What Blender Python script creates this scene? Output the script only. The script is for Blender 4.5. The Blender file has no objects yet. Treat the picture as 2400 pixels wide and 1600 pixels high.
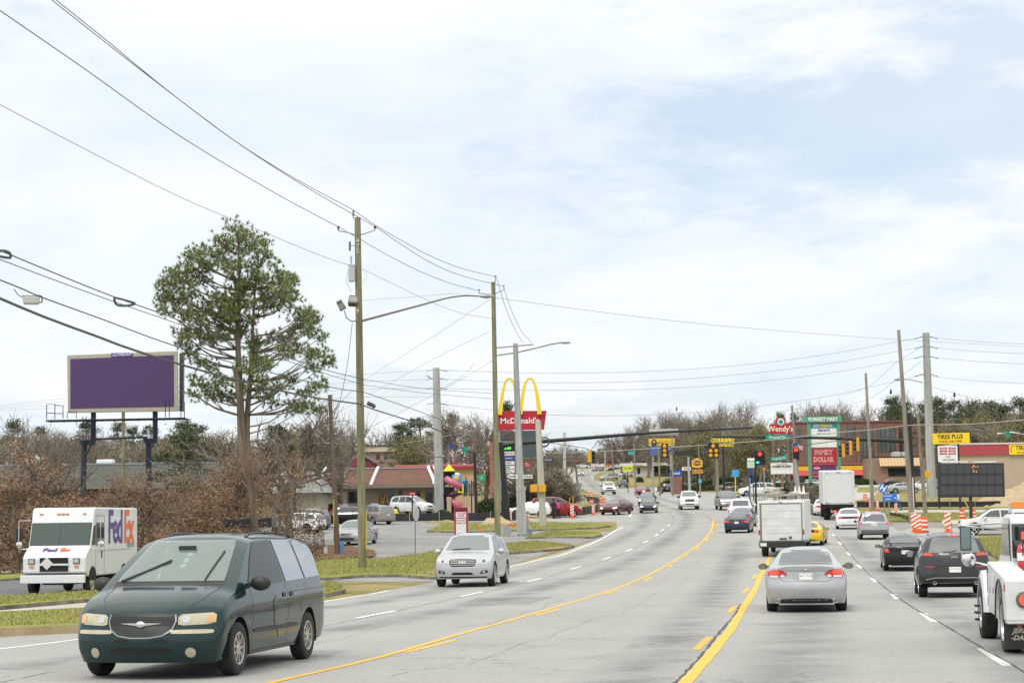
import bpy, bmesh, math, random
from mathutils import Vector, Matrix
from mathutils.bvhtree import BVHTree
R = math.radians
random.seed(7)
scene = bpy.context.scene
COL = scene.collection
# ---------------------------------------------------------------- camera
CAM_H, FPX, PITCH, ROLL = 1.87, 4500.0, math.atan(445/4500), R(0.8)
cf = Vector((0, math.cos(PITCH), math.sin(PITCH)))
cU = Vector((0, -math.sin(PITCH), math.cos(PITCH)))
cR = Vector((1, 0, 0))
cr = cR*math.cos(ROLL) - cU*math.sin(ROLL)
cu = cU*math.cos(ROLL) + cR*math.sin(ROLL)
cam = bpy.data.objects.new('camera', bpy.data.cameras.new('camera'))
COL.objects.link(cam)
m3 = Matrix((cr, cu, -cf)).transposed()
cam.matrix_world = Matrix.Translation((0, 0, CAM_H)) @ m3.to_4x4()
cam.data.sensor_width = 36; cam.data.lens = FPX/2400*36
cam.data.clip_start = 0.5; cam.data.clip_end = 6000
scene.camera = cam
# ---------------------------------------------------------------- world and sun
SUN_EL, SUN_AZ = R(52), R(205)
scene.view_settings.view_transform = 'Standard'
scene.view_settings.look = 'None'
scene.view_settings.gamma = 1
scene.view_settings.exposure = 0.11
w = bpy.data.worlds.new('World'); scene.world = w; w.use_nodes = True
wn, wl = w.node_tree.nodes, w.node_tree.links
wn.clear()
def N(nodes, t, **kw):
 n = nodes.new(t)
 for k, v in kw.items():
  if k.startswith('i_'):
   k = k[2:]; k = int(k) if k.isdigit() else k.replace('_', ' ')
   n.inputs[k].default_value = v
  else: setattr(n, k, v)
 return n
sky = N(wn, 'ShaderNodeTexSky', sky_type='NISHITA', sun_disc=False, sun_elevation=SUN_EL, sun_rotation=SUN_AZ, air_density=1.0, dust_density=2.0)
skm = N(wn, 'ShaderNodeVectorMath', operation='SCALE'); skm.inputs['Scale'].default_value = 0.15
wl.new(sky.outputs[0], skm.inputs[0])
tc = N(wn, 'ShaderNodeTexCoord')
sep = N(wn, 'ShaderNodeSeparateXYZ'); wl.new(tc.outputs['Generated'], sep.inputs[0])
# project the view direction onto a cloud deck so that clouds flatten toward the horizon
den = N(wn, 'ShaderNodeMath', operation='ADD', i_1=0.16); wl.new(sep.outputs[2], den.inputs[0])
dv = N(wn, 'ShaderNodeVectorMath', operation='DIVIDE')
cb = N(wn, 'ShaderNodeCombineXYZ')
for i in range(3): wl.new(den.outputs[0], cb.inputs[i])
wl.new(tc.outputs['Generated'], dv.inputs[0]); wl.new(cb.outputs[0], dv.inputs[1])
def wnoise(scale, detail, rough, loc=(0, 0, 0), dist=0.0):
 mp = N(wn, 'ShaderNodeMapping'); mp.inputs['Location'].default_value = loc
 wl.new(dv.outputs[0], mp.inputs[0])
 n = N(wn, 'ShaderNodeTexNoise', i_Scale=scale, i_Detail=detail, i_Roughness=rough, i_Distortion=dist)
 wl.new(mp.outputs[0], n.inputs[0]); return n
def wramp(src, stops):
 r = N(wn, 'ShaderNodeValToRGB'); el = r.color_ramp.elements
 el[0].position, el[0].color = stops[0]; el[1].position, el[1].color = stops[-1]
 for p, c in stops[1:-1]: e = el.new(p); e.color = c
 wl.new(src, r.inputs[0]); return r
def g4(v): return (v, v, v, 1)
n1 = wnoise(1.5, 8, 0.55, (2.4, 4.4, 0.3), 0.25)
shade = wramp(n1.outputs[0], [(0.30, (0.73, 0.81, 0.92, 1)), (0.44, (0.83, 0.90, 0.965, 1)), (0.54, (0.88, 0.93, 0.97, 1)), (0.68, (0.98, 0.99, 1, 1))])
n2 = wnoise(0.9, 9, 0.62, (0.55, 3.1, 2.2), 0.5)
holes = wramp(n2.outputs[0], [(0.34, g4(0.6)), (0.44, g4(0.96)), (0.6, g4(1.0))])
# one torn opening in the cloud deck, high on the right, where the blue shows
hd_ = ray_dir = (cf*FPX + cr*(2110-1200) + cu*(800-300)).normalized(); hc = hd_/(hd_.z+.16)
ds = N(wn, 'ShaderNodeVectorMath', operation='DISTANCE'); wl.new(dv.outputs[0], ds.inputs[0]); ds.inputs[1].default_value = hc
n3 = wnoise(5.5, 8, .62, (1.1, .2, .7), .3)
am = N(wn, 'ShaderNodeMath', operation='MULTIPLY_ADD', i_1=1.5); wl.new(n3.outputs[0], am.inputs[0]); wl.new(ds.outputs['Value'], am.inputs[2])
hm = N(wn, 'ShaderNodeMapRange', i_1=.95, i_2=1.3, i_3=.58, i_4=1.0); wl.new(am.outputs[0], hm.inputs[0])
hh = N(wn, 'ShaderNodeMath', operation='MULTIPLY'); wl.new(hm.outputs[0], hh.inputs[0]); wl.new(holes.outputs[0], hh.inputs[1])
mixc = N(wn, 'ShaderNodeMix', data_type='RGBA')
wl.new(hh.outputs[0], mixc.inputs[0]); wl.new(skm.outputs[0], mixc.inputs[6]); wl.new(shade.outputs[0], mixc.inputs[7])
# an overcast sky is brighter overhead than near the horizon
grad = N(wn, 'ShaderNodeMapRange'); grad.inputs[1].default_value = 0.22; grad.inputs[2].default_value = 0.95
grad.inputs[3].default_value = 0.0; grad.inputs[4].default_value = 1.0
wl.new(sep.outputs[2], grad.inputs[0])
zr = N(wn, 'ShaderNodeMapRange', data_type='FLOAT_VECTOR', i_7=(0, 0, 0), i_8=(1, 1, 1), i_9=(1, 1, 1), i_10=(1.95, 1.80, 1.58))
wl.new(grad.outputs[0], zr.inputs[6])
mg = N(wn, 'ShaderNodeVectorMath', operation='MULTIPLY'); wl.new(mixc.outputs[2], mg.inputs[0]); wl.new(zr.outputs[1], mg.inputs[1])
bg = N(wn, 'ShaderNodeBackground'); bg.inputs[1].default_value = 1.0
wl.new(mg.outputs[0], bg.inputs[0])
wo = N(wn, 'ShaderNodeOutputWorld'); wl.new(bg.outputs[0], wo.inputs[0])
w.cycles.sampling_method = 'MANUAL'; w.cycles.sample_map_resolution = 512
sl = bpy.data.lights.new('sun', 'SUN'); sl.energy = 1.45; sl.angle = R(14); sl.color = (1, 0.94, 0.85)
so = bpy.data.objects.new('sun', sl); COL.objects.link(so)
# azimuth measured from +Y clockwise seen from above, as in the sky texture
sd = Vector((math.sin(SUN_AZ)*math.cos(SUN_EL), math.cos(SUN_AZ)*math.cos(SUN_EL), math.sin(SUN_EL)))
so.rotation_euler = (-sd).to_track_quat('-Z', 'Y').to_euler()
scene.cycles.use_denoising = True
scene.cycles.max_bounces = 6; scene.cycles.diffuse_bounces = 2; scene.cycles.glossy_bounces = 3
scene.cycles.transparent_max_bounces = 12; scene.cycles.sample_clamp_indirect = 4
# ---------------------------------------------------------------- terrain
TZ = [(-80, 0), (60, 0), (75, .1), (90, .45), (105, .95), (120, 1.35), (135, 1.75), (150, 2.1), (165, 2.7), (180, 3.3), (200, 4.0), (240, 5.5), (280, 7.0), (320, 7.9), (360, 8.9), (400, 10.5), (450, 12.8), (500, 15.1), (560, 18), (630, 21.5), (700, 25), (760, 26.3), (850, 26.5), (1500, 27), (4000, 27)]
def zt(y):
 for (a, za), (b, zb) in zip(TZ, TZ[1:]):
  if y <= b: return za + (zb-za)*(y-a)/(b-a)
 return TZ[-1][1]
def ray(px, py): return cf*FPX + cr*(px-1200) + cu*(800-py)
def at(px, py, Y):
 d = ray(px, py); t = Y/d.y
 return Vector((0, 0, CAM_H)) + d*t
def gp(px, py, dz=0.0):
 d = ray(px, py); k = d.z/d.y
 prev = 4.0
 f = lambda y: CAM_H + k*y - zt(y) - dz
 y = prev
 while y < 1400:
  ny = y*1.015
  if f(ny) <= 0:
   a, b = y, ny
   for _ in range(30):
    m = (a+b)/2
    if f(m) > 0: a = m
    else: b = m
   y = b; break
  y = ny
 p = Vector((0, 0, CAM_H)) + d*(y/d.y)
 return Vector((p.x, p.y, zt(p.y)+dz))
def pj(p):
 q = Vector(p) - Vector((0, 0, CAM_H)); z = q.dot(cf)
 return 1200 + FPX*q.dot(cr)/z, 800 - FPX*q.dot(cu)/z
# ---------------------------------------------------------------- materials
MATS = {}
def mat(name, col=(.5, .5, .5), rough=.6, metal=0.0, var=0.0, vs=5.0, col2=None, bump=0.0, bs=40.0, coat=0.0, ior=None, emit=None, es=1.0, c2s=None, obj=True, alpha=None):
 if name in MATS: return MATS[name]
 m = bpy.data.materials.new(name); m.use_nodes = True; nt = m.node_tree; n, l = nt.nodes, nt.links
 b = n['Principled BSDF']
 b.inputs['Base Color'].default_value = (*col, 1); b.inputs['Roughness'].default_value = rough; b.inputs['Metallic'].default_value = metal
 if coat: b.inputs['Coat Weight'].default_value = coat; b.inputs['Coat Roughness'].default_value = .04
 if ior: b.inputs['IOR'].default_value = ior
 if alpha is not None: b.inputs['Alpha'].default_value = alpha
 if emit: b.inputs['Emission Color'].default_value = (*emit, 1); b.inputs['Emission Strength'].default_value = es
 if var or col2 or bump:
  t = n.new('ShaderNodeTexCoord'); src = t.outputs['Object' if obj else 'Generated']
 if var or col2:
  a = col2 or tuple(max(0, c*(1-var)) for c in col)
  nz = N(n, 'ShaderNodeTexNoise', i_Scale=vs, i_Detail=7, i_Roughness=.65); l.new(src, nz.inputs[0])
  rp = n.new('ShaderNodeValToRGB'); e = rp.color_ramp.elements
  e[0].position = .32; e[0].color = (*a, 1); e[1].position = .68; e[1].color = (*(tuple(min(1, c*(1+var)) for c in col)), 1)
  l.new(nz.outputs[0], rp.inputs[0]); l.new(rp.outputs[0], b.inputs['Base Color'])
 if bump:
  nb = N(n, 'ShaderNodeTexNoise', i_Scale=bs, i_Detail=5); l.new(src, nb.inputs[0])
  bp = N(n, 'ShaderNodeBump', i_Strength=bump, i_Distance=.02); l.new(nb.outputs[0], bp.inputs['Height']); l.new(bp.outputs[0], b.inputs['Normal'])
 MATS[name] = m; return m
def layered(name, layers, rough=.85, bump=None, cracks=None):
 """ground material: list of (scale, detail, lo, hi, colA, colB, op) mixed in order, in world space"""
 m = bpy.data.materials.new(name); m.use_nodes = True; n, l = m.node_tree.nodes, m.node_tree.links
 b = n['Principled BSDF']; b.inputs['Roughness'].default_value = rough
 b.inputs['Specular IOR Level'].default_value = .25
 t = n.new('ShaderNodeNewGeometry'); cur = None
 for sc, det, lo, hi, ca, cbb, op in layers:
  mp = n.new('ShaderNodeMapping'); mp.inputs['Scale'].default_value = (1, 1, .1)
  l.new(t.outputs['Position'], mp.inputs[0])
  nz = N(n, 'ShaderNodeTexNoise', i_Scale=sc, i_Detail=det, i_Roughness=.62); l.new(mp.outputs[0], nz.inputs[0])
  rp = n.new('ShaderNodeValToRGB'); e = rp.color_ramp.elements
  e[0].position = lo; e[0].color = (*ca, 1); e[1].position = hi; e[1].color = (*cbb, 1)
  l.new(nz.outputs[0], rp.inputs[0])
  if cur is None: cur = rp.outputs[0]
  else:
   x = N(n, 'ShaderNodeMix', data_type='RGBA', blend_type=op); x.inputs[0].default_value = 1
   l.new(cur, x.inputs[6]); l.new(rp.outputs[0], x.inputs[7]); cur = x.outputs[2]
 if cracks:
  for (cs, wd, cc) in cracks:
   nz = N(n, 'ShaderNodeTexNoise', i_Scale=cs*3, i_Detail=6, i_Roughness=.7); l.new(t.outputs['Position'], nz.inputs[0])
   mv = N(n, 'ShaderNodeMix', data_type='VECTOR'); mv.inputs[0].default_value = .28/cs*.35
   l.new(t.outputs['Position'], mv.inputs[4]); 
   sc_ = N(n, 'ShaderNodeVectorMath', operation='SCALE'); sc_.inputs['Scale'].default_value = 9.0/cs*.12
   l.new(nz.outputs[1], sc_.inputs[0])
   ad = N(n, 'ShaderNodeVectorMath', operation='ADD'); l.new(t.outputs['Position'], ad.inputs[0]); l.new(sc_.outputs[0], ad.inputs[1])
   vo = N(n, 'ShaderNodeTexVoronoi', feature='DISTANCE_TO_EDGE', i_Scale=cs); l.new(ad.outputs[0], vo.inputs[0])
   ct = N(n, 'ShaderNodeMath', operation='LESS_THAN', i_1=wd); l.new(vo.outputs[0], ct.inputs[0])
   n3 = N(n, 'ShaderNodeTexNoise', i_Scale=cs*.8, i_Detail=3); l.new(t.outputs['Position'], n3.inputs[0])
   gt = N(n, 'ShaderNodeMath', operation='GREATER_THAN', i_1=.53); l.new(n3.outputs[0], gt.inputs[0])
   mu = N(n, 'ShaderNodeMath', operation='MULTIPLY'); l.new(ct.outputs[0], mu.inputs[0]); l.new(gt.outputs[0], mu.inputs[1])
   mu2 = N(n, 'ShaderNodeMath', operation='MULTIPLY', i_1=.6); l.new(mu.outputs[0], mu2.inputs[0])
   x = N(n, 'ShaderNodeMix', data_type='RGBA'); l.new(mu2.outputs[0], x.inputs[0]); l.new(cur, x.inputs[6]); x.inputs[7].default_value = (*cc, 1); cur = x.outputs[2]
 l.new(cur, b.inputs['Base Color'])
 if bump:
  nb = N(n, 'ShaderNodeTexNoise', i_Scale=bump[0], i_Detail=4); l.new(t.outputs['Position'], nb.inputs[0])
  bp = N(n, 'ShaderNodeBump', i_Strength=bump[1], i_Distance=bump[2]); l.new(nb.outputs[0], bp.inputs['Height']); l.new(bp.outputs[0], b.inputs['Normal'])
 MATS[name] = m; return m
def brick(name, c1, c2, mortar, bw=.22, bh=.075, msize=.012, axis='XZ', rough=.85, vnoise=.25):
 if name in MATS: return MATS[name]
 m = bpy.data.materials.new(name); m.use_nodes = True; n, l = m.node_tree.nodes, m.node_tree.links
 b = n['Principled BSDF']; b.inputs['Roughness'].default_value = rough
 t = n.new('ShaderNodeTexCoord'); s = n.new('ShaderNodeSeparateXYZ'); l.new(t.outputs['Object'], s.inputs[0])
 ad = N(n, 'ShaderNodeMath', operation='ADD'); l.new(s.outputs[0], ad.inputs[0]); l.new(s.outputs[1], ad.inputs[1])
 c = n.new('ShaderNodeCombineXYZ'); l.new(ad.outputs[0], c.inputs[0]); l.new(s.outputs[2], c.inputs[1])
 br = N(n, 'ShaderNodeTexBrick', i_Scale=1.0, i_Mortar_Size=msize, i_Brick_Width=bw, i_Row_Height=bh)
 br.inputs['Color1'].default_value = (*c1, 1); br.inputs['Color2'].default_value = (*c2, 1); br.inputs['Mortar'].default_value = (*mortar, 1)
 l.new(c.outputs[0], br.inputs[0])
 nz = N(n, 'ShaderNodeTexNoise', i_Scale=.7, i_Detail=8, i_Roughness=.7); l.new(t.outputs['Object'], nz.inputs[0])
 mr = N(n, 'ShaderNodeMapRange'); mr.inputs[3].default_value = 1-vnoise; mr.inputs[4].default_value = 1+vnoise; l.new(nz.outputs[0], mr.inputs[0])
 x = N(n, 'ShaderNodeVectorMath', operation='SCALE'); l.new(br.outputs[0], x.inputs[0]); l.new(mr.outputs[0], x.inputs['Scale'])
 l.new(x.outputs[0], b.inputs['Base Color'])
 MATS[name] = m; return m
def paint(name, c, metal=.25, rough=.32):
 m = mat('paint_'+name, c, rough, metal, coat=.5, var=.04, vs=3); m.node_tree.nodes['Principled BSDF'].inputs['Specular IOR Level'].default_value = .2; return m
# ---------------------------------------------------------------- mesh builder
class MB:
 def __init__(s): s.v = []; s.f = []; s.mi = []; s.cm = 0
 def add(s, vs, fs):
  o = len(s.v); s.v += [tuple(v) for v in vs]
  for f in fs: s.f.append(tuple(i+o for i in f)); s.mi.append(s.cm)
  return s
 def box(s, x0, x1, y0, y1, z0, z1, M=None, tap=0):
  t = tap
  v = [Vector(p) for p in ((x0, y0, z0), (x1, y0, z0), (x1, y1, z0), (x0, y1, z0), (x0+t, y0+t, z1), (x1-t, y0+t, z1), (x1-t, y1-t, z1), (x0+t, y1-t, z1))]
  if M: v = [M @ p for p in v]
  return s.add(v, [(0, 3, 2, 1), (4, 5, 6, 7), (0, 1, 5, 4), (1, 2, 6, 5), (2, 3, 7, 6), (3, 0, 4, 7)])
 def cyl(s, p0, p1, r0, r1=None, n=10, cap=True):
  r1 = r0 if r1 is None else r1; p0 = Vector(p0); p1 = Vector(p1); d = (p1-p0)
  if d.length < 1e-6: return s
  d.normalize(); a = d.orthogonal().normalized(); b = d.cross(a)
  v = []
  for p, r in ((p0, r0), (p1, r1)):
   for i in range(n):
    an = 2*math.pi*i/n; v.append(p + (a*math.cos(an)+b*math.sin(an))*r)
  f = [(i, (i+1) % n, n+(i+1) % n, n+i) for i in range(n)]
  if cap: f += [tuple(range(n-1, -1, -1)), tuple(range(n, 2*n))]
  return s.add(v, f)
 def tube(s, pts, r, n=6, r1=None):
  pts = [Vector(p) for p in pts]; k = len(pts); v = []; f = []
  prev = None
  for i, p in enumerate(pts):
   d = (pts[min(i+1, k-1)]-pts[max(i-1, 0)])
   if d.length < 1e-9: d = Vector((0, 0, 1))
   d.normalize()
   a = d.orthogonal().normalized() if prev is None else (prev - d*prev.dot(d)).normalized()
   prev = a; b = d.cross(a)
   rr = r if r1 is None else r + (r1-r)*i/(k-1)
   for j in range(n):
    an = 2*math.pi*j/n; v.append(p+(a*math.cos(an)+b*math.sin(an))*rr)
  for i in range(k-1):
   for j in range(n): f.append((i*n+j, i*n+(j+1) % n, (i+1)*n+(j+1) % n, (i+1)*n+j))
  f += [tuple(range(n-1, -1, -1)), tuple(range((k-1)*n, k*n))]
  return s.add(v, f)
 def lathe(s, prof, c=(0, 0, 0), axis='z', n=20, a0=0, a1=2*math.pi):
  v = []; f = []; k = len(prof); full = abs(a1-a0-2*math.pi) < 1e-6; nn = n if full else n+1
  for i in range(nn):
   a = a0+(a1-a0)*i/n
   for r, h in prof:
    x, y = r*math.cos(a), r*math.sin(a)
    p = {'z': (x, y, h), 'y': (x, h, y), 'x': (h, x, y)}[axis]
    v.append((p[0]+c[0], p[1]+c[1], p[2]+c[2]))
  for i in range(n):
   j = (i+1) % nn
   for q in range(k-1): f.append((i*k+q, j*k+q, j*k+q+1, i*k+q+1))
  return s.add(v, f)
 def sph(s, c, r, n=10, m=7, sc=(1, 1, 1)):
  v = []; f = []
  for i in range(m+1):
   th = math.pi*i/m
   for j in range(n):
    ph = 2*math.pi*j/n
    v.append((c[0]+r*sc[0]*math.sin(th)*math.cos(ph), c[1]+r*sc[1]*math.sin(th)*math.sin(ph), c[2]+r*sc[2]*math.cos(th)))
  for i in range(m):
   for j in range(n): f.append((i*n+j, (i+1)*n+j, (i+1)*n+(j+1) % n, i*n+(j+1) % n))
  return s.add(v, f)
 def prism(s, poly, a, b, axis='y'):
  """poly of 2D points extruded from a to b along axis; axis y: poly is (x,z); axis x: (y,z); axis z: (x,y)"""
  k = len(poly)
  def mk(p, h): return {'y': (p[0], h, p[1]), 'x': (h, p[0], p[1]), 'z': (p[0], p[1], h)}[axis]
  v = [mk(p, a) for p in poly]+[mk(p, b) for p in poly]
  f = [tuple(range(k)), tuple(range(2*k-1, k-1, -1))]+[(i, k+i, k+(i+1) % k, (i+1) % k) for i in range(k)]
  return s.add(v, f)
 def quad(s, a, b, c, d): return s.add([a, b, c, d], [(0, 1, 2, 3)])
 def mesh(s, name, mats, smooth=False, fix=True):
  me = bpy.data.meshes.new(name); me.from_pydata(s.v, [], s.f)
  if not isinstance(mats, (list, tuple)): mats = [mats]
  for m_ in mats: me.materials.append(m_)
  if len(mats) > 1: me.polygons.foreach_set('material_index', s.mi)
  if fix:
   bm = bmesh.new(); bm.from_mesh(me); bmesh.ops.recalc_face_normals(bm, faces=bm.faces); bm.to_mesh(me); bm.free()
  if smooth:
   me.shade_smooth() if hasattr(me, 'shade_smooth') else None
   me.set_sharp_from_angle(angle=R(smooth if smooth is not True else 40))
  me.update(); return me
 def obj(s, name, mats, parent=None, smooth=False, bevel=0, fix=True, **tags):
  o = bpy.data.objects.new(name, s.mesh(name, mats, smooth, fix)); COL.objects.link(o)
  if parent is not None: o.parent = parent
  if bevel:
   b = o.modifiers.new('bevel', 'BEVEL'); b.width = bevel; b.segments = 2; b.limit_method = 'ANGLE'
  for k, v in tags.items(): o[k] = v
  return o
def empty(name, loc=(0, 0, 0), rz=0, label=None, cat=None, group=None, M=None):
 o = bpy.data.objects.new(name, None); o.empty_display_size = .3; COL.objects.link(o)
 if M is not None: o.matrix_world = M
 else: o.location = loc; o.rotation_euler = (0, 0, rz)
 tag(o, label, cat, group); return o
def tag(o, label=None, cat=None, group=None, kind=None):
 if label: o['label'] = label
 if cat: o['category'] = cat
 if group: o['group'] = group
 if kind: o['kind'] = kind
 return o
def kids(o): return [c for c in COL.objects if c.parent == o]
KID = {}
def copy_tree(o, parent=None):
 if o.name not in KID: KID[o.name] = kids(o)
 c = o.copy(); COL.objects.link(c)
 if parent is not None: c.parent = parent
 ch = []
 for k in KID[o.name]: ch.append(copy_tree(k, c))
 KID[c.name] = ch
 return c
def text(name, s, size, mt, parent, loc, rot=(R(90), 0, 0), ext=.004, off=0.0, ax='CENTER', ay='CENTER', sx=1, shear=0, spacing=1, **tags):
 cu_ = bpy.data.curves.new('t', 'FONT'); cu_.body = s; cu_.size = size; cu_.extrude = ext; cu_.offset = off
 cu_.align_x = ax; cu_.align_y = ay; cu_.shear = shear; cu_.space_character = spacing; cu_.resolution_u = 2
 to = bpy.data.objects.new('t', cu_); COL.objects.link(to)
 bpy.context.view_layer.update()
 me = bpy.data.meshes.new_from_object(to.evaluated_get(bpy.context.evaluated_depsgraph_get()))
 bpy.data.objects.remove(to); bpy.data.curves.remove(cu_)
 me.name = name; me.materials.clear(); me.materials.append(mt)
 for v in me.vertices: v.co.x *= sx
 o = bpy.data.objects.new(name, me); COL.objects.link(o); o.parent = parent
 o.location = loc; o.rotation_euler = rot
 for k, v in tags.items(): o[k] = v
 return o
def lerp(a, b, t): return a+(b-a)*t
def interp(tab, x):
 if x <= tab[0][0]: return tab[0][1]
 for (a, va), (b, vb) in zip(tab, tab[1:]):
  if x <= b: return va+(vb-va)*(x-a)/(b-a) if b > a else vb
 return tab[-1][1]
def sinterp(tab, x):
 """smooth monotone-ish (Catmull-Rom) interpolation"""
 if x <= tab[0][0]: return tab[0][1]
 if x >= tab[-1][0]: return tab[-1][1]
 for i in range(len(tab)-1):
  (x0, y0), (x1, y1) = tab[i], tab[i+1]
  if x <= x1:
   if x1 == x0: return y1
   def sl_(j):
    if j <= 0 or j >= len(tab)-1: return (y1-y0)/(x1-x0)
    a, b_, c = tab[j-1], tab[j], tab[j+1]
    s1 = (b_[1]-a[1])/max(1e-6, b_[0]-a[0]); s2 = (c[1]-b_[1])/max(1e-6, c[0]-b_[0])
    return 0 if s1*s2 <= 0 else 2*s1*s2/(s1+s2)
   h = x1-x0; t = (x-x0)/h; m0, m1 = sl_(i), sl_(i+1)
   return (2*t**3-3*t*t+1)*y0+(t**3-2*t*t+t)*h*m0+(-2*t**3+3*t*t)*y1+(t**3-t*t)*h*m1
# ================================================================ ground, roads, markings
YB = [b for b, _ in TZ if 0 < b < 1400]
def drape_bm(bm, off):
 xs = [v.co.y for v in bm.verts]; lo, hi = min(xs), max(xs)
 for yb in YB:
  if lo < yb < hi:
   bmesh.ops.bisect_plane(bm, geom=bm.verts[:]+bm.edges[:]+bm.faces[:], plane_co=(0, yb, 0), plane_no=(0, 1, 0), dist=1e-5)
 for v in bm.verts: v.co.z = zt(v.co.y)+off
def bm_obj(bm, name, m, parent=None, **tags):
 bmesh.ops.recalc_face_normals(bm, faces=bm.faces)
 if sum(f.normal.z*f.calc_area() for f in bm.faces) < 0: bmesh.ops.reverse_faces(bm, faces=bm.faces)
 me = bpy.data.meshes.new(name); bm.to_mesh(me); bm.free()
 for x in (m if isinstance(m, (list, tuple)) else [m]): me.materials.append(x)
 o = bpy.data.objects.new(name, me); COL.objects.link(o)
 if parent: o.parent = parent
 for k, v in tags.items(): o[k] = v
 return o
def wpoly(pp): return [gp(*p) if len(p) == 2 else Vector((p[0], p[1], 0)) for p in pp]
def flat(name, pp, off, m, **tags):
 """sheet whose outline is given as points seen on the ground (2 numbers) or world x,y,0 (3 numbers)"""
 bm = bmesh.new(); vs = [bm.verts.new((p.x, p.y, 0)) for p in wpoly(pp)]
 bm.faces.new(vs); drape_bm(bm, off)
 return bm_obj(bm, name, m, kind='structure', **tags)
def smoothpts(pts, step=1.0):
 """Catmull-Rom through 3D points, resampled"""
 P = [pts[0]*2-pts[1]]+list(pts)+[pts[-1]*2-pts[-2]]; out = []
 for i in range(1, len(P)-2):
  p0, p1, p2, p3 = P[i-1:i+3]; n = max(2, int((p2-p1).length/step))
  for k in range(n):
   t = k/n
   out.append(0.5*((2*p1)+(p2-p0)*t+(2*p0-5*p1+4*p2-p3)*t*t+(3*p1-p0-3*p2+p3)*t**3))
 out.append(pts[-1].copy()); return out
def ribbon(bm, pts, w_, jit=0.0):
 pts = [Vector((p.x, p.y, 0)) for p in pts]; L = []
 for i, p in enumerate(pts):
  d = (pts[min(i+1, len(pts)-1)]-pts[max(i-1, 0)]).normalized(); n_ = Vector((-d.y, d.x, 0))
  a = w_/2+(random.uniform(-jit, jit) if jit else 0); b = w_/2+(random.uniform(-jit, jit) if jit else 0)
  L.append((bm.verts.new(p+n_*a), bm.verts.new(p-n_*b)))
 for a, b in zip(L, L[1:]): bm.faces.new((a[0], b[0], b[1], a[1]))
def line(name, pp, w_, m, off=.012, step=1.0, jit=0, **tags):
 bm = bmesh.new(); ribbon(bm, smoothpts(wpoly(pp), step), w_, jit); drape_bm(bm, off)
 return bm_obj(bm, name, m, kind='structure', **tags)
def dashes(name, segs, w_, m, off=.012, jit=.006):
 bm = bmesh.new()
 for s in segs:
  ps = wpoly(s); a, b = ps[0], ps[-1]; n_ = 6
  ribbon(bm, [a.lerp(b, i/n_) for i in range(n_+1)], w_, jit)
 drape_bm(bm, off); return bm_obj(bm, name, m, kind='structure')
def slab(name, pp, h, mtop, mside, kerb=.15, off=.02, **tags):
 """raised grass area with a kerb face round it; real step"""
 P = [Vector((p.x, p.y, 0)) for p in wpoly(pp)]
 bm = bmesh.new(); f = bm.faces.new([bm.verts.new(p) for p in P])
 bmesh.ops.recalc_face_normals(bm, faces=bm.faces)
 if f.normal.z < 0: f.normal_flip()
 if kerb:
  bmesh.ops.inset_region(bm, faces=bm.faces[:], thickness=kerb, use_even_offset=True)
  for g in bm.faces: g.material_index = 1
  bm.faces.ensure_lookup_table(); max(bm.faces, key=lambda g: g.calc_area()).material_index = 0
 drape_bm(bm, h)
 edges = [e for e in bm.edges if len(e.link_faces) == 1]
 r = bmesh.ops.extrude_edge_only(bm, edges=edges)
 for v in [g for g in r['geom'] if isinstance(g, bmesh.types.BMVert)]: v.co.z = zt(v.co.y)-.05
 for g in [g for g in r['geom'] if isinstance(g, bmesh.types.BMFace)]: g.material_index = 1
 me = bpy.data.meshes.new(name); bm.normal_update(); bm.to_mesh(me); bm.free(); me.materials.append(mtop); me.materials.append(mside)
 o = bpy.data.objects.new(name, me); COL.objects.link(o); o['kind'] = 'structure'
 for k, v in tags.items(): o[k] = v
 return o
asph = layered('asphalt_bleached', [
 (.13, 5, .3, .7, (.315, .312, .296), (.372, .368, .350), 'MIX'),
 (16, 3, .36, .64, (.86, .86, .86), (1.1, 1.1, 1.1), 'MULTIPLY'),
 (1.4, 7, .3, .7, (.96, .96, .965), (1.03, 1.03, 1.02), 'MULTIPLY')],
 rough=.88, bump=(140, .35, .008), cracks=[(.30, .010, (.12, .12, .12))])
lotm = layered('asphalt_lot', [
 (.25, 6, .3, .7, (.22, .22, .225), (.34, .335, .33), 'MIX'),
 (70, 2, .35, .65, (.85, .85, .85), (1.13, 1.13, 1.12), 'MULTIPLY'),
 (2.2, 8, .35, .7, (.82, .82, .83), (1.08, 1.07, 1.05), 'MULTIPLY')],
 rough=.9, bump=(120, .3, .008), cracks=[(.35, .02, (.12, .115, .11))])
darkasph = layered('asphalt_dark', [(.5, 6, .3, .7, (.10, .105, .115), (.16, .165, .17), 'MIX'), (80, 2, .35, .65, (.8, .8, .8), (1.2, 1.2, 1.2), 'MULTIPLY')], bump=(120, .3, .008))
concm = layered('concrete_pavement', [(.6, 6, .3, .7, (.36, .34, .31), (.50, .48, .45), 'MIX'), (60, 3, .35, .65, (.88, .88, .88), (1.08, 1.08, 1.08), 'MULTIPLY')], bump=(90, .2, .006))
kerbm = layered('kerb_concrete', [(1.2, 7, .35, .65, (.10, .085, .07), (.36, .31, .24), 'MIX'), (30, 3, .3, .7, (.8, .8, .8), (1.1, 1.1, 1.1), 'MULTIPLY')])
kerby = layered('kerb_clay_stained', [(1.1, 7, .3, .7, (.34, .25, .13), (.50, .42, .29), 'MIX'), (40, 3, .3, .7, (.85, .85, .85), (1.1, 1.1, 1.1), 'MULTIPLY')])
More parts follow.
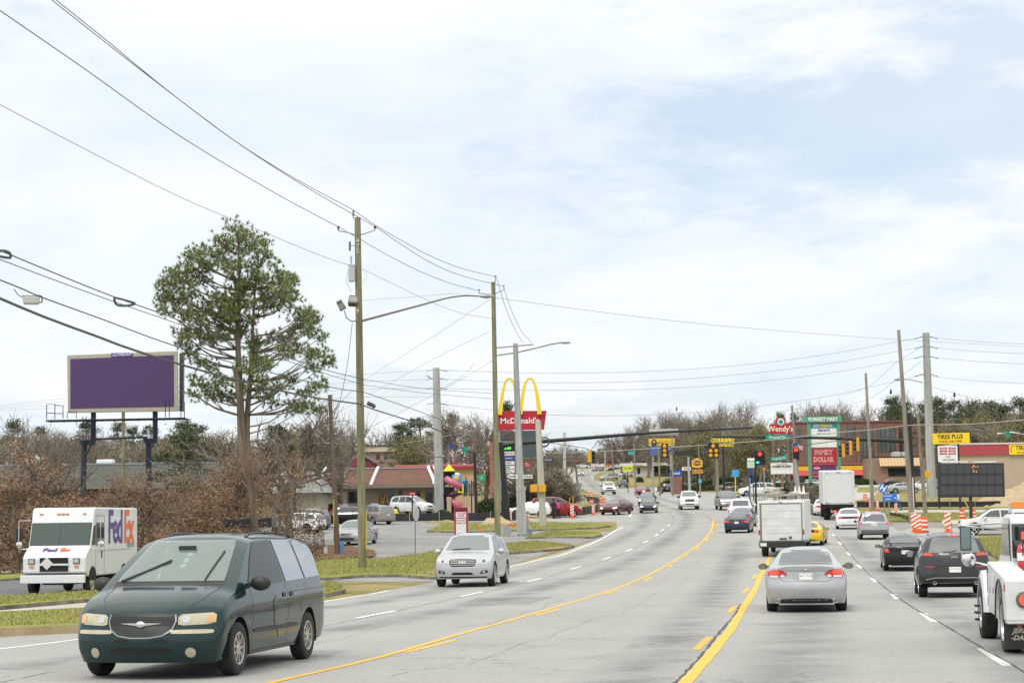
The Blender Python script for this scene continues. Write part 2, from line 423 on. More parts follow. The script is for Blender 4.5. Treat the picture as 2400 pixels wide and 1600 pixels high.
grassm = layered('turf', [
 (.45, 7, .38, .62, (.30, .27, .09), (.19, .24, .045), 'MIX'),
 (9, 6, .3, .7, (.6, .62, .55), (1.3, 1.25, 1.2), 'MULTIPLY'),
 (1.3, 5, .55, .75, (1, 1, 1), (1.5, 1.15, 1.25), 'MULTIPLY')], rough=.95, bump=(25, .8, .04))
drygrass = layered('dry_turf', [
 (.35, 7, .40, .60, (.34, .27, .14), (.19, .19, .06), 'MIX'),
 (8, 6, .3, .7, (.65, .65, .6), (1.25, 1.2, 1.15), 'MULTIPLY')], rough=.95, bump=(22, .8, .04))
dirtm = layered('bare_dirt', [(.5, 7, .35, .65, (.40, .32, .20), (.24, .19, .10), 'MIX'), (7, 7, .3, .7, (.7, .7, .66), (1.2, 1.2, 1.15), 'MULTIPLY')], rough=.95, bump=(12, .7, .06))
leafm = layered('leaf_litter', [(1.2, 7, .35, .65, (.10, .055, .03), (.24, .14, .08), 'MIX'), (14, 6, .3, .7, (.5, .5, .5), (1.5, 1.45, 1.4), 'MULTIPLY')], rough=.95, bump=(20, 1, .06))
gravelm = layered('gravel_patch', [(1.0, 6, .3, .7, (.34, .32, .29), (.52, .50, .46), 'MIX'), (25, 4, .35, .65, (.6, .6, .6), (1.2, 1.2, 1.2), 'MULTIPLY')], rough=.95, bump=(40, .6, .03))
whitep = layered('white_road_paint', [(3, 7, .25, .5, (.62, .62, .6), (.80, .80, .78), 'MIX'), (50, 3, .3, .6, (.85, .85, .85), (1, 1, 1), 'MULTIPLY')], rough=.6)
yellp = layered('yellow_road_paint', [(2, 7, .25, .55, (.62, .37, .06), (.80, .47, .06), 'MIX'), (40, 3, .3, .6, (.88, .86, .8), (1, 1, 1), 'MULTIPLY')], rough=.6)
sealm = mat('crack_sealant', (.045, .045, .045), .7)
# one ground sheet reaching the horizon, rows on the terrain breakpoints
g = MB(); xs = [-2500, -900, -400, -200, -100, -50, -20, 0, 20, 50, 100, 200, 400, 900, 2500]; ys = [b for b, _ in TZ]
for y in ys:
 for x in xs: g.v.append((x, y, zt(y)))
nx = len(xs)
for j in range(len(ys)-1):
 for i in range(nx-1): g.f.append((j*nx+i, j*nx+i+1, (j+1)*nx+i+1, (j+1)*nx+i)); g.mi.append(0)
g.obj('ground', drygrass, fix=False, kind='structure')
# main road, junction and its far climb to the crest
flat('road', [(-60, 2, 0), (-60, 30, 0), (-300, 1520), (0, 1492), (195, 1483), (500, 1442), (812, 1400), (911, 1382), (1018, 1364), (1205, 1322), (1330, 1290), (1420, 1256), (1447, 1236), (1443, 1222),
     (1300, 1224), (1180, 1226), (1180, 1216), (1330, 1210), (1400, 1200), (1425, 1190), (1418, 1175), (1409, 1166), (1407, 1160), (1362, 1147), (1346, 1130), (1336, 1115), (1330, 1104), (1326, 1097.5),
     (1442, 1097.5), (1425, 1102), (1403, 1107), (1391, 1116), (1394, 1124.6), (1414.5, 1131), (1449, 1138.6), (1470, 1143), (1524, 1141.5), (1551, 1148), (1586, 1150), (1678, 1153), (1734, 1160),
     (1790, 1164), (1850, 1170), (1960, 1180), (1985, 1200), (2010, 1225), (2085, 1231), (2120, 1251), (2190, 1262), (2260, 1284), (2420, 1360), (2800, 1600), (60, 2, 0)], .008, asph)
# parking lot and restaurant forecourt on the left
flat('leaf_bed', [(-900, 1400), (-300, 1300), (300, 1250), (560, 1225), (640, 1240), (640, 1300), (560, 1345), (300, 1347), (0, 1362), (-700, 1440)], .006, leafm)
flat('parking_lot', [(520, 1380), (560, 1330), (590, 1260), (610, 1215), (640, 1196), (760, 1188), (1180, 1186), (1400, 1176), (1420, 1190), (1400, 1202), (1182, 1214), (1160, 1240), (1450, 1246), (1400, 1262), (1205, 1320), (1018, 1364), (766, 1362)], .0072, lotm)
flat('side_road', [(1985, 1193), (1990, 1180), (2006, 1134), (2180, 1136), (2400, 1140), (2700, 1140), (2700, 1152), (2400, 1152), (2120, 1152), (2060, 1150), (2030, 1180)], .0045, concm)
flat('pavement', [(2085, 1202), (2092, 1195), (2330, 1194), (2700, 1194), (2700, 1202), (2318, 1201)], .02, concm)
flat('turning_road', [(2085, 1231), (2100, 1225), (2240, 1226), (2700, 1226), (2700, 1262), (2260, 1252), (2190, 1262), (2120, 1251)], .012, lotm)
flat('gravel', [(2100, 1247), (2140, 1237), (2250, 1238), (2262, 1252), (2200, 1262)], .022, gravelm)
slab('grass_verge', [(2320, 1300), (2260, 1283), (2275, 1268), (2340, 1262), (2500, 1262), (2700, 1300), (2600, 1420), (2420, 1350)], .12, grassm, kerbm, kerb=.15)
slab('grass_verge', [(2012, 1217), (2060, 1207), (2080, 1204), (2300, 1203), (2310, 1216), (2240, 1222), (2100, 1222)], .12, grassm, kerbm, kerb=.12)
slab('grass_strip', [(2110, 1194), (2115, 1190), (2380, 1189), (2382, 1193.5)], .1, grassm, kerbm, kerb=0)
flat('grass_strip', [(2008, 1153), (2010, 1141), (2056, 1141), (2056, 1153)], .02, grassm)
# islands and verges between road and lot on the left
slab('grass_verge', [(-400, 1484), (-200, 1460), (0, 1449), (250, 1436), (440, 1420), (460, 1428), (420, 1444), (330, 1461), (195, 1483), (0, 1492), (-300, 1517)], .17, grassm, kerby, kerb=.22)
slab('grass_verge', [(-500, 1428), (-300, 1395), (0, 1408), (120, 1398), (280, 1384), (430, 1370), (520, 1378), (480, 1388), (200, 1412), (0, 1430), (-300, 1452)], .12, grassm, kerbm, kerb=.2)
flat('pavement', [(-300, 1455), (0, 1432), (200, 1414), (480, 1390), (520, 1396), (460, 1424), (250, 1440), (0, 1453), (-300, 1476)], .03, concm)
slab('grass_verge', [(740, 1392), (770, 1371), (790, 1377), (811, 1390), (765, 1400)], .14, grassm, kerbm, kerb=.16)
slab('grass_verge', [(600, 1352), (640, 1330), (760, 1312), (900, 1313), (985, 1302), (1030, 1292), (1110, 1282), (1190, 1296), (1130, 1318), (1060, 1335), (1018, 1358), (940, 1352), (851, 1353), (766, 1360)], .12, grassm, kerbm, kerb=.14)
slab('grass_island', [(1150, 1282), (1184, 1277), (1258, 1272), (1320, 1277), (1347, 1283), (1311, 1290), (1205, 1299), (1150, 1300)], .13, drygrass, kerbm, kerb=.14)
slab('grass_island', [(1232, 1263), (1290, 1248), (1354, 1243.5), (1407, 1250), (1411, 1256), (1390, 1262), (1311, 1260.5)], .13, grassm, kerbm, kerb=.12)
slab('grass_island', [(1000, 1247), (1040, 1228), (1170, 1229), (1290, 1225.5), (1417, 1228.5), (1434, 1234), (1396, 1239), (1290, 1243), (1184, 1246), (1090, 1249)], .13, grassm, kerbm, kerb=.12)
flat('dirt_patch', [(1130, 1246), (1150, 1232), (1185, 1229), (1240, 1233), (1250, 1240), (1220, 1245)], .145, dirtm)
flat('dirt_patch', [(1000, 1352), (1010, 1340), (1060, 1330), (1100, 1330), (1040, 1352)], .14, dirtm)
flat('leaf_bed', [(600, 1340), (640, 1300), (735, 1282), (800, 1283), (880, 1296), (876, 1310), (760, 1316), (650, 1340)], .16, leafm)
slab('grass_island', [(1395, 1160), (1362, 1146), (1375, 1150), (1415, 1166), (1412, 1175), (1380, 1176)], .1, grassm, kerbm, kerb=0)
flat('dirt_patch', [(1330, 1195), (1345, 1178), (1400, 1172), (1418, 1180), (1410, 1192), (1370, 1197)], .02, dirtm)
flat('verge_strip', [(1185, 1205), (1300, 1202), (1420, 1200), (1400, 1203), (1300, 1209), (1185, 1212)], .02, grassm)
slab('fedex_entry', [(-50, 1345), (0, 1340), (250, 1330), (250, 1333), (0, 1344)], .05, concm, kerbm, kerb=0).name = 'pavement'
flat('service_road', [(-400, 1420), (-300, 1386), (0, 1362), (60, 1358), (300, 1345), (460, 1352), (420, 1370), (280, 1384), (120, 1398), (0, 1408), (-300, 1440)], .010, darkasph)
slab('grass_strip', [(-200, 1362), (0, 1352), (70, 1346), (90, 1352), (60, 1358), (0, 1362), (-200, 1376)], .1, grassm, kerbm, kerb=0)
slab('grass_bank', [(1391.6, 1116), (1403, 1107), (1427, 1102), (1446, 1101), (1500, 1110), (1620, 1128), (1650, 1145), (1586, 1149.5), (1551, 1148.4), (1524, 1141), (1449, 1138.3), (1414, 1130.8), (1394, 1124.4)], .1, drygrass, kerbm, kerb=0)
slab('grass_bank', [(1590, 1149), (1620, 1138), (1800, 1134), (1900, 1140), (2000, 1150), (1985, 1176), (1850, 1169), (1790, 1163.5), (1734, 1159.6), (1678, 1152.5)], .1, grassm, kerbm, kerb=0)
flat('forecourt', [(1440, 1110), (1470, 1096), (1640, 1097), (1640, 1116), (1500, 1114)], .15, lotm)
flat('forecourt', [(1640, 1140), (1660, 1128), (1760, 1126), (2010, 1132), (2010, 1140), (1900, 1139), (1700, 1142)], .15, lotm)
# markings
line('edge_line', [(-200, 1545), (0, 1521), (193, 1497), (500, 1451), (768, 1408), (911, 1384)], .12, whitep)
line('edge_line', [(1040, 1362), (1120, 1345), (1197, 1327), (1269, 1310), (1320, 1299), (1396, 1269), (1447, 1241), (1460, 1235)], .12, whitep)
line('edge_line', [(1412, 1172), (1464, 1177), (1476, 1188), (1479, 1200), (1476, 1211)], .14, whitep)
line('centre_line', [(560, 1620), (645, 1598), (880.6, 1543), (1084.7, 1484), (1205, 1451), (1311.4, 1420), (1449.6, 1377.5), (1530, 1342), (1602, 1300), (1640, 1273.7), (1662.5, 1250), (1670, 1233.5), (1671, 1219)], .12, yellp, off=.014)
line('centre_line', [(1560, 1650), (1607, 1600), (1709, 1480), (1734, 1438), (1767.8, 1383.6), (1784.7, 1345.7), (1805.7, 1303.6)], .18, yellp, off=.014, jit=.012)
dashes('centre_dashes', [[(949.5, 1529), (1065.6, 1500)], [(1254, 1442), (1311, 1427.4)], [(1415.5, 1391), (1447.4, 1384)], [(1512, 1360), (1528, 1352)], [(1566, 1329), (1575, 1323)], [(1604, 1303), (1611, 1298)], [(1630, 1287), (1637, 1281)], [(1653, 1267), (1660, 1261)], [(1667, 1251), (1673, 1246)],
       [(1631, 1523), (1663, 1493)], [(1708, 1436), (1724, 1420)], [(1742, 1389), (1754, 1378)], [(1765, 1355), (1773, 1346)], [(1780, 1326), (1785, 1318)], [(1673, 1242), (1677.7, 1231), (1677.7, 1219)]], .13, yellp)
line('centre_line', [(1673, 1243), (1677.5, 1231), (1678, 1219)], .12, yellp)
dashes('lane_dashes', [[(834, 1449), (925, 1431.5)], [(1080, 1397.6), (1130.6, 1386.6)], [(1235, 1362.6), (1269, 1355)], [(1337, 1334), (1362, 1327.5)], [(1414.5, 1310.5), (1431.5, 1305)], [(1466, 1291.5), (1482, 1286)], [(1507, 1272), (1518.5, 1267)], [(1535, 1256), (1543, 1251)], [(1550, 1243.5), (1555, 1240)], [(1564, 1232), (1570, 1229)],
        [(400, 1535), (540, 1508)], [(2299, 1520), (2362, 1561)], [(2162, 1437), (2190, 1457)], [(2092, 1392), (2104, 1404)], [(2044, 1354), (2054, 1364)], [(2010, 1323), (2019, 1331)], [(1986, 1294), (1993, 1301)], [(1966, 1270), (1972, 1276)], [(1951, 1251), (1957, 1256)], [(1941, 1236), (1944, 1240)], [(1515, 1221), (1521, 1221)], [(1526, 1221), (1532, 1221)], [(1567, 1220), (1573, 1220)], [(1578, 1219.5), (1583, 1219.5)]], .15, whitep)
# the dark sealed joints that run along the lane lines and the old cracks
line('crack_seam', [(2450, 1610), (2375, 1560), (2287, 1510), (2198, 1456), (2150, 1430), (2105, 1400), (2050, 1356), (2016, 1324), (1988, 1292), (1968, 1268), (1953, 1250)], .030, sealm, off=.016, jit=.012, step=.5)
line('crack_seam', [(1500, 1668), (1590, 1592), (1640, 1540), (1700, 1466), (1722, 1440), (1736, 1415)], .035, sealm, off=.0165, jit=.02, step=.4)
line('crack_seam', [(600, 1498), (834, 1452), (1000, 1416), (1130, 1389), (1300, 1347), (1450, 1301), (1530, 1262), (1575, 1228), (1578, 1212), (1560, 1190)], .03, sealm, off=.0105, jit=.012, step=.6)
line('crack_seam', [(0, 1600), (120, 1575), (215, 1556), (330, 1548)], .02, sealm, off=.0105, jit=.012, step=.3)
line('crack_seam', [(1560, 1210), (1620, 1200), (1655, 1208), (1668, 1220)], .05, sealm, off=.0105, jit=.015, step=.6)
for pp in ([(1430, 1356), (1470, 1352), (1530, 1351)], [(2000, 1346), (2030, 1347), (2052, 1346)], [(1172, 1479), (1200, 1479)], [(1240, 1320), (1300, 1318)]):
 line('crack_seam', pp, .03, sealm, off=.0105, jit=.01, step=.5)
rc_ = random.Random(5); crk = mat('hairline_crack', (.11, .11, .105), .9)
for (x0, y0, x1, y1, w_) in ((60, 1560, 420, 1510, .014), (1090, 1560, 1420, 1440, .016), (900, 1590, 1250, 1520, .014), (1130, 1470, 1330, 1400, .016), (700, 1520, 980, 1450, .015), (1450, 1440, 1620, 1350, .016), (1500, 1380, 1640, 1310, .018), (1250, 1380, 1480, 1340, .018)):
 line('crack_seam', [(lerp(x0, x1, i/9)+rc_.uniform(-9, 9), lerp(y0, y1, i/9)+rc_.uniform(-3, 3)) for i in range(10)], w_*.55, crk, off=.0104, jit=.005, step=.15)
for (x0, y0, x1, y1) in ((1060, 1420, 1300, 1398), (1240, 1362, 1330, 1356)): flat('asphalt_patch', [(x0, y0), (x1-60, y0-4), (x1, y1), (x0+60, y1+2)], .0103, lotm)
# tyre wear: faint darker tracks along every lane, real staining of the surface
wear = bpy.data.materials.new('tyre_wear'); wear.use_nodes = True
n, l = wear.node_tree.nodes, wear.node_tree.links; b = n['Principled BSDF']; b.inputs['Base Color'].default_value = (.16, .16, .165, 1); b.inputs['Roughness'].default_value = .8
ge = n.new('ShaderNodeTexCoord'); nz = N(n, 'ShaderNodeTexNoise', i_Scale=.35, i_Detail=6, i_Roughness=.7); l.new(ge.outputs['Object'], nz.inputs[0])
uvn = n.new('ShaderNodeUVMap'); su = n.new('ShaderNodeSeparateXYZ'); l.new(uvn.outputs[0], su.inputs[0])
a1 = N(n, 'ShaderNodeMath', operation='PINGPONG', i_1=.5); l.new(su.outputs[0], a1.inputs[0])
a2 = N(n, 'ShaderNodeMapRange'); a2.inputs[1].default_value = 0; a2.inputs[2].default_value = .45; a2.inputs[4].default_value = 1; l.new(a1.outputs[0], a2.inputs[0])
a3 = N(n, 'ShaderNodeMapRange'); a3.inputs[1].default_value = .35; a3.inputs[2].default_value = .7; a3.inputs[4].default_value = .50; l.new(nz.outputs[0], a3.inputs[0])
a4 = N(n, 'ShaderNodeMath', operation='MULTIPLY'); l.new(a2.outputs[0], a4.inputs[0]); l.new(a3.outputs[0], a4.inputs[1]); l.new(a4.outputs[0], b.inputs['Alpha'])
def worn(pp, w_, off):
 bm = bmesh.new(); uv = bm.loops.layers.uv.new('UVMap')
 pts = smoothpts(wpoly(pp), 2.0); pts = [Vector((p.x, p.y, 0)) for p in pts]; L = []
 for i, p in enumerate(pts):
  d = (pts[min(i+1, len(pts)-1)]-pts[max(i-1, 0)]).normalized(); n_ = Vector((-d.y, d.x, 0))
  L.append((bm.verts.new(p+n_*w_/2), bm.verts.new(p-n_*w_/2)))
 for a, c in zip(L, L[1:]):
  f = bm.faces.new((a[0], c[0], c[1], a[1]))
  for lp, u in zip(f.loops, (0, 0, 1, 1)): lp[uv].uv = (u, .5)
 drape_bm(bm, off); bm_obj(bm, 'tyre_track', wear, kind='structure')
worn([(0, 1570), (300, 1530), (800, 1475), (1100, 1420), (1300, 1370), (1450, 1325), (1550, 1275), (1610, 1225), (1600, 1200), (1540, 1180)], 1.6, .0122)
worn([(300, 1460), (800, 1420), (1050, 1378), (1200, 1345), (1350, 1305), (1450, 1265), (1510, 1225), (1500, 1195), (1450, 1170)], 1.6, .0124)
worn([(1750, 1700), (1860, 1560), (1890, 1440), (1870, 1350), (1840, 1290), (1810, 1250)], 1.9, .0126)
worn([(2500, 1640), (2300, 1480), (2150, 1390), (2070, 1335), (2020, 1290), (1980, 1255)], 1.7, .0128)
worn([(1400, 1650), (1600, 1480), (1680, 1380), (1720, 1310), (1730, 1270)], 1.6, .0123)
worn([(1480, 1180), (1440, 1160), (1390, 1140), (1365, 1120), (1375, 1108), (1400, 1100)], 2.2, .0121)
worn([(1640, 1190), (1560, 1172), (1470, 1156), (1410, 1140), (1378, 1122), (1385, 1109), (1410, 1101)], 2.2, .0125)
# ================================================================ vehicles
glassM = mat('tinted_glass', (.02, .028, .028), .03, 0, ior=1.9)
wsM = mat('windscreen_glass', (.085, .115, .11), .03, 0, ior=2.3)
rwM = mat('rear_glass', (.05, .06, .065), .03, 0, ior=2.4)
trimM = mat('black_trim', (.022, .022, .024), .5)
darkM = mat('black_void', (.008, .008, .008), .8)
tyreM = mat('tyre_rubber', (.028, .027, .026), .85, var=.35, vs=9)
alloyM = mat('alloy', (.55, .55, .56), .32, .8)
chromeM = mat('chrome', (.75, .75, .76), .15, 1)
steelM = mat('dark_steel', (.12, .12, .12), .5, .6)
lampM = mat('headlamp_lens', (.55, .56, .56), .12, .35, coat=1)
lampY = mat('yellowed_headlamp', (.46, .42, .30), .22, .15, coat=1, var=.15, vs=8)
lampOn = mat('headlamp_on', (.9, .85, .7), .2, emit=(1, .93, .75), es=1.6)
redL = mat('red_lens', (.42, .012, .012), .15, coat=1)
redOn = mat('brake_lamp_lit', (.8, .03, .02), .25, emit=(1, .06, .03), es=1.5)
ambL = mat('amber_lens', (.75, .22, .02), .2, coat=1)
plateM = mat('number_plate', (.72, .72, .70), .4)
whiteM = mat('white_body_panel', (.70, .73, .77), .35, coat=.5, var=.03, vs=2)
reflM = mat('clear_reflector', (.7, .68, .66), .2, .2, coat=1)
def arcs(xw, Rr, n=9): return [xw+Rr*math.cos(math.pi*i/n) for i in range(n+1)]
def car_shell(S):
 """loft of cross-sections. S: L,W,H, xf (front end), xr (rear end), wf,wr wheel x, wR, zc clearance, top[], belt[], yr roof half-width, gh=(x_rear_glass_base, x_windscreen_base)"""
 xf, xr, hwid = S['xf'], S['xr'], S['W']/2
 AR = S.get('arch', S['wR']+.06)
 st = set()
 for e, sg in ((xf, -1), (xr, 1)):
  for d in (0, .015, .04, .08, .14, .22, .32, .45, .6): st.add(round(e+sg*d, 3))
 for xw in (S['wf'], S['wr']):
  for x in arcs(xw, AR, 12): st.add(round(x, 3))
 for x, _ in S['top']+S['belt']: st.add(round(min(max(x, xr), xf), 3))
 x = xr
 while x < xf: st.add(round(x, 3)); x += .16
 st = sorted(st); out = [st[0]]
 for x in st[1:]:
  if x-out[-1] > .012: out.append(x)
 st = out; st[-1] = xf
 NS, NG, NT = 9, 6, 7
 rows = NS+1+NG+NT
 shoulder = S.get('shoulder', .955); yr = S['yr']; zc = S['zc']; H = S['H']
 nose, tail = S.get('nose', [(0, 0)]), S.get('tail', [(0, 0)])
 rc = S.get('corner', (.16, .13)); pc = S.get('plan', (.16, .10))
 side = S.get('side', [(0, .94), (.12, .975), (.35, .995), (.6, 1.0), (.85, .985), (1, .955)])
 V = []; sect = []
 for x in st:
  top = sinterp(S['top'], x); belt = min(interp(S['belt'], x), top-.004)
  fr = 1.0; L0 = .42
  if x > xf-L0: t = (x-(xf-L0))/L0; fr = 1-rc[0]*(1-math.sqrt(max(0, 1-t**2.6)))
  if x < xr+L0: t = ((xr+L0)-x)/L0; fr = 1-rc[1]*(1-math.sqrt(max(0, 1-t**2.6)))
  wid = hwid*fr*interp(S.get('wprof', [(xr, .985), (0, 1), (xf, .965)]), x)
  b = zc
  for xw in (S['wf'], S['wr']):
   if abs(x-xw) < AR: b = max(b, S['wR']+math.sqrt(max(0, AR**2-(x-xw)**2)))
  if x > S['wf']+AR: b += S.get('rise', .04)*(x-S['wf']-AR)/max(.1, xf-S['wf']-AR)
  if x < S['wr']-AR: b += S.get('riser', .08)*((S['wr']-AR)-x)/max(.1, S['wr']-AR-xr)
  b = min(b, belt-.05)
  pts = []
  for i in range(NS+1):
   t = i/NS; z = b+(belt-b)*t
   zn = (z-zc)/(belt-zc); y = wid*interp(side, zn)
   pts.append((y, z))
  ysh = pts[-1][0]
  e_drop = S.get('edge', .055)
  ze = max(belt+.003, top-e_drop); gt = (ze-belt)
  for i in range(1, NG+1):
   t = i/NG; z = belt+gt*t; k = (z-belt)/max(.05, H-e_drop-belt)
   ins = S.get('inset', .012)*min(1, gt/.1)
   y = lerp(ysh-ins, yr*fr, min(1, k)**1.15)
   pts.append((y, z))
  ye = pts[-1][0]
  for i in range(1, NT+1):
   t = i/NT; y = ye*(1-t); q = (y/ye) if ye > 0 else 0
   pts.append((y, ze+(top-ze)*(1-abs(q)**3.2)))
  P = []
  for y, z in pts:
   wf_ = max(0, min(1, (x-(xf-.9))/.9)); wr_ = max(0, min(1, ((xr+.9)-x)/.9))
   wf2, wr2 = wf_*wf_, wr_*wr_
   q = abs(y)/hwid
   X = x - interp(nose, z)*wf2 + interp(tail, z)*wr2 - pc[0]*wf2*q**2.2*1.0 + pc[1]*wr2*q**2.2
   P.append((X, y, z))
  sect.append(P)
 mb = MB(); ring = []
 for P in sect:
  full = [(x, -y, z) for x, y, z in P]+[(x, y, z) for x, y, z in reversed(P[:-1])]
  ring.append(full)
 k = len(ring[0])
 for r_ in ring: mb.v += r_
 for i in range(len(ring)-1):
  for j in range(k-1): mb.f.append((i*k+j, i*k+j+1, (i+1)*k+j+1, (i+1)*k+j)); mb.mi.append(0)
 def cap(base, flip):
  P = ring[base//k]
  nrow = (k-1)//2; NC = 9
  grid = []
  for i in range(nrow):
   a, b = Vector(P[i]), Vector(P[k-1-i]); rowv = [base+i]
   nose_x = (a.x)
   for c in range(1, NC):
    t = c/NC; p = a.lerp(b, t); q = abs(p.y)/hwid; qa = abs(a.y)/hwid
    pcv = pc[0] if flip else -pc[1]
    p.x = a.x + pcv*(qa**2.2-q**2.2)
    mb.v.append(tuple(p)); rowv.append(len(mb.v)-1)
   rowv.append(base+k-1-i); grid.append(rowv)
  for i in range(nrow-1):
   for c in range(NC): mb.f.append((grid[i][c], grid[i][c+1], grid[i+1][c+1], grid[i+1][c])); mb.mi.append(0)
  mb.f.append(tuple(grid[-1]+[base+nrow])); mb.mi.append(0)
 cap(0, False); cap((len(ring)-1)*k, True)
 return mb
def clip_dense(poly, n=2, maxe=.16):
 bm = bmesh.new(); f = bm.faces.new([bm.verts.new((p[0], p[1], 0)) for p in poly])
 for ax in (0, 1):
  lo = min(p[ax] for p in poly); hi = max(p[ax] for p in poly); m = int((hi-lo)/maxe)
  for i in range(1, m+1):
   c = lo+(hi-lo)*i/(m+1); no = (1, 0, 0) if ax == 0 else (0, 1, 0)
   bmesh.ops.bisect_plane(bm, geom=bm.verts[:]+bm.edges[:]+bm.faces[:], plane_co=(c*no[0], c*no[1], 0), plane_no=no)
 return bm
class Body:
 def __init__(s, me):
  s.bvh = BVHTree.FromPolygons([v.co.copy() for v in me.vertices], [tuple(p.vertices) for p in me.polygons])
 def hit(s, a, b, axis):
  if axis in ('+x', '-x'):
   o = Vector((6 if axis == '+x' else -6, a, b)); d = Vector((-1 if axis == '+x' else 1, 0, 0))
  elif axis in ('+y', '-y'): o = Vector((a, 4 if axis == '+y' else -4, b)); d = Vector((0, -1 if axis == '+y' else 1, 0))
  else: o = Vector((a, b, 5)); d = Vector((0, 0, -1))
  h = s.bvh.ray_cast(o, d)
  return (h[0], -d) if h[0] is not None else (None, None)
 def decal(s, polys, axis, m, name, parent, eps=.004, smooth=True, maxe=.09, **tags):
  V = []; F = []
  for poly in polys:
   bm = clip_dense(poly, maxe=maxe); bm.verts.index_update(); idx = {}
   for v in bm.verts:
    h, n_ = s.hit(v.co.x, v.co.y, axis)
    if h is None: continue
    idx[v.index] = len(V); V.append(h + n_*eps)
   for f in bm.faces:
    t = [idx.get(v.index) for v in f.verts]
    if None not in t: F.append(tuple(t))
   bm.free()
  if not F: return None
  mb = MB(); mb.add(V, F)
  me = bpy.data.meshes.new(name); me.from_pydata(mb.v, [], mb.f); me.materials.append(m)
  want = {'+x': Vector((1, 0, 0)), '-x': Vector((-1, 0, 0)), '+y': Vector((0, 1, 0)), '-y': Vector((0, -1, 0)), '+z': Vector((0, 0, 1))}[axis]
  me.update()
  if sum((p.normal.dot(want))*p.area for p in me.polygons) < 0: me.flip_normals()
  if smooth: me.shade_smooth()
  o = bpy.data.objects.new(name, me); COL.objects.link(o); o.parent = parent
  for k_, v_ in tags.items(): o[k_] = v_
  return o
 def seam(s, lines, axis, m, name, parent, wd=.008, eps=.003, step=.06):
  V = []; F = []
  for ln in lines:
   pts = []
   for a, b in zip(ln, ln[1:]):
    d = math.dist(a, b); n_ = max(1, int(d/step))
    pts += [(lerp(a[0], b[0], i/n_), lerp(a[1], b[1], i/n_)) for i in range(n_)]
   pts.append(ln[-1]); prev = None
   for i, p in enumerate(pts):
    q0, q1 = pts[max(i-1, 0)], pts[min(i+1, len(pts)-1)]; dx, dy = q1[0]-q0[0], q1[1]-q0[1]; L = math.hypot(dx, dy) or 1
    nx_, ny_ = -dy/L*wd/2, dx/L*wd/2
    h1, n1_ = s.hit(p[0]+nx_, p[1]+ny_, axis); h2, n2_ = s.hit(p[0]-nx_, p[1]-ny_, axis)
    if h1 is None or h2 is None: prev = None; continue
    V += [h1+n1_*eps, h2+n2_*eps]; cur = (len(V)-2, len(V)-1)
    if prev: F.append((prev[0], cur[0], cur[1], prev[1]))
    prev = cur
  if not F: return None
  mb = MB(); mb.add(V, F); return mb.obj(name, m, parent, fix=False)
def wheel(parent, x, y, r, wdt, rimM, spokes=5, rr=.62, style='spoke', sgn=1, name='wheel', double=False):
 mb = MB(); w2 = wdt/2
 prof = [(r*rr, -w2*.9), (r*.80, -w2), (r*.93, -w2*.96), (r*.985, -w2*.78), (r, -w2*.5), (r, w2*.5), (r*.985, w2*.78), (r*.93, w2*.96), (r*.80, w2), (r*rr, w2*.9), (r*rr*.98, w2*.5), (r*rr*.98, -w2*.5), (r*rr, -w2*.9)]
 mb.lathe(prof, (0, 0, 0), 'y', 28)
 o = mb.obj(name, tyreM, parent, smooth=50); o.location = (x, y, r)
 f = sgn  # outward direction in y
 rb = MB(); R1 = r*rr
 rb.lathe([(R1*1.03, f*w2*.93), (R1*1.0, f*w2*.99), (R1*.93, f*w2*.93), (R1*.90, f*w2*.45), (R1*.9, f*w2*.35)], (0, 0, 0), 'y', 28)
 rb.cm = 1; rb.lathe([(0.001, f*w2*.30), (R1*.92, f*w2*.30)], (0, 0, 0), 'y', 20); rb.cm = 0
 if style == 'spoke':
  for i in range(spokes):
   a = 2*math.pi*i/spokes+.3; c_, s_ = math.cos(a), math.sin(a)
   for (ra, rb_, ha, hb) in ((.14, .93, .10, .065),):
    pts = []
    for (rad, hw_, dy) in ((R1*.12, R1*.15, .78), (R1*.5, R1*(.10 if spokes < 8 else .065), .86), (R1*.93, R1*(.12 if spokes < 8 else .08), .80)):
     for sg in (-1, 1): pts.append((rad*c_-sg*hw_*s_, f*w2*dy, rad*s_+sg*hw_*c_))
    rb.add(pts+[(p[0], f*w2*.4, p[2]) for p in pts], [(0, 1, 3, 2), (2, 3, 5, 4), (0, 2, 8, 6), (2, 4, 10, 8), (1, 7, 9, 3), (3, 9, 11, 5)])
  rb.lathe([(0.001, f*w2*.86), (R1*.14, f*w2*.86), (R1*.2, f*w2*.74), (R1*.2, f*w2*.4)], (0, 0, 0), 'y', 14)
 elif style == 'steel':
  rb.lathe([(0.001, f*w2*.72), (R1*.25, f*w2*.72), (R1*.34, f*w2*.5), (R1*.75, f*w2*.55), (R1*.92, f*w2*.4)], (0, 0, 0), 'y', 24)
  rb.cm = 1
  for i in range(8):
   a = 2*math.pi*i/8; rb.cyl((R1*.62*math.cos(a), f*w2*.54, R1*.62*math.sin(a)), (R1*.62*math.cos(a), f*w2*.60, R1*.62*math.sin(a)), R1*.1, n=8)
 elif style == 'cap':
  rb.lathe([(0.001, f*w2*.98), (R1*.5, f*w2*.95), (R1*.85, f*w2*.88), (R1*.98, f*w2*.95)], (0, 0, 0), 'y', 24)
  rb.cm = 1
  for i in range(12):
   a = 2*math.pi*i/12; rb.cyl((R1*.75*math.cos(a), f*w2*.90, R1*.75*math.sin(a)), (R1*.75*math.cos(a), f*w2*.95, R1*.75*math.sin(a)), R1*.075, n=6)
 ro = rb.obj('rim', [rimM, darkM], o, smooth=35)
 return o
def mirror_y(poly): return [(-y, z) for y, z in poly]
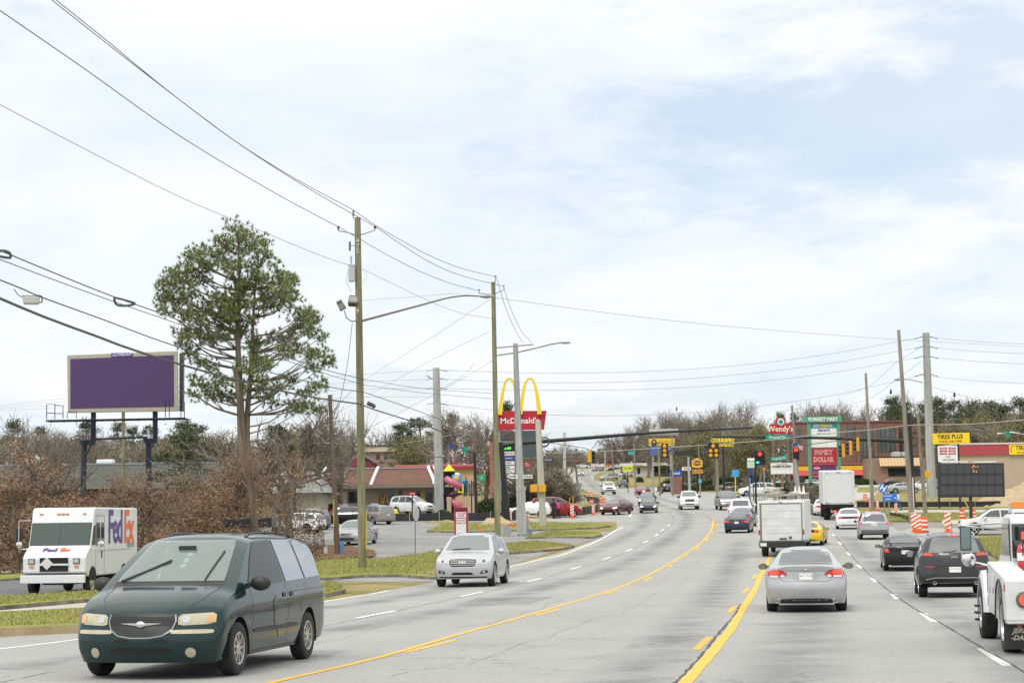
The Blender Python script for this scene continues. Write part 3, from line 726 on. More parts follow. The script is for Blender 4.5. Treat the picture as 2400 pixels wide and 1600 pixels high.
def oval(cy, cz, ry, rz, n=14, p=2.0):
 out = []
 for i in range(n):
  a = 2*math.pi*i/n; c, s_ = math.cos(a), math.sin(a)
  out.append((cy+ry*math.copysign(abs(c)**(2/p), c), cz+rz*math.copysign(abs(s_)**(2/p), s_)))
 return out
def rrect(y0, y1, z0, z1, n=16, p=5): return oval((y0+y1)/2, (z0+z1)/2, (y1-y0)/2, (z1-z0)/2, n, p)
def build_car(S, name, detail=2):
 """returns root empty holding body and parts"""
 root = empty(name)
 pm = S['paint']
 shell = car_shell(S)
 body = shell.obj('body', [pm], root, smooth=38)
 B = Body(body.data)
 for key, axis in (('F', '+x'), ('B', '-x')):
  for nm, polys, m_, *rest in S.get(key, []):
   eps = rest[0] if rest else (.014 if nm in ('windshield', 'rear_window') else .006)
   if callable(polys): polys = polys(S)
   for grp in (polys if polys and isinstance(polys[0], tuple) and polys[0][0] == 'split' else [('one', polys)]):
    for one in (grp[1:] if grp[0] == 'split' else [grp[1]]):
     B.decal(one, axis, m_, nm, root, eps=eps, maxe=.08)
 for nm, polys, m_, *rest in S.get('SD', []):
  eps = rest[0] if rest else .006
  for axis in ('+y', '-y'):
   if len(rest) > 1 and rest[1] != axis: continue
   for p in polys: B.decal([p], axis, m_, nm, root, eps=eps)
 for nm, polys, m_ in S.get('TP', []):
  B.decal(polys, '+z', m_, nm, root)
 if S.get('seams'):
  for axis in ('+y', '-y'):
   for ln_ in S['seams']: B.seam([ln_], axis, trimM, 'door_seam', root)
 for ln_ in S.get('hoodseams', []): B.seam([ln_], '+z', trimM, 'hood_seam', root)
 # underbody and arch liners
 u = MB(); W = S['W']; AR = S.get('arch', S['wR']+.06)
 u.box(S['xr']+.25, S['xf']-.3, -W/2+.30, W/2-.30, S['zc']+.02, .62)
 for xw in (S['wf'], S['wr']):
  for sg in (-1, 1):
   u.lathe([(AR+.004, sg*(W/2-.31)), (AR+.004, sg*(W/2-.025))], (xw, 0, S['wR']), 'y', 14, -.25, math.pi+.25)
 u.box(S['wr']-.1, S['wf']+.1, -W/2+.10, W/2-.10, S['zc']-.015, S['zc']+.05) if S['zc'] > .2 else None
 u.cyl((S['wr'], -W/2+.2, S['wR']), (S['wr'], W/2-.2, S['wR']), .05); u.cyl((S['wf'], -W/2+.2, S['wR']), (S['wf'], W/2-.2, S['wR']), .05)
 u.obj('underbody', darkM, root)
 # wheels
 tw = S.get('tw', .215)
 for xw in (S['wf'], S['wr']):
  for sg in (-1, 1):
   wheel(root, xw, sg*(W/2-tw/2-S.get('wi', .02)), S['wR'], tw, S.get('rimM', alloyM), S.get('spokes', 5), S.get('rr', .64), S.get('rst', 'spoke'), sg)
 # mirrors
 mx, mz, msz = S.get('mirror', (.75, .98, 1))
 ym = W/2*.93
 for sg in (-1, 1):
  mo = MB(); mo.sph((mx, sg*(ym+.155), mz), .105*msz, 12, 8, (.72, 1.15, .82))
  mo.add([(mx+.03, sg*(ym-.03), mz-.07), (mx-.03, sg*(ym-.03), mz-.07), (mx-.03, sg*(ym+.1), mz-.02), (mx+.03, sg*(ym+.1), mz-.02), (mx+.03, sg*(ym-.03), mz), (mx-.03, sg*(ym-.03), mz), (mx-.03, sg*(ym+.1), mz+.03), (mx+.03, sg*(ym+.1), mz+.03)], [(0, 1, 2, 3), (4, 7, 6, 5), (0, 3, 7, 4), (1, 5, 6, 2)])
  mobj = mo.obj('side_mirror', S.get('mirM', pm), root, smooth=50)
  gl = MB(); gl.lathe([(.001, 0), (.08*msz, 0)], (mx-.078*msz, sg*(ym+.155), mz), 'x', 12)
  gl.obj('mirror_glass', mat('mirror_glass', (.35, .4, .42), .03, .9), mobj, fix=False)
 if S.get('rails'):
  (xa, xb, yy, zz) = S['rails']
  for sg in (-1, 1):
   rl = MB(); pts = []
   for i in range(9):
    x = lerp(xa, xb, i/8); h, _ = B.hit(x, sg*yy, '+z'); zt_ = h.z if h else zz
    pts.append((x, sg*yy, zt_+(.0 if i in (0, 8) else .045)))
   rl.tube(pts, .016, 6); rl.obj('roof_rail', S.get('railM', trimM), root, smooth=60)
 if S.get('ant'):
  x, y = S['ant']; h, _ = B.hit(x, y, '+z')
  if h: MB().tube([(h.x, h.y, h.z-.01), (h.x-.15, h.y, h.z+.3)], .006, 5).obj('antenna', trimM, root)
 for (y, z) in S.get('exh', []):
  h, _ = B.hit(y, z+.08, '-x'); xx = h.x if h else S['xr']
  MB().lathe([(.038, xx+.12), (.038, xx-.01), (.048, xx-.012), (.048, xx+.12)], (0, y, z), 'x', 14).obj('exhaust_pipe', chromeM, root, smooth=50)
 if S.get('wipers'):
  for (y0, z0, y1, z1) in S['wipers']:
   pts = []
   for i in range(7):
    yy, zz = lerp(y0, y1, i/6), lerp(z0, z1, i/6); h, _ = B.hit(yy, zz, '+x')
    if h: pts.append(h+Vector((.02, 0, .01)))
   if len(pts) > 2: MB().tube(pts, .011, 5).obj('wiper', trimM, root)
 root['_S'] = 0; del root['_S']
 return root, B
def ptxt(B, root, s, y, z, size, axis, m_, name='plate_number', parent=None):
 """short text on a flat plate mounted on the car"""
 h, _ = B.hit(y, z, axis)
 if h is None: return
 rot = (R(90), 0, R(90) if axis == '+x' else R(-90))
 return text(name, s, size, m_, root, (h.x+(.012 if axis == '+x' else -.012), y, z), rot, ext=.001)
CARS = {}
def place(root, px, py, heading, pxw=None, scale=1.0, off=(0, 0), label=None, cat=None, group=None, mats=None, lift=0.008, Y=None):
 """put the vehicle so that the ground under its centre is seen at px,py"""
 p = gp(px, py)
 if Y is not None:
  p = at(px, py, Y); p.z = zt(Y)
 a = R(90-heading); fx = Vector((math.cos(a), math.sin(a), 0))
 za, zb = zt(p.y+fx.y*1.4), zt(p.y-fx.y*1.4)
 fwd = Vector((fx.x*2.8, fx.y*2.8, za-zb)).normalized()
 left = Vector((0, 0, 1)).cross(fwd).normalized(); up = fwd.cross(left)
 M = Matrix((fwd, left, up)).transposed().to_4x4()
 p.z = (za+zb)/2+lift
 root.matrix_world = Matrix.Translation(p) @ M @ Matrix.Scale(scale, 4)
 tag(root, label, cat, group)
 return root
def repaint(root, old, new):
 """give a copied vehicle its own paint on shared mesh data"""
 for c in KID[root.name]:
  for o in [c]+KID.get(c.name, []):
   if o.type != 'MESH': continue
   for s_ in o.material_slots:
    if s_.material == old:
     s_.link = 'OBJECT'; s_.material = new
# ---- hero vehicles -------------------------------------------------
green = paint('dark_green', (.009, .032, .034), .2, .18)
silver = paint('silver', (.44, .45, .46), .6, .30)
silver2 = paint('pearl_silver', (.46, .475, .49), .4, .32)
greym = paint('granite_grey', (.055, .058, .062), .5, .3)
blackp = paint('black', (.012, .012, .014), .2, .25)
whitep_ = paint('white', (.72, .73, .74), .0, .3)
bluep = paint('navy', (.03, .045, .07), .4, .3)
maroon = paint('maroon', (.10, .012, .018), .4, .3)
redp = paint('red', (.28, .018, .02), .3, .3)
champ = paint('champagne', (.30, .28, .26), .45, .34)
purpleg = paint('mauve_grey', (.17, .14, .15), .45, .34)
yelp = paint('yellow', (.72, .48, .02), .1, .3)
teal = paint('blue_grey', (.16, .24, .32), .4, .33)
gunm = paint('gunmetal', (.16, .165, .17), .5, .33)
def split(*a): return [('split',)+tuple([x] for x in a)]
clearG = bpy.data.materials.new('green_glass_sky_haze'); clearG.use_nodes = True; n, l = clearG.node_tree.nodes, clearG.node_tree.links
tr_ = N(n, 'ShaderNodeBsdfTransparent'); tr_.inputs[0].default_value = (.70, .82, .78, 1); gl_ = N(n, 'ShaderNodeBsdfGlossy', i_Roughness=.02); df_ = N(n, 'ShaderNodeBsdfDiffuse'); df_.inputs[0].default_value = (.50, .64, .60, 1)  # the pale diffuse share paints reflected sky into the glass
m0 = N(n, 'ShaderNodeMixShader', i_0=.27); l.new(tr_.outputs[0], m0.inputs[1]); l.new(df_.outputs[0], m0.inputs[2]); fr_ = N(n, 'ShaderNodeFresnel', i_IOR=1.9); m1_ = N(n, 'ShaderNodeMixShader'); l.new(fr_.outputs[0], m1_.inputs[0]); l.new(m0.outputs[0], m1_.inputs[1]); l.new(gl_.outputs[0], m1_.inputs[2]); l.new(m1_.outputs[0], n['Material Output'].inputs[0])
# minivan
S_van = dict(W=1.99, H=1.79, xf=2.50, xr=-2.57, wf=1.55, wr=-1.48, wR=.335, arch=.40, zc=.24, yr=.70, tw=.20, rise=-.03, riser=.06,
  top=[(-2.57, .98), (-2.55, 1.10), (-2.50, 1.30), (-2.40, 1.50), (-2.26, 1.66), (-2.05, 1.735), (-1.6, 1.77), (-.6, 1.79), (.2, 1.775), (.42, 1.745), (.62, 1.66), (.9, 1.51), (1.3, 1.29), (1.50, 1.17), (1.56, 1.135), (1.9, 1.055), (2.25, .945), (2.40, .875), (2.47, .82), (2.50, .76)],
  belt=[(-2.57, .93), (-2.5, 1.04), (-2.3, 1.09), (0, 1.05), (1.2, 1.03), (1.55, 1.01), (2.0, .93), (2.35, .84), (2.5, .72)],
  nose=[(.2, .10), (.32, .03), (.45, 0), (.58, .02), (.64, .06), (.80, .09), (.9, .12)], tail=[(.25, .08), (.45, 0), (.62, .02), (.7, .06), (1.1, .06), (1.7, .06)],
  plan=(.30, .10), corner=(.10, .10), edge=.09, inset=.01, side=[(0, .93), (.12, .96), (.3, .985), (.45, .985), (.55, 1.0), (.75, 1.0), (.9, .985), (1, .955)],
  paint=green, rimM=mat('weathered_alloy', (.50, .48, .45), .4, .7, var=.2, vs=20), spokes=9, rr=.60, mirror=(1.02, 1.14, 1.15), mirM=trimM,
  rails=(-2.0, .1, .56, 1.8), railM=trimM,
  F=[('windshield', [[(-.72, 1.185), (.72, 1.185), (.70, 1.28), (.60, 1.62), (.55, 1.70), (-.55, 1.70), (-.60, 1.62), (-.70, 1.28)]], clearG),
  ('cowl', [[(-.74, 1.135), (.74, 1.135), (.73, 1.182), (-.73, 1.182)]], trimM, .005),
  ('headlight', split([(.46, .68), (.52, .665), (.80, .675), (.885, .70), (.885, .79), (.84, .815), (.50, .80), (.46, .77)], [(-.46, .68), (-.52, .665), (-.80, .675), (-.885, .70), (-.885, .79), (-.84, .815), (-.50, .80), (-.46, .77)]), lampY, .008),
  ('turn_signal', split([(.79, .70), (.865, .705), (.875, .745), (.86, .785), (.79, .78)], [(-.79, .70), (-.865, .705), (-.875, .745), (-.86, .785), (-.79, .78)]), mat('faded_amber_lens', (.62, .33, .10), .2, coat=1), .012),
  ('marker_lamp', split(rrect(.38, .88, .565, .615), rrect(-.88, -.38, .565, .615)), lampY, .008),
  ('grille', [[(-.40, .80), (-.42, .72), (-.38, .62), (-.28, .555), (-.12, .53), (.12, .53), (.28, .555), (.38, .62), (.42, .72), (.40, .80), (.2, .815), (-.2, .815)]], mat('dark_grille', (.018, .018, .018), .5), .008),
  ('lower_grille', [rrect(-.40, .40, .325, .395)], darkM, .004), ('bumper_slot', split(rrect(.14, .34, .46, .50), rrect(-.34, -.14, .46, .50)), darkM, .004),
  ('fog_lamp', split(oval(.62, .335, .062, .062), oval(-.62, .335, .062, .062)), lampY, .012)],
  B=[('rear_window', [[(-.70, 1.14), (.70, 1.14), (.62, 1.62), (-.62, 1.62)]], clearG), ('tail_light', split([(.78, .75), (.95, .75), (.93, 1.2), (.82, 1.2)], [(-.78, .75), (-.95, .75), (-.93, 1.2), (-.82, 1.2)]), redL)],
  SD=[('side_window', [[(.30, 1.66), (-.42, 1.69), (-.46, 1.12), (1.02, 1.10), (.98, 1.17), (.62, 1.47)]], mat('painted_cabin_shade', (.012, .014, .014), .3), .006, '+y'),  # near-black sheet paints the shaded cabin seen through the open front window
   ('side_window', [[(-.54, 1.69), (-1.36, 1.69), (-1.42, 1.14), (-.56, 1.12)], [(-1.44, 1.69), (-2.05, 1.66), (-2.22, 1.55), (-2.36, 1.30), (-2.38, 1.17), (-1.50, 1.14)]], mat('sky_tinted_glass', (.40, .42, .45), .03, .85), .006, '+y'), ('side_window', [[(.30, 1.66), (-.42, 1.69), (-.46, 1.12), (1.02, 1.10), (.98, 1.17), (.62, 1.47)], [(-.54, 1.69), (-1.36, 1.69), (-1.42, 1.14), (-.56, 1.12)], [(-1.44, 1.69), (-2.05, 1.66), (-2.22, 1.55), (-2.36, 1.30), (-2.38, 1.17), (-1.50, 1.14)]], clearG, .006, '-y'),
   ('rub_strip', [rrect(-.98, .98, .50, .555)], trimM, .010), ('door_handle', [oval(-.30, .95, .075, .035), oval(-.64, .95, .075, .035)], trimM, .010)],
  seams=[[(1.02, 1.09), (1.04, .8), (1.03, .30)], [(-.49, 1.68), (-.47, 1.1), (-.48, .30)], [(-.48, .27), (1.03, .27)], [(-1.06, .27), (-.48, .27)], [(-1.40, 1.1), (-1.42, .85)], [(-.48, .98), (-2.40, 1.0)]],
  hoodseams=[[(1.5, .72), (2.0, .66), (2.32, .50)], [(1.5, -.72), (2.0, -.66), (2.32, -.50)]],
  wipers=[(-.62, 1.18, -.12, 1.44), (-.66, 1.18, -.12, 1.42), (.48, 1.19, .52, 1.55)])
van, Bv = build_car(S_van, 'minivan')
# winged badge, chrome grille surround, grille mesh
h, _ = Bv.hit(0, .68, '+x')
for zz in [.56+.022*i for i in range(11)]:
 hw_ = .39 if zz > .66 else .39-(.66-zz)*2.0
 Bv.seam([[(-hw_, zz), (hw_, zz)]], '+x', mat('grille_bar', (.04, .04, .04), .4, .5), 'grille_bar', van, wd=.006, eps=.012)
Bv.seam([[(-.42, .80), (-.435, .72), (-.395, .615), (-.29, .545), (-.12, .518), (.12, .518), (.29, .545), (.395, .615), (.435, .72), (.42, .80)]], '+x', mat('grey_trim', (.30, .33, .33), .3, .5), 'grille_trim', van, wd=.016, eps=.012)
bd = MB(); bd.sph((h.x+.03, 0, .68), .055, 12, 8, (.35, 1.1, .75))
for sg in (-1, 1): bd.add([(h.x+.03, sg*.05, .70), (h.x+.03, sg*.05, .665), (h.x+.0, sg*.26, .69), (h.x+.0, sg*.26, .695)], [(0, 1, 2, 3)])
bd.obj('badge', chromeM, van, smooth=40, fix=False)
Bv.seam([[(-.90, .52), (-.5, .50), (.5, .50), (.90, .52)]], '+x', trimM, 'bumper_crease', van, wd=.006)
for (yy, z0, z1) in ((.07, 1.50, 1.54), (.07, 1.42, 1.47), (.07, 1.35, 1.40)): Bv.decal([rrect(yy-.035, yy+.035, z0, z1)], '+x', mat('sticker', (.45, .62, .62), .4), 'sticker', van, eps=.008)
# dented door: crumpled patch of bare primer
Bv.decal([[(.15, .62), (.2, .88), (.05, .96), (-.15, .90), (-.3, .75), (-.28, .42), (-.1, .38)]], '+y', paint('crushed_green', (.03, .055, .055), .4, .2), 'dented_panel', van, eps=.006, label='crumpled door skin')
# real openings behind the windscreen and the front door glass, with the cabin inside
vb = [c for c in van.children if c.name.startswith('body')][0]; bm = bmesh.new(); bm.from_mesh(vb.data); kill = []
for f in bm.faces:
 c, nn = f.calc_center_median(), f.normal
 if .66 < c.x < 1.50 and abs(c.y) < lerp(.66, .48, (c.z-1.2)/.5) and 1.2 < c.z < 1.68 and nn.z > .2: kill.append(f)
 if c.y < 0 and -2.2 < c.x < .9 and abs(nn.y) > .6 and 1.17 < c.z < min(1.60, 1.66-(max(0, c.x-.25)*.75)): kill.append(f)
 elif c.x < -2.2 and abs(c.y) < .56 and 1.2 < c.z < 1.56 and nn.x < -.5: kill.append(f)
 elif -.38 < c.x < .90 and abs(nn.y) > .6 and 1.14 < c.z < min(1.62, 1.66-(max(0, c.x-.25)*.75)): kill.append(f)
bmesh.ops.delete(bm, geom=kill, context='FACES'); bm.to_mesh(vb.data); bm.free()
cabM = mat('cabin_trim', (.30, .32, .31), .8)
MB().prism([(.95, .95), (1.45, .95), (1.42, 1.10), (1.15, 1.16), (.98, 1.10)], -.82, .82, 'y').obj('dashboard', cabM, van, bevel=.03); MB().box(-2.2, 1.4, -.8, .8, .62, .66).obj('cabin_floor', trimM, van)
for sg in (-1, 1):
 s_ = MB(); s_.box(-.1, .45, sg*.42-.25, sg*.42+.25, .75, .92).box(-.22, -.02, sg*.42-.25, sg*.42+.25, .9, 1.42).box(-.22, -.10, sg*.42-.13, sg*.42+.13, 1.46, 1.64).obj('front_seat', cabM, van, bevel=.05)
MB().box(-1.2, -1.0, -.7, .7, .9, 1.45).obj('rear_bench', cabM, van, bevel=.05)
sw = MB(); sw.tube([(.85+.07*math.sin(i*.5236), .42+.19*math.cos(i*.5236), 1.10+.18*math.sin(i*.5236)) for i in range(13)], .016, 6); sw.obj('steering_wheel', trimM, van); MB().box(.78, .80, -.12, .12, 1.56, 1.63).obj('rear_view_mirror', trimM, van)
Bv.decal([oval(-.55, .74, .055, .045)], '+x', lampM, 'headlamp_bowl', van, eps=.014); Bv.decal([oval(.55, .74, .055, .045)], '+x', lampM, 'headlamp_bowl', van, eps=.014)
place(van, 487, 1562, 190.5, scale=1.06, label='dark green minivan with dented doors and a winged chrome badge, nearest the camera', cat='minivan')
# silver crossover coming round the bend
def front_suv(): pass
S_qx = dict(W=1.96, H=1.74, xf=2.42, xr=-2.50, wf=1.47, wr=-1.43, wR=.385, arch=.445, zc=.27, yr=.66, tw=.235, rise=.0, riser=.08,
  top=[(-2.50, 1.0), (-2.47, 1.12), (-2.38, 1.30), (-2.15, 1.55), (-1.9, 1.645), (-1.2, 1.70), (-.3, 1.74), (.15, 1.72), (.35, 1.68), (.9, 1.40), (1.25, 1.20), (1.35, 1.14), (1.6, 1.10), (2.0, 1.03), (2.25, .95), (2.36, .88), (2.42, .78)],
  belt=[(-2.50, .95), (-2.3, 1.08), (-.5, 1.06), (1.1, 1.02), (1.4, 1.01), (2.0, .94), (2.3, .84), (2.42, .74)],
  nose=[(.2, .10), (.3, .02), (.45, .0), (.62, .0), (.8, .04), (.95, .12)], tail=[(.25, .1), (.5, 0), (.7, .03), (1.1, .1)], plan=(.34, .16), corner=(.12, .10), edge=.09,
  paint=silver2, spokes=5, rr=.70, mirror=(.80, 1.13, 1.1), rails=(-1.9, .1, .55, 1.7), railM=alloyM,
  F=[('windshield', [[(-.73, 1.19), (.73, 1.19), (.58, 1.66), (-.58, 1.66)]], wsM),
  ('headlight', split([(.50, .83), (.60, .80), (.72, .80), (.86, .86), (.90, .93), (.70, .90)], [(-.50, .83), (-.60, .80), (-.72, .80), (-.86, .86), (-.90, .93), (-.70, .90)]), lampM, .006),
  ('headlight_unit', split(oval(.68, .845, .05, .04), oval(-.68, .845, .05, .04)), steelM, .012),
  ('grille', [[(-.42, .91), (-.46, .85), (-.42, .70), (-.34, .66), (.34, .66), (.42, .70), (.46, .85), (.42, .91), (0, .93)]], trimM, .006),
  ('lower_grille', [[(-.38, .40), (.38, .40), (.30, .48), (-.30, .48)]], darkM), ('fog_lamp_pocket', split([(.56, .42), (.82, .46), (.80, .55), (.62, .53)], [(-.56, .42), (-.82, .46), (-.80, .55), (-.62, .53)]), trimM, .005),
  ('fog_lamp', split(oval(.69, .49, .04, .035), oval(-.69, .49, .04, .035)), lampM, .012), ('skid_trim', [[(-.80, .30), (.80, .30), (.78, .345), (-.78, .345)]], trimM)],
  B=[('rear_window', [[(-.62, 1.12), (.62, 1.12), (.52, 1.52), (-.52, 1.52)]], rwM), ('tail_light', split(oval(.72, 1.0, .13, .09), oval(-.72, 1.0, .13, .09)), redL)],
  SD=[('side_window', [[(.25, 1.62), (-.30, 1.63), (-.32, 1.10), (1.0, 1.10), (.9, 1.2)], [(-.38, 1.63), (-1.10, 1.60), (-1.22, 1.12), (-.40, 1.10)], [(-1.20, 1.58), (-1.75, 1.50), (-1.95, 1.30), (-1.8, 1.16), (-1.30, 1.13)]], glassM)],
  seams=[[(.98, 1.09), (1.0, .7), (.95, .32)], [(-.35, 1.6), (-.34, 1.1), (-.38, .32)], [(-1.15, 1.1), (-1.2, .8)], [(-.38, .32), (.95, .32)]],
  wipers=[(-.5, 1.2, .1, 1.23)])
qx, Bq = build_car(S_qx, 'suv')
for zz in (.72, .775, .83, .885): Bq.seam([[(-.41, zz), (.41, zz)]], '+x', chromeM, 'grille_bar', qx, wd=.012, eps=.014)
Bq.seam([[(-.42, .92), (-.47, .85), (-.43, .69), (-.34, .645), (.34, .645), (.43, .69), (.47, .85), (.42, .92), (0, .94), (-.42, .92)]], '+x', chromeM, 'grille_trim', qx, wd=.018, eps=.012)
Bq.decal([oval(-.055, .80, .055, .042), oval(.055, .80, .055, .042)], '+x', chromeM, 'badge', qx, eps=.022)
Bq.decal([oval(-.055, .80, .033, .022), oval(.055, .80, .033, .022)], '+x', trimM, 'badge', qx, eps=.025)
place(qx, 1110, 1370, 187.5, scale=1.03, label='silver SUV with a wide slatted grille coming round the bend alone', cat='SUV')
# silver saloon in front
S_gs = dict(W=1.82, H=1.43, xf=2.27, xr=-2.55, wf=1.42, wr=-1.43, wR=.33, arch=.385, zc=.20, yr=.55, tw=.24, rise=.02, riser=.0,
  top=[(-2.55, .92), (-2.52, 1.02), (-2.44, 1.045), (-2.2, 1.05), (-1.78, 1.075), (-1.62, 1.12), (-1.2, 1.30), (-.85, 1.395), (-.4, 1.43), (0, 1.42), (.35, 1.36), (.8, 1.16), (1.12, 1.00), (1.2, .965), (1.7, .90), (2.1, .80), (2.22, .70), (2.27, .62)],
  belt=[(-2.55, .88), (-2.45, .97), (-1.8, .985), (-.8, .95), (.8, .91), (1.2, .90), (1.8, .83), (2.2, .68), (2.27, .6)],
  tail=[(.2, .12), (.3, .03), (.5, 0), (.62, .01), (.72, .05), (.9, .07), (1.05, .02)], nose=[(.2, .1), (.4, 0), (.6, .03), (.8, .1)], plan=(.3, .24), corner=(.12, .10), edge=.075,
  side=[(0, .93), (.1, .955), (.35, .985), (.6, 1.0), (.8, .985), (.93, .955), (1, .90)], inset=.03,
  paint=silver, spokes=5, rr=.68, mirror=(.62, .96, .92), mirM=mat('dull_mirror_shell', (.14, .15, .14), .5),
  B=[('rear_window', [[(-.60, 1.09), (.60, 1.09), (.565, 1.18), (.50, 1.365), (-.50, 1.365), (-.565, 1.18)]], rwM), 
  ('tail_light', split([(.40, .855), (.44, .80), (.56, .765), (.80, .77), (.84, .84), (.83, .915), (.70, .945), (.52, .93)], [(-.40, .855), (-.44, .80), (-.56, .765), (-.80, .77), (-.84, .84), (-.83, .915), (-.70, .945), (-.52, .93)]), redL, .006),
  ('brake_lamp', split(rrect(.59, .80, .845, .93), rrect(-.80, -.59, .845, .93)), redOn, .012), ('reversing_lamp', split([(.45, .80), (.55, .77), (.56, .81), (.5, .835)], [(.60, .77), (.79, .775), (.79, .82), (.60, .815)], [(-.45, .80), (-.55, .77), (-.56, .81), (-.5, .835)], [(-.60, .77), (-.79, .775), (-.79, .82), (-.60, .815)]), reflM, .012),
  ('plate_recess', [[(-.31, .86), (.31, .86), (.28, .74), (.24, .71), (-.24, .71), (-.28, .74)]], paint('recess_silver', (.38, .39, .41), .5, .4), .003),
  ('number_plate', [[(-.145, .72), (.145, .72), (.145, .86), (-.145, .86)]], plateM, .014), ('high_brake_lamp', [rrect(-.095, .095, 1.12, 1.145)], redOn, .010),
  ('diffuser', [[(-.62, .20), (.62, .20), (.55, .29), (.3, .31), (-.3, .31), (-.55, .29)]], trimM, .006), ('sticker', [oval(-.49, 1.155, .07, .03)], mat('pale_sticker', (.6, .6, .7), .5), .008)],
  F=[('windshield', [[(-.62, 1.02), (.62, 1.02), (.5, 1.36), (-.5, 1.36)]], wsM), ('headlight', split([(.5, .62), (.85, .66), (.8, .72), (.5, .7)], [(-.5, .62), (-.85, .66), (-.8, .72), (-.5, .7)]), lampM)],
  SD=[('side_window', [[(.28, 1.33), (-.15, 1.37), (-.15, .98), (.95, .96)], [(-.21, 1.37), (-.80, 1.33), (-1.30, 1.12), (-1.45, 1.02), (-.21, .98)]], glassM)],
  seams=[[(.98, .95), (1.0, .6), (.9, .27)], [(-.18, 1.0), (-.16, .6), (-.2, .27)], [(-1.0, 1.0), (-1.02, .7)], [(-.8, .26), (.9, .26)]],
  exh=[(.62, .255), (-.62, .255)])
gs, Bg = build_car(S_gs, 'saloon_car')
ptxt(Bg, gs, 'PYS1869', 0, .79, .075, '-x', mat('plate_ink', (.03, .04, .05), .6))
Bg.seam([[(-.60, 1.03), (-.55, .74), (-.48, .68), (.48, .68), (.55, .74), (.60, 1.03)]], '-x', mat('gap_shadow', (.03, .03, .03), .8), 'boot_seam', gs, wd=.008)
Bg.seam([[(-.6, 1.062), (.6, 1.062)]], '-x', trimM, 'spoiler_line', gs, wd=.014, eps=.006)
bl = MB(); h, _ = Bg.hit(0, .965, '-x')
pts = [(h.x-.012, .062*math.cos(a*.5236), .965+.036*math.sin(a*.5236)) for a in range(13)]
bl.tube(pts, .006, 4); bl.tube([(h.x-.012, -.01, .99), (h.x-.012, -.03, .95), (h.x-.012, .035, .95)], .006, 4); bl.obj('badge', chromeM, gs)
place(gs, 1891, 1425, 8.6, label='silver saloon with lit brake lights and twin exhausts, nearest car driving away', cat='saloon car')
# dark grey crossover
S_ch = dict(W=1.86, H=1.68, xf=2.25, xr=-2.37, wf=1.36, wr=-1.34, wR=.365, arch=.425, zc=.27, yr=.62, tw=.235, riser=.10,
  top=[(-2.37, .95), (-2.34, 1.06), (-2.26, 1.20), (-2.02, 1.48), (-1.86, 1.595), (-1.7, 1.625), (-1.1, 1.66), (-.3, 1.68), (.2, 1.64), (.45, 1.58), (.95, 1.28), (1.2, 1.13), (1.35, 1.09), (1.9, 1.0), (2.15, .88), (2.25, .74)],
  belt=[(-2.37, .92), (-2.25, 1.07), (-1.5, 1.10), (0, 1.05), (1.2, 1.02), (1.9, .92), (2.25, .70)],
  tail=[(.28, .10), (.42, .02), (.6, 0), (.74, .03), (.95, .06), (1.1, .05)], nose=[(.3, .08), (.6, 0), (.9, .06)], plan=(.28, .24), corner=(.12, .12), edge=.08,
  paint=greym, spokes=5, rr=.68, mirror=(.72, 1.10, 1.05), rails=(-1.6, .1, .56, 1.66), railM=alloyM, inset=.03,
  B=[('rear_window', [[(-.66, 1.16), (.66, 1.16), (.58, 1.42), (.52, 1.56), (-.52, 1.56), (-.58, 1.42)]], rwM), ('tail_light', split([(.50, 1.09), (.62, 1.08), (.84, 1.09), (.88, 1.18), (.80, 1.20), (.60, 1.16)], [(-.50, 1.09), (-.62, 1.08), (-.84, 1.09), (-.88, 1.18), (-.80, 1.20), (-.60, 1.16)]), redL, .007),
  ('brake_lamp', split([(.54, 1.10), (.82, 1.11), (.84, 1.15), (.62, 1.14)], [(-.54, 1.10), (-.82, 1.11), (-.84, 1.15), (-.62, 1.14)]), redOn, .012), ('high_brake_lamp', [rrect(-.13, .13, 1.595, 1.615)], redOn, .012),
  ('number_plate', [[(-.15, .66), (.15, .66), (.15, .80), (-.15, .80)]], plateM, .014), ('bumper_cladding', [[(-.80, .30), (.80, .30), (.86, .42), (.80, .50), (-.80, .50), (-.86, .42)]], trimM, .005), ('reflector', split(rrect(.52, .76, .785, .815), rrect(-.76, -.52, .785, .815)), redL, .008),
  ('plate_recess', [[(-.62, .60), (-.48, .85), (.48, .85), (.62, .60)]], trimM, .004)],
  F=[('windshield', [[(-.68, 1.14), (.68, 1.14), (.56, 1.56), (-.56, 1.56)]], wsM)],
  SD=[('side_window', [[(.35, 1.54), (-.25, 1.58), (-.25, 1.12), (1.0, 1.10)], [(-.32, 1.58), (-1.0, 1.56), (-1.12, 1.13), (-.32, 1.12)], [(-1.08, 1.55), (-1.5, 1.50), (-1.85, 1.22), (-1.18, 1.15)]], glassM), ('arch_trim', [[(-2.2, .5), (-1.95, .8), (-1.34, .86), (-.75, .7), (-.7, .55), (-.9, .5), (-1.0, .7), (-1.34, .79), (-1.7, .7), (-1.85, .45), (-2.2, .3)]], trimM)],
  seams=[[(-1.05, 1.1), (-1.08, .8)], [(-.28, 1.1), (-.3, .35)], [(.95, 1.1), (.98, .35)]], exh=[(.52, .39), (-.52, .39)], ant=(-1.4, 0),
  )
ch, Bc = build_car(S_ch, 'suv')
Bc.seam([[(-.74, .47), (-.5, .52), (.5, .52), (.74, .47)], [(-.5, .36), (.5, .36)]], '-x', alloyM, 'bumper_trim', ch, wd=.022, eps=.012)
ptxt(Bc, ch, 'CDZ4871', 0, .73, .07, '-x', MATS['plate_ink'])
text('badge', 'Jeep', .09, chromeM, ch, (Bc.hit(0, 1.06, '-x')[0].x-.012, 0, 1.06), (R(90), 0, R(-90)), ext=.002, off=.002)
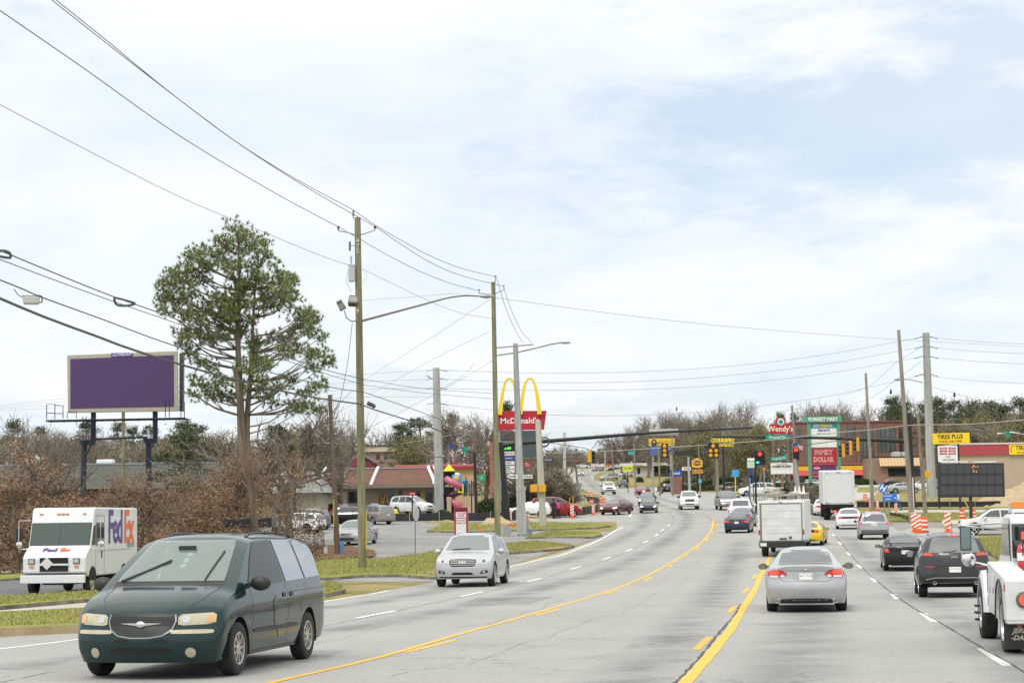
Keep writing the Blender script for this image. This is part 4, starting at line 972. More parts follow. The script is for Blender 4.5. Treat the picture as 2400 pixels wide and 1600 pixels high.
Bc.seam([[(.3, 1.17), (.05, 1.19), (-.05, 1.22)]], '-x', trimM, 'wiper', ch, wd=.03, eps=.02)
place(ch, 2229, 1394, 9.6, label='dark grey SUV with lit red tail lamps, directly behind the tow truck mirror', cat='SUV')
# ---- families of everyday vehicles ---------------------------------
def M_(poly): return mirror_y(poly)
def pair(poly): return split(poly, M_(poly))
def sedan(name, pm, tl='corner', L=4.8, W=1.82, H=1.44, grille='bar', lampm=lampM, lit=True, plate=None, spoiler=False, **kw):
 k = L/4.8; h = H/1.44
 S = dict(W=W, H=H, xf=2.35*k, xr=-2.45*k, wf=1.42*k, wr=-1.36*k, wR=.325, arch=.38, zc=.20, yr=.56*W/1.82, tw=.21, rise=.02, riser=.05, paint=pm, edge=.075, inset=.03,
   top=[(-2.45*k, .88), (-2.41*k, .98*h), (-2.1*k, 1.03*h), (-1.72*k, 1.06*h), (-1.3*k, 1.27*h), (-.95*k, 1.385*h), (-.4, 1.44*h), (.05, 1.43*h), (.4*k, 1.35*h), (.9*k, 1.12*h), (1.18*k, .985*h), (1.25*k, .95*h), (1.8*k, .87*h), (2.15*k, .78), (2.30*k, .68), (2.35*k, .60)],
   belt=[(-2.45*k, .84), (-2.3*k, .94), (-.8, .93), (1.0, .90), (1.5*k, .86), (2.1*k, .75), (2.35*k, .58)], nose=[(.2, .10), (.35, .0), (.55, .0), (.68, .05), (.8, .1)],
   tail=[(.22, .1), (.35, 0), (.6, 0), (.8, .05), (1.0, .04)], plan=(.32, .2), spokes=kw.pop('spokes', 7), rr=.64, mirror=(.62*k, .93*h, .95), mirM=kw.pop('mirM', pm), corner=(.13, .11))
 q = W/1.82
 S['F'] = [('windshield', [[(-.64*q, 1.0*h), (.64*q, 1.0*h), (.52*q, 1.36*h), (-.52*q, 1.36*h)]], wsM), ('headlight', pair([(.48, .60), (.66, .58), (.86*q, .64), (.85*q, .72), (.62, .715), (.48, .67)]), lampm, .007),
     ('grille', [[(-.36, .70), (.36, .70), (.30, .57), (-.30, .57)]], trimM, .006), ('lower_grille', [[(-.5, .44), (.5, .44), (.42, .30), (-.42, .30)]], darkM), ('fog_lamp', pair(oval(.68, .36, .055, .04)), lampM, .008)]
 if grille == 'chrome': S['F'].append(('grille_bar', [[(-.36, .63), (.36, .63), (.36, .66), (-.36, .66)]], chromeM, .012))
 if grille == 'front_plate': S['F'].append(('number_plate', [[(-.15, .42), (.15, .42), (.15, .52), (-.15, .52)]], plateM, .012))
 bl = [('rear_window', [[(-.62*q, 1.07*h), (.62*q, 1.07*h), (.52*q, 1.355*h), (-.52*q, 1.355*h)]], rwM), ('number_plate', [[(-.15, .68), (.15, .68), (.15, .82), (-.15, .82)]] if tl != 'bar' else [[(-.15, .52), (.15, .52), (.15, .66), (-.15, .66)]], plateM, .012),
    ('lower_bumper', [[(-.6, .24), (.6, .24), (.55, .33), (-.55, .33)]], trimM, .004)]
 if lit: bl.append(('high_brake_lamp', [rrect(-.12, .12, 1.08*h, 1.10*h)], redOn, .014))
 if tl == 'corner': bl += [('tail_light', pair([(.60, .74), (.84*q, .74), (.85*q, .92), (.66, .90)]), redL, .007)]+([('brake_lamp', pair([(.66, .77), (.82*q, .77), (.82*q, .88), (.70, .87)]), redOn, .012)] if lit else [])
 if tl == 'wide': bl += [('tail_light', pair([(.26, .80), (.84*q, .74), (.86*q, .88), (.30, .875)]), redL, .007)]+([('brake_lamp', pair([(.55, .79), (.83*q, .765), (.84*q, .86), (.56, .86)]), redOn, .012)] if lit else [])
 if tl == 'bar': bl += [('tail_panel', [[(-.74, .73), (.74, .73), (.72, .88), (-.72, .88)]], mat('dark_red_panel', (.06, .006, .008), .2, coat=1), .006), ('tail_light', pair(oval(.62, .805, .07, .065)), redOn if lit else redL, .012), ('tail_light', pair(oval(.42, .805, .045, .045)), redL, .012)]
 if tl == 'round': bl += [('tail_panel', [[(-.72, .70), (.72, .70), (.70, .87), (-.70, .87)]], trimM, .006), ('tail_light', pair(oval(.58, .79, .07, .06)), redOn, .012)]
 S['B'] = bl
 S['SD'] = [('side_window', [[(.30*k, 1.34*h), (-.15, 1.38*h), (-.15, .97*h), (.95*k, .945*h)], [(-.21, 1.38*h), (-.75*k, 1.35*h), (-1.28*k, 1.12*h), (-1.40*k, .99*h), (-.21, .97*h)]], glassM)]
 S['seams'] = [[(.98*k, .94), (1.0*k, .6), (.9*k, .27)], [(-.18, .97), (-.18, .6), (-.2, .27)], [(-1.0*k, .97), (-1.02*k, .72)], [(-.85*k, .26), (.9*k, .26)]]
 S.update(kw)
 r, B = build_car(S, name)
 if spoiler:
  MB().box(-2.42*k, -2.28*k, -.62, .62, 1.09, 1.115).box(-2.38*k, -2.32*k, -.58, -.54, .98, 1.1).box(-2.38*k, -2.32*k, .54, .58, .98, 1.1).obj('boot_spoiler', pm, r)
 if plate: ptxt(B, r, plate, 0, .75 if tl != 'bar' else .59, .07, '-x', MATS['plate_ink'])
 return r
def suv(name, pm, L=4.7, W=1.86, H=1.72, boxy=.5, tl='high', lit=True, rails=True, clad=None, lampm=lampM, railM=trimM, **kw):
 k = L/4.7; h = H/1.72
 S = dict(W=W, H=H, xf=2.30*k, xr=-2.40*k, wf=1.40*k, wr=-1.32*k, wR=.35, arch=.41, zc=.27, yr=(.62+.06*boxy)*W/1.86, tw=.22, riser=.08, paint=pm, edge=.08, inset=.03,
   top=[(-2.40*k, .98), (-2.37*k, 1.12*h), (lerp(-2.22, -2.33, boxy)*k, 1.30*h), (lerp(-2.0, -2.25, boxy)*k, 1.58*h), (lerp(-1.8, -2.1, boxy)*k, 1.66*h), (-1.2, 1.70*h), (-.3, 1.72*h), (.1, 1.70*h), (.35*k, 1.64*h), (.85*k, 1.36*h), (1.12*k, 1.17*h), (1.24*k, 1.12*h), (1.8*k, 1.04*h), (2.15*k, .94), (2.27*k, .84), (2.30*k, .72)],
   belt=[(-2.40*k, .94), (-2.3*k, 1.06), (0, 1.03), (1.2*k, 1.0), (1.9*k, .92), (2.30*k, .70)], nose=[(.25, .08), (.4, 0), (.7, 0), (.95, .06)], tail=[(.3, .08), (.45, 0), (.7, .02), (1.1, .05)], plan=(.24, .14),
   spokes=6, rr=.64, mirror=(.72*k, 1.08*h, 1.0), mirM=kw.pop('mirM', pm), rails=(-1.7*k, .1, .55*W/1.86, 1.7) if rails else None, railM=railM, corner=(.11, .09))
 q = W/1.86
 S['F'] = [('windshield', [[(-.68*q, 1.18*h), (.68*q, 1.18*h), (.57*q, 1.62*h), (-.57*q, 1.62*h)]], wsM), ('headlight', pair([(.50, .76), (.84*q, .78), (.86*q, .90), (.54, .88)]), lampm, .007), ('grille', [[(-.42, .88), (.42, .88), (.38, .70), (-.38, .70)]], trimM, .006),
     ('lower_grille', [[(-.5, .50), (.5, .50), (.45, .36), (-.45, .36)]], darkM)]
 z0, z1 = (1.0, 1.5) if tl == 'pillar' else (.86, 1.12)
 S['B'] = [('rear_window', [[(-.66*q, 1.14*h), (.66*q, 1.14*h), (.58*q, 1.58*h), (-.58*q, 1.58*h)]], rwM), ('tail_light', pair([(.72*q, z0), (.87*q, z0), (.84*q if z1 > 1.3 else .87*q, z1*h), (.74*q, z1*h)]), redL, .007), ('number_plate', [[(-.15, .82), (.15, .82), (.15, .96), (-.15, .96)]], plateM, .012),
     ('rear_bumper', [[(-.86*q, .36), (.86*q, .36), (.88*q, .58), (-.88*q, .58)]], clad or pm, .006)]
 if lit: S['B'] += [('brake_lamp', pair([(.74*q, z0+.02), (.85*q, z0+.02), (.85*q, z0+.14), (.76*q, z0+.14)]), redOn, .012), ('high_brake_lamp', [rrect(-.14, .14, 1.60*h, 1.625*h)], redOn, .012)]
 S['SD'] = [('side_window', [[(.25*k, 1.60*h), (-.25, 1.62*h), (-.25, 1.08*h), (.95*k, 1.08*h)], [(-.31, 1.62*h), (-1.0*k, 1.60*h), (-1.08*k, 1.09*h), (-.31, 1.08*h)], [(-1.12*k, 1.59*h), (-1.75*k, 1.54*h), (-2.05*k, 1.20*h), (-2.0*k, 1.13*h), (-1.18*k, 1.10*h)]], glassM)]
 if clad: S['SD'].append(('cladding', [[(-.85*k, .28), (.9*k, .28), (.9*k, .42), (-.85*k, .42)]], clad))
 S['seams'] = [[(.95*k, 1.06), (.98*k, .7), (.9*k, .35)], [(-.28, 1.06), (-.3, .35)], [(-1.05*k, 1.06), (-1.1*k, .8)]]
 S.update(kw); r, B = build_car(S, name)
 ptxt(B, r, 'BKR 472', 0, .89, .065, '-x', MATS['plate_ink']); return r
def pickup(name, pm, W=1.98, H=1.90, grM=trimM, lampm=lampM, cap=False, lit=False, bump=chromeM, **kw):
 S = dict(W=W, H=H, xf=2.75, xr=-2.95, wf=1.80, wr=-1.85, wR=.385, arch=.46, zc=.36, yr=.70, tw=.25, riser=.03, paint=pm, edge=.085, inset=.03,
   top=[(-2.95, 1.10), (-2.92, 1.22), (-1.0, 1.24), (-.82, 1.26), (-.78, 1.45), (-.70, 1.80), (-.55, 1.865), (.1, 1.90), (.65, 1.87), (.9, 1.76), (1.3, 1.46), (1.5, 1.31), (1.6, 1.26), (2.2, 1.20), (2.55, 1.13), (2.70, 1.02), (2.75, .85)],
   belt=[(-2.95, 1.06), (-2.9, 1.18), (-.8, 1.19), (.2, 1.18), (1.5, 1.16), (2.4, 1.08), (2.75, .80)], nose=[(.35, .1), (.5, 0), (.7, 0), (.75, .05), (1.1, .1)], tail=[(.3, 0), (1.2, .0)], plan=(.16, .03), corner=(.08, .04),
   spokes=6, rr=.62, mirror=(1.0, 1.30, 1.3), mirM=trimM)
 if cap: S['top'][:4] = [(-2.95, 1.25), (-2.92, 1.7), (-2.8, 1.82), (-.82, 1.86)]; S['top'][4:6] = [(-.78, 1.86), (-.7, 1.86)]
 S['F'] = [('windshield', [[(-.76, 1.33), (.76, 1.33), (.64, 1.80), (-.64, 1.80)]], wsM), ('headlight', pair([(.55, .86), (.90, .86), (.90, 1.06), (.58, 1.06)]), lampm, .008), ('grille', [[(-.50, 1.08), (.50, 1.08), (.46, .84), (-.46, .84)]], grM, .008),
     ('front_bumper', [[(-.93, .52), (.93, .52), (.93, .74), (-.93, .74)]], bump, .008), ('lower_grille', [[(-.45, .54), (.45, .54), (.45, .64), (-.45, .64)]], darkM, .014), ('fog_lamp', pair(oval(.66, .60, .05, .05)), lampM, .014)]
 S['B'] = [('rear_window', [[(-.66, 1.32), (.66, 1.32), (.60, 1.74), (-.60, 1.74)]], rwM), ('tail_light', pair([(.83, .80), (.95, .80), (.95, 1.10), (.83, 1.10)]), redOn if lit else redL, .008), ('rear_bumper', [[(-.93, .52), (.93, .52), (.93, .70), (-.93, .70)]], bump, .008), ('number_plate', [[(-.15, .54), (.15, .54), (.15, .68), (-.15, .68)]], plateM, .015),
     ('high_brake_lamp', [rrect(-.15, .15, 1.82, 1.85)], redOn if lit else redL, .012)]
 S['SD'] = [('side_window', [[(.55, 1.76), (.10, 1.79), (.10, 1.22), (1.3, 1.22)], [(.04, 1.79), (-.60, 1.78), (-.62, 1.23), (.04, 1.22)]], glassM)]
 S['seams'] = [[(1.3, 1.2), (1.32, .5)], [(.07, 1.2), (.07, .45)], [(-.66, 1.75), (-.66, .45)], [(-.82, 1.24), (-.82, .5)], [(-.66, .44), (1.32, .44)]]
 S.update(kw); return build_car(S, name)[0]
def later(o): 
 if o.name not in KID:
  KID[o.name] = kids(o)
  for c in KID[o.name]: KID[c.name] = kids(c)
 return o
def again(o, old, new):
 later(o); c = copy_tree(o)
 for k_ in ('label', 'group'): 
  if k_ in c: del c[k_]
 if new is not old: repaint(c, old, new)
 return c
TG = 'vehicles driving towards the camera'; AG = 'vehicles queuing away from the camera'; PG = 'cars parked on the left lot'; RG = 'cars parked on the right side'; DG = 'cars parked by the far shops'
# nearest of the ordinary ones get models of their own
navy = sedan('saloon_car', bluep, 'wide', plate='Q2B 71'); place(navy, 1733, 1247, 11, scale=.94, label='navy blue saloon with wide lit tail lights left of the box truck', cat='saloon car', group=AG)
imp = sedan('saloon_car', whitep_, 'bar', L=5.0, W=1.86, plate='PVX 20'); place(imp, 1990, 1238, 9, label='white saloon with a dark red tail panel behind the big white truck', cat='saloon car', group=AG)
blk = sedan('saloon_car', blackp, 'corner', L=4.45, W=1.72, H=1.40, plate='RCN 88', spoiler=True); place(blk, 2117, 1333, 8.5, label='black saloon with a boot spoiler, between the silver estate and the dark SUV', cat='saloon car', group=AG)
for_ = suv('estate_car', silver, L=4.45, W=1.74, H=1.60, boxy=.75, clad=gunm, railM=trimM); place(for_, 2046, 1262, 8, label='silver estate car with dark grey lower body and black roof rails', cat='estate car', group=AG)
mar = sedan('saloon_car', maroon, 'bar', L=5.0, W=1.85, lampm=lampOn, lit=False); place(mar, 1445, 1205, 203, label='maroon saloon with headlights on beside the orange barrels', cat='saloon car', group=TG)
dks = sedan('saloon_car', mat('paint_charcoal_blue', (.03, .04, .05), .3, .3, coat=.6), 'corner', L=4.5, W=1.72, H=1.46, lampm=lampOn, lit=False, mirM=trimM); place(dks, 1521, 1201, 186, label='charcoal saloon with headlights on, close in front of a grey saloon', cat='saloon car', group=TG)
g2 = again(dks, MATS['paint_charcoal_blue'], gunm); place(g2, 1517, 1185, 188, label='grey saloon directly behind the charcoal one', cat='saloon car', group=TG, scale=1.05)
r2 = again(mar, maroon, redp); place(r2, 1506, 1160, 195, label='small red saloon at the far side of the junction', cat='saloon car', group=TG, scale=.9)
f150 = pickup('pickup_truck', whitep_, grM=mat('dark_mesh', (.03, .03, .03), .4, .4), bump=whitep_); place(f150, 1614, 1193, 182.5, label='white pickup with white bumper crossing the middle of the junction', cat='pickup truck', group=TG)
fsd = pickup('pickup_truck', whitep_, W=2.03, H=1.98, grM=trimM, lampm=lampOn, bump=trimM); place(fsd, 1426, 1158, 179, label='white pickup with black grille and black bumper on the left lane', cat='pickup truck', group=TG, scale=1.0)
chv = pickup('pickup_truck', purpleg, lampm=lampOn, grM=chromeM); place(chv, 1704, 1194, 180, label='mauve pickup with chrome grille waiting by the grass bank', cat='pickup truck', group=TG)
wpk = again(f150, whitep_, whitep_)
place(wpk, 1738, 1222, 10, label='white pickup seen from behind ahead of the navy saloon', cat='pickup truck', group=AG)
mids = again(navy, bluep, teal); place(mids, 1742, 1233, 11, label='dark saloon mostly hidden between navy saloon and white pickup', cat='saloon car', group=AG)
slp = pickup('pickup_truck', gunm, cap=False, bump=trimM); place(slp, 1461, 1142.5, 6, label='dark grey pickup driving away beside the grass bank', cat='pickup truck', group=AG, scale=.92)
bsu = suv('suv', blackp, boxy=.9, H=1.80, W=1.95, L=4.9, rails=False); place(bsu, 1563, 1156, 2, label='black boxy SUV driving away across the junction', cat='SUV', group=AG, scale=.84)
ds2 = again(navy, bluep, blackp); place(ds2, 1585, 1151, -12, label='black saloon just right of the boxy black SUV', cat='saloon car', group=AG, scale=.85)
ds3 = again(dks, MATS['paint_charcoal_blue'], gunm); place(ds3, 1605, 1147, 255, label='dark grey coupe half hidden behind the low hedge', cat='saloon car', group=DG, scale=.9)
wsd = again(imp, whitep_, whitep_); place(wsd, 1928, 1206, 6, label='white saloon half hidden behind the left side of the big white truck', cat='saloon car', group=AG)
# yellow coupe beside the box truck
yc = sedan('sports_car', yelp, 'round', L=4.5, W=1.92, H=1.28, plate=None, spokes=10); place(yc, 1894, 1275, 13, label='yellow coupe with black tail panel squeezed right of the white box truck', cat='sports car', group=AG)
# crossing traffic and parked ones on the right
chr_ = suv('suv', whitep_, L=4.39, W=1.80, H=1.57, boxy=.0, lit=False, rails=False, clad=trimM, spokes=5, rr=.72); place(chr_, 2331, 1252, -84, label='white crossover side-on behind the orange barrels at the right edge', cat='SUV')
dur = suv('suv', whitep_, L=5.1, W=1.93, H=1.80, boxy=.4, lit=False, rr=.62); place(dur, 1772, 1162, -97, label='white SUV turning left, side-on above the box truck roof rack', cat='SUV')
sol = suv('hatchback_car', gunm, L=4.14, W=1.80, H=1.63, boxy=.9, lit=False, rails=False); place(sol, 1704, 1152.5, -92, label='grey boxy hatchback with a red square sign on its door', cat='hatchback car')
repaint(later(sol) and sol, gunm, champ)
B_ = MB(); B_.box(-.55, .12, .915, .925, .62, .98).obj('door_sign', mat('red_sign_vinyl', (.50, .03, .04), .4), sol); MB().box(-.45, .0, .926, .930, .70, .88).obj('door_sign_text', mat('white_vinyl', (.8, .8, .8), .4), sol)
def parked(src, old, new, px, py, hd, label, cat, group, scale=1.0, Y=None):
 c = again(src, old, new); place(c, px, py, hd, label=label, cat=cat, group=group, scale=scale, Y=Y); return c
cdk = MATS['paint_charcoal_blue']
parked(dks, cdk, gunm, 1742, 1146, -70, 'dark grey saloon behind the grey boxy hatchback', 'saloon car', RG, .95)
parked(for_, silver, teal, 1672, 1137, 170, 'pale blue car behind the hedge beside the wooden pole', 'estate car', RG, .9)
parked(dks, cdk, bluep, 1784, 1140, 100, 'dark blue saloon behind the white side-on SUV', 'saloon car', RG, .9)
parked(for_, silver, whitep_, 1820, 1137, 95, 'white estate car parked below the white message board', 'estate car', RG, .9)
parked(dur, whitep_, silver, 1910, 1139, 100, 'pale SUV glimpsed left of the big truck top', 'SUV', RG, .8)
parked(mar, maroon, silver, 2118, 1155, 84, 'silver saloon parked side-on beyond the blue hospital arrow sign', 'saloon car', RG)
parked(navy, bluep, blackp, 2092, 1139, 60, 'black saloon with red tail lamps in front of the awning building', 'saloon car', RG)
parked(for_, silver, whitep_, 2166, 1148, -60, 'white car parked left of the wide concrete pole', 'estate car', RG)
parked(dur, whitep_, gunm, 2192, 1150, 5, 'grey SUV parked just right of the wide concrete pole', 'SUV', RG, .95)
# far shops
parked(dur, whitep_, silver, 1427, 1126, -112, 'silver SUV parked on the sloping grass bank', 'SUV', DG, 1.0)
parked(for_, silver, whitep_, 1452, 1117, 150, 'pale SUV beside the silver one on the bank', 'SUV', DG, .95)
parked(dur, whitep_, whitep_, 1490, 1117, -95, 'long white SUV below the yellow letter board', 'SUV', DG, .95)
parked(mar, maroon, redp, 1514, 1110, 190, 'red car in front of the pale shop', 'saloon car', DG, .9)
parked(mar, maroon, teal, 1529, 1114, -120, 'light blue saloon in front of the pale shop', 'saloon car', DG, 1.1)
parked(fsd, whitep_, whitep_, 1564, 1112, -150, 'white pickup in front of the shop behind the blue board', 'pickup truck', DG, .8)
parked(dks, cdk, bluep, 1435, 1103.5, -100, 'dark blue car at the far end of the bank', 'saloon car', DG, .9)
parked(mar, maroon, whitep_, 1366, 1096.3, 95, 'white car on the far crest right of the orange sign', 'saloon car', DG, 1.0)
parked(for_, silver, whitep_, 1412, 1096.3, 200, 'white hatchback on the far crest right of the pale wall', 'estate car', DG, .9)
parked(for_, silver, silver, 1446, 1098, 160, 'silver hatchback on the far crest near the flag sign', 'estate car', DG, .9)
parked(fsd, whitep_, whitep_, 1360, 1115, 172, 'tiny white pickup coming down the far curve', 'pickup truck', TG, .85)
parked(for_, silver, silver, 1402, 1104, 60, 'tiny silver car climbing the far curve', 'estate car', AG, .95)
# left lot
acc = sedan('saloon_car', silver, 'wide', L=4.85, W=1.85, H=1.47, lit=False, grille='chrome'); place(acc, 834, 1275, 189, label='silver saloon parked nose-out behind the tall mossy utility pole', cat='saloon car', group=PG)
crv = suv('suv', blackp, L=4.55, W=1.82, H=1.69, boxy=.2, tl='pillar', lit=False, rails=False); place(crv, 800, 1235, -86, label='black SUV parked side-on behind the silver saloon', cat='SUV', group=PG)
wh = suv('hatchback_car', whitep_, L=4.3, W=1.79, H=1.55, boxy=.1, lit=False, rails=False, clad=trimM, rimM=steelM); place(wh, 695, 1250, -72, label='white hatchback with dark wheels parked by the brown-leaved tree', cat='hatchback car', group=PG)
parked(crv, blackp, gunm, 727, 1240, -30, 'dark SUV parked between white hatchback and black SUV', 'SUV', PG)
parked(dur, whitep_, champ, 873, 1228, -38, 'pale beige SUV seen from its rear corner right of the mossy pole', 'SUV', PG, .92)
parked(fsd, whitep_, whitep_, 757, 1206, -80, 'white pickup parked behind the leaning brown pole', 'pickup truck', PG, .85)
parked(mar, maroon, redp, 790, 1211, 95, 'red car mostly hidden behind the black SUV', 'saloon car', PG, .9)
parked(acc, silver, whitep_, 812, 1202, 95, 'white saloon nearest the restaurant wall', 'saloon car', PG, .9)
parked(acc, silver, teal, 878, 1207, 165, 'blue-grey saloon parked under the restaurant window', 'saloon car', PG, .8)
wsu = suv('suv', whitep_, L=4.9, W=1.9, H=1.85, boxy=.5, lit=False); place(wsu, 967, 1204, 128, label='white SUV parked before the restaurant door', cat='SUV', group=PG, scale=1.0)
parked(wh, whitep_, whitep_, 1243, 1213, -80, 'white hatchback left of the red SUV beyond the silt fence', 'hatchback car', PG, .95)
rsu = suv('suv', redp, L=4.8, W=1.88, H=1.85, boxy=.5, lit=False, railM=alloyM); place(rsu, 1305, 1212, 88, label='red SUV parked side-on with its door open beyond the silt fence', cat='SUV', group=PG, scale=1.0)
parked(wsu, whitep_, gunm, 1245, 1181, 20, 'dark grey and white van behind the evergreen hedge', 'SUV', PG, .8)
parked(mar, maroon, bluep, 1203, 1186, 10, 'navy car beneath the tall tenant pylon sign', 'saloon car', PG, .8)
# ---- parcel van ------------------------------------------------------
plum = mat('purple_vinyl', (.10, .04, .26), .4); orng = mat('orange_vinyl', (.80, .16, .03), .4)
pv = empty('delivery_van'); vw = whiteM; W2 = 1.12
MB().prism([(-3.9, .62), (2.55, .62), (2.9, .78), (2.92, 1.30), (2.80, 1.42), (2.30, 1.68), (1.98, 2.52), (1.86, 2.98), (1.70, 3.04), (-3.82, 3.04), (-3.9, 2.96)], -W2, W2, 'y').obj('body', vw, pv, bevel=.05)
def slope_quad(name, x0, z0, x1, z1, y0, y1, m_, par, e=.012):
 nx_, nz_ = (z1-z0), (x0-x1); L = math.hypot(nx_, nz_) or 1; nx_, nz_ = nx_/L*e, nz_/L*e
 b = MB(); b.add([(x0+nx_, y0, z0+nz_), (x0+nx_, y1, z0+nz_), (x1+nx_, y1, z1+nz_), (x1+nx_, y0, z1+nz_)], [(0, 1, 2, 3)]); b.add([(x0-nx_, y0, z0-nz_), (x0-nx_, y1, z0-nz_), (x1-nx_, y1, z1-nz_), (x1-nx_, y0, z1-nz_)], [(3, 2, 1, 0)])
 return b.obj(name, m_, par, fix=False)
slope_quad('windshield', 2.285, 1.72, 1.995, 2.48, -1.04, -.03, mat('cab_glass', (.035, .06, .05), .05, ior=1.7), pv)
slope_quad('windshield', 2.285, 1.72, 1.995, 2.48, .0, 1.04, MATS['cab_glass'], pv)
slope_quad('windshield_frame', 2.30, 1.68, 1.985, 2.51, -1.08, 1.08, trimM, pv, .005)
MB().box(2.915, 2.95, -.50, .50, 1.10, 1.30).obj('grille', darkM, pv); MB().box(2.915, 2.95, -.50, .50, .82, 1.02).obj('grille', darkM, pv)
MB().box(2.92, 2.97, -.52, .52, 1.03, 1.09).obj('grille_bar', vw, pv)
for sg in (-1, 1):
 MB().box(2.90, 2.95, sg*.80-.12, sg*.80+.12, 1.08, 1.28).obj('headlight', mat('lamp_bezel', (.1, .1, .1), .4), pv, bevel=.02)
 hl = MB(); hl.box(2.95, 2.965, sg*.80-.085, sg*.80+.085, 1.11, 1.25).obj('headlight_lens', lampM, pv)
 MB().box(2.92, 2.95, sg*.80-.08, sg*.80+.08, .96, 1.02).obj('turn_signal', ambL, pv)
 MB().box(-3.0, 1.4, sg*(W2+.004), sg*(W2+.02), 1.50, 1.54).obj('rub_rail', mat('rail_grey', (.5, .5, .5), .4), pv)
for y in (-.78, -.15, .0, .15, .78): MB().box(1.90, 1.945, y-.06, y+.06, 2.80, 2.84).obj('marker_lamp', ambL, pv)
MB().box(2.95, 3.12, -W2-.02, W2+.02, .42, .70).obj('front_bumper', vw, pv, bevel=.02)
# diamond placard on the grille
MB().prism([(-.24-.02, 1.10), (-.24+.22, 1.10), (-.24+.10, 1.22), (-.24+.10, 1.22)][:0] or [(-.46, 1.10), (-.24, .88), (-.02, 1.10), (-.24, 1.32)], 2.965, 2.98, 'x').obj('placard', mat('placard_grey', (.62, .63, .63), .5), pv)
# side door, window, mirrors, arches
for sg in (-1, 1):
 f = sg*(W2+.006)
 MB().box(.70, 1.62, min(f, f*1.006), max(f, f*1.006), 1.70, 2.50).obj('door_window', MATS['cab_glass'], pv)
 MB().prism([(1.72, 1.72), (2.20, 1.72), (1.96, 2.40), (1.72, 2.40)], f, f*1.004, 'y').obj('door_window', MATS['cab_glass'], pv)
 sm = MB()
 for (x0, x1, z0, z1) in ((.60, .63, .70, 2.75), (1.66, 1.69, .70, 2.75), (.60, 1.69, 2.73, 2.76)): sm.box(x0, x1, sg*W2 if sg < 0 else W2-.01, sg*(W2+.005) if sg > 0 else -W2+.01, z0, z1)
 sm.obj('door_seam', mat('seam_grey', (.22, .22, .22), .6), pv)
 MB().box(.90, 1.0, min(f, f*1.01), max(f, f*1.01), 1.25, 1.50).obj('door_handle', trimM, pv)
 mm = empty('mirror_assembly'); mm.parent = pv
 MB().tube([(2.1, sg*W2, 2.6), (2.3, sg*(W2+.35), 2.6), (2.3, sg*(W2+.35), 1.6), (2.25, sg*W2, 1.6)], .018, 6).obj('mirror_bracket', chromeM, mm)
 MB().box(2.24, 2.30, sg*(W2+.35)-.12, sg*(W2+.35)+.12, 1.95, 2.35).obj('side_mirror', trimM, mm, bevel=.02); MB().sph((2.25, sg*(W2+.35), 1.75), .12, 10, 6, (.5, 1, 1)).obj('round_mirror', chromeM, mm, smooth=True)
 for xw in (2.05, -2.0):
  MB().lathe([(.001, sg*(W2+.004)), (.50, sg*(W2+.004))], (xw, 0, .48), 'y', 24, 0, math.pi).obj('wheel_arch', darkM, pv, fix=False)
  wheel(pv, xw, sg*(W2-.13), .40, .24, chromeM if xw > 0 else steelM, rr=.60, style='steel' if xw < 0 else 'cap', sgn=sg)
text('logo', 'Fed', 1.7, plum, pv, (.15, W2+.012, 2.28), (R(90), 0, R(180)), off=.035, sx=.86, ax='LEFT', spacing=.88)
text('logo', 'Ex', 1.7, orng, pv, (-1.98, W2+.012, 2.28), (R(90), 0, R(180)), off=.035, sx=.86, ax='LEFT', spacing=.88)
text('lettering', 'Express', .34, mat('grey_vinyl', (.35, .36, .38), .4), pv, (-2.9, W2+.012, 1.68), (R(90), 0, R(180)))
a_ = math.atan2(1.68-1.42, 2.30-2.80)
for s_, m_, y in (('Fed', plum, -.52), ('Ex', orng, .10)):
 text('logo', s_, .34, m_, pv, (2.57, y, 1.56), (R(28), 0, R(90)), off=.008, ax='LEFT', sx=1.15, spacing=.9)
MB().box(-3.5, 2.6, -.5, .5, .35, .62).obj('chassis', darkM, pv)
place(pv, 184, 1387, 184, scale=.93, label='white parcel delivery van with a purple and orange logo on its side', cat='delivery van')
# ---- white box truck with a ladder rack ------------------------------
bt = empty('box_truck'); dirty = mat('dirty_white_panel', (.68, .68, .66), .45, var=.12, vs=1.6)
MB().box(-2.6, 2.3, -1.12, 1.12, .76, 2.70).obj('cargo_box', dirty, bt, bevel=.04)
dr = MB(); 
for i in range(5): dr.box(-2.625, -2.60, -.98, .94, .80+i*.355, .80+i*.355+.345)
dr.obj('roller_door', mat('roller_door', (.64, .65, .64), .5, var=.12, vs=2.5), bt)
MB().box(-2.635, -2.60, -1.03, -.98, .76, 2.62).box(-2.635, -2.60, .94, 1.03, .76, 2.62).box(-2.637, -2.6, -1.03, 1.03, 2.57, 2.62).obj('door_frame', mat('frame_grey', (.18, .18, .17), .6), bt)
MB().box(-2.78, -2.58, -1.08, 1.08, .46, .76).obj('rear_bumper', trimM, bt, bevel=.02)
for sg in (-1, 1):
 MB().box(-2.645, -2.60, sg*1.07-.04, sg*1.07+.04, 1.10, 1.32).obj('tail_light', redL, bt); MB().box(-2.645, -2.60, sg*1.07-.035, sg*1.07+.035, .86, 1.02).obj('reversing_lamp', reflM, bt)
 for xw in (-1.6, 3.0): wheel(bt, xw, sg*.90, .38, .30 if xw < 0 else .22, steelM, rr=.6, style='steel', sgn=sg)
MB().box(-2.65, -2.60, -.07, .07, 2.63, 2.67).obj('marker_lamp', redL, bt)
MB().box(-2.80, -2.785, .72, 1.02, .54, .70).obj('number_plate', plateM, bt)
MB().box(-2.66, -2.61, -.25, .10, .86, .92).box(-2.66, -2.61, -.48, -.38, .88, 1.0).obj('door_latch', trimM, bt)
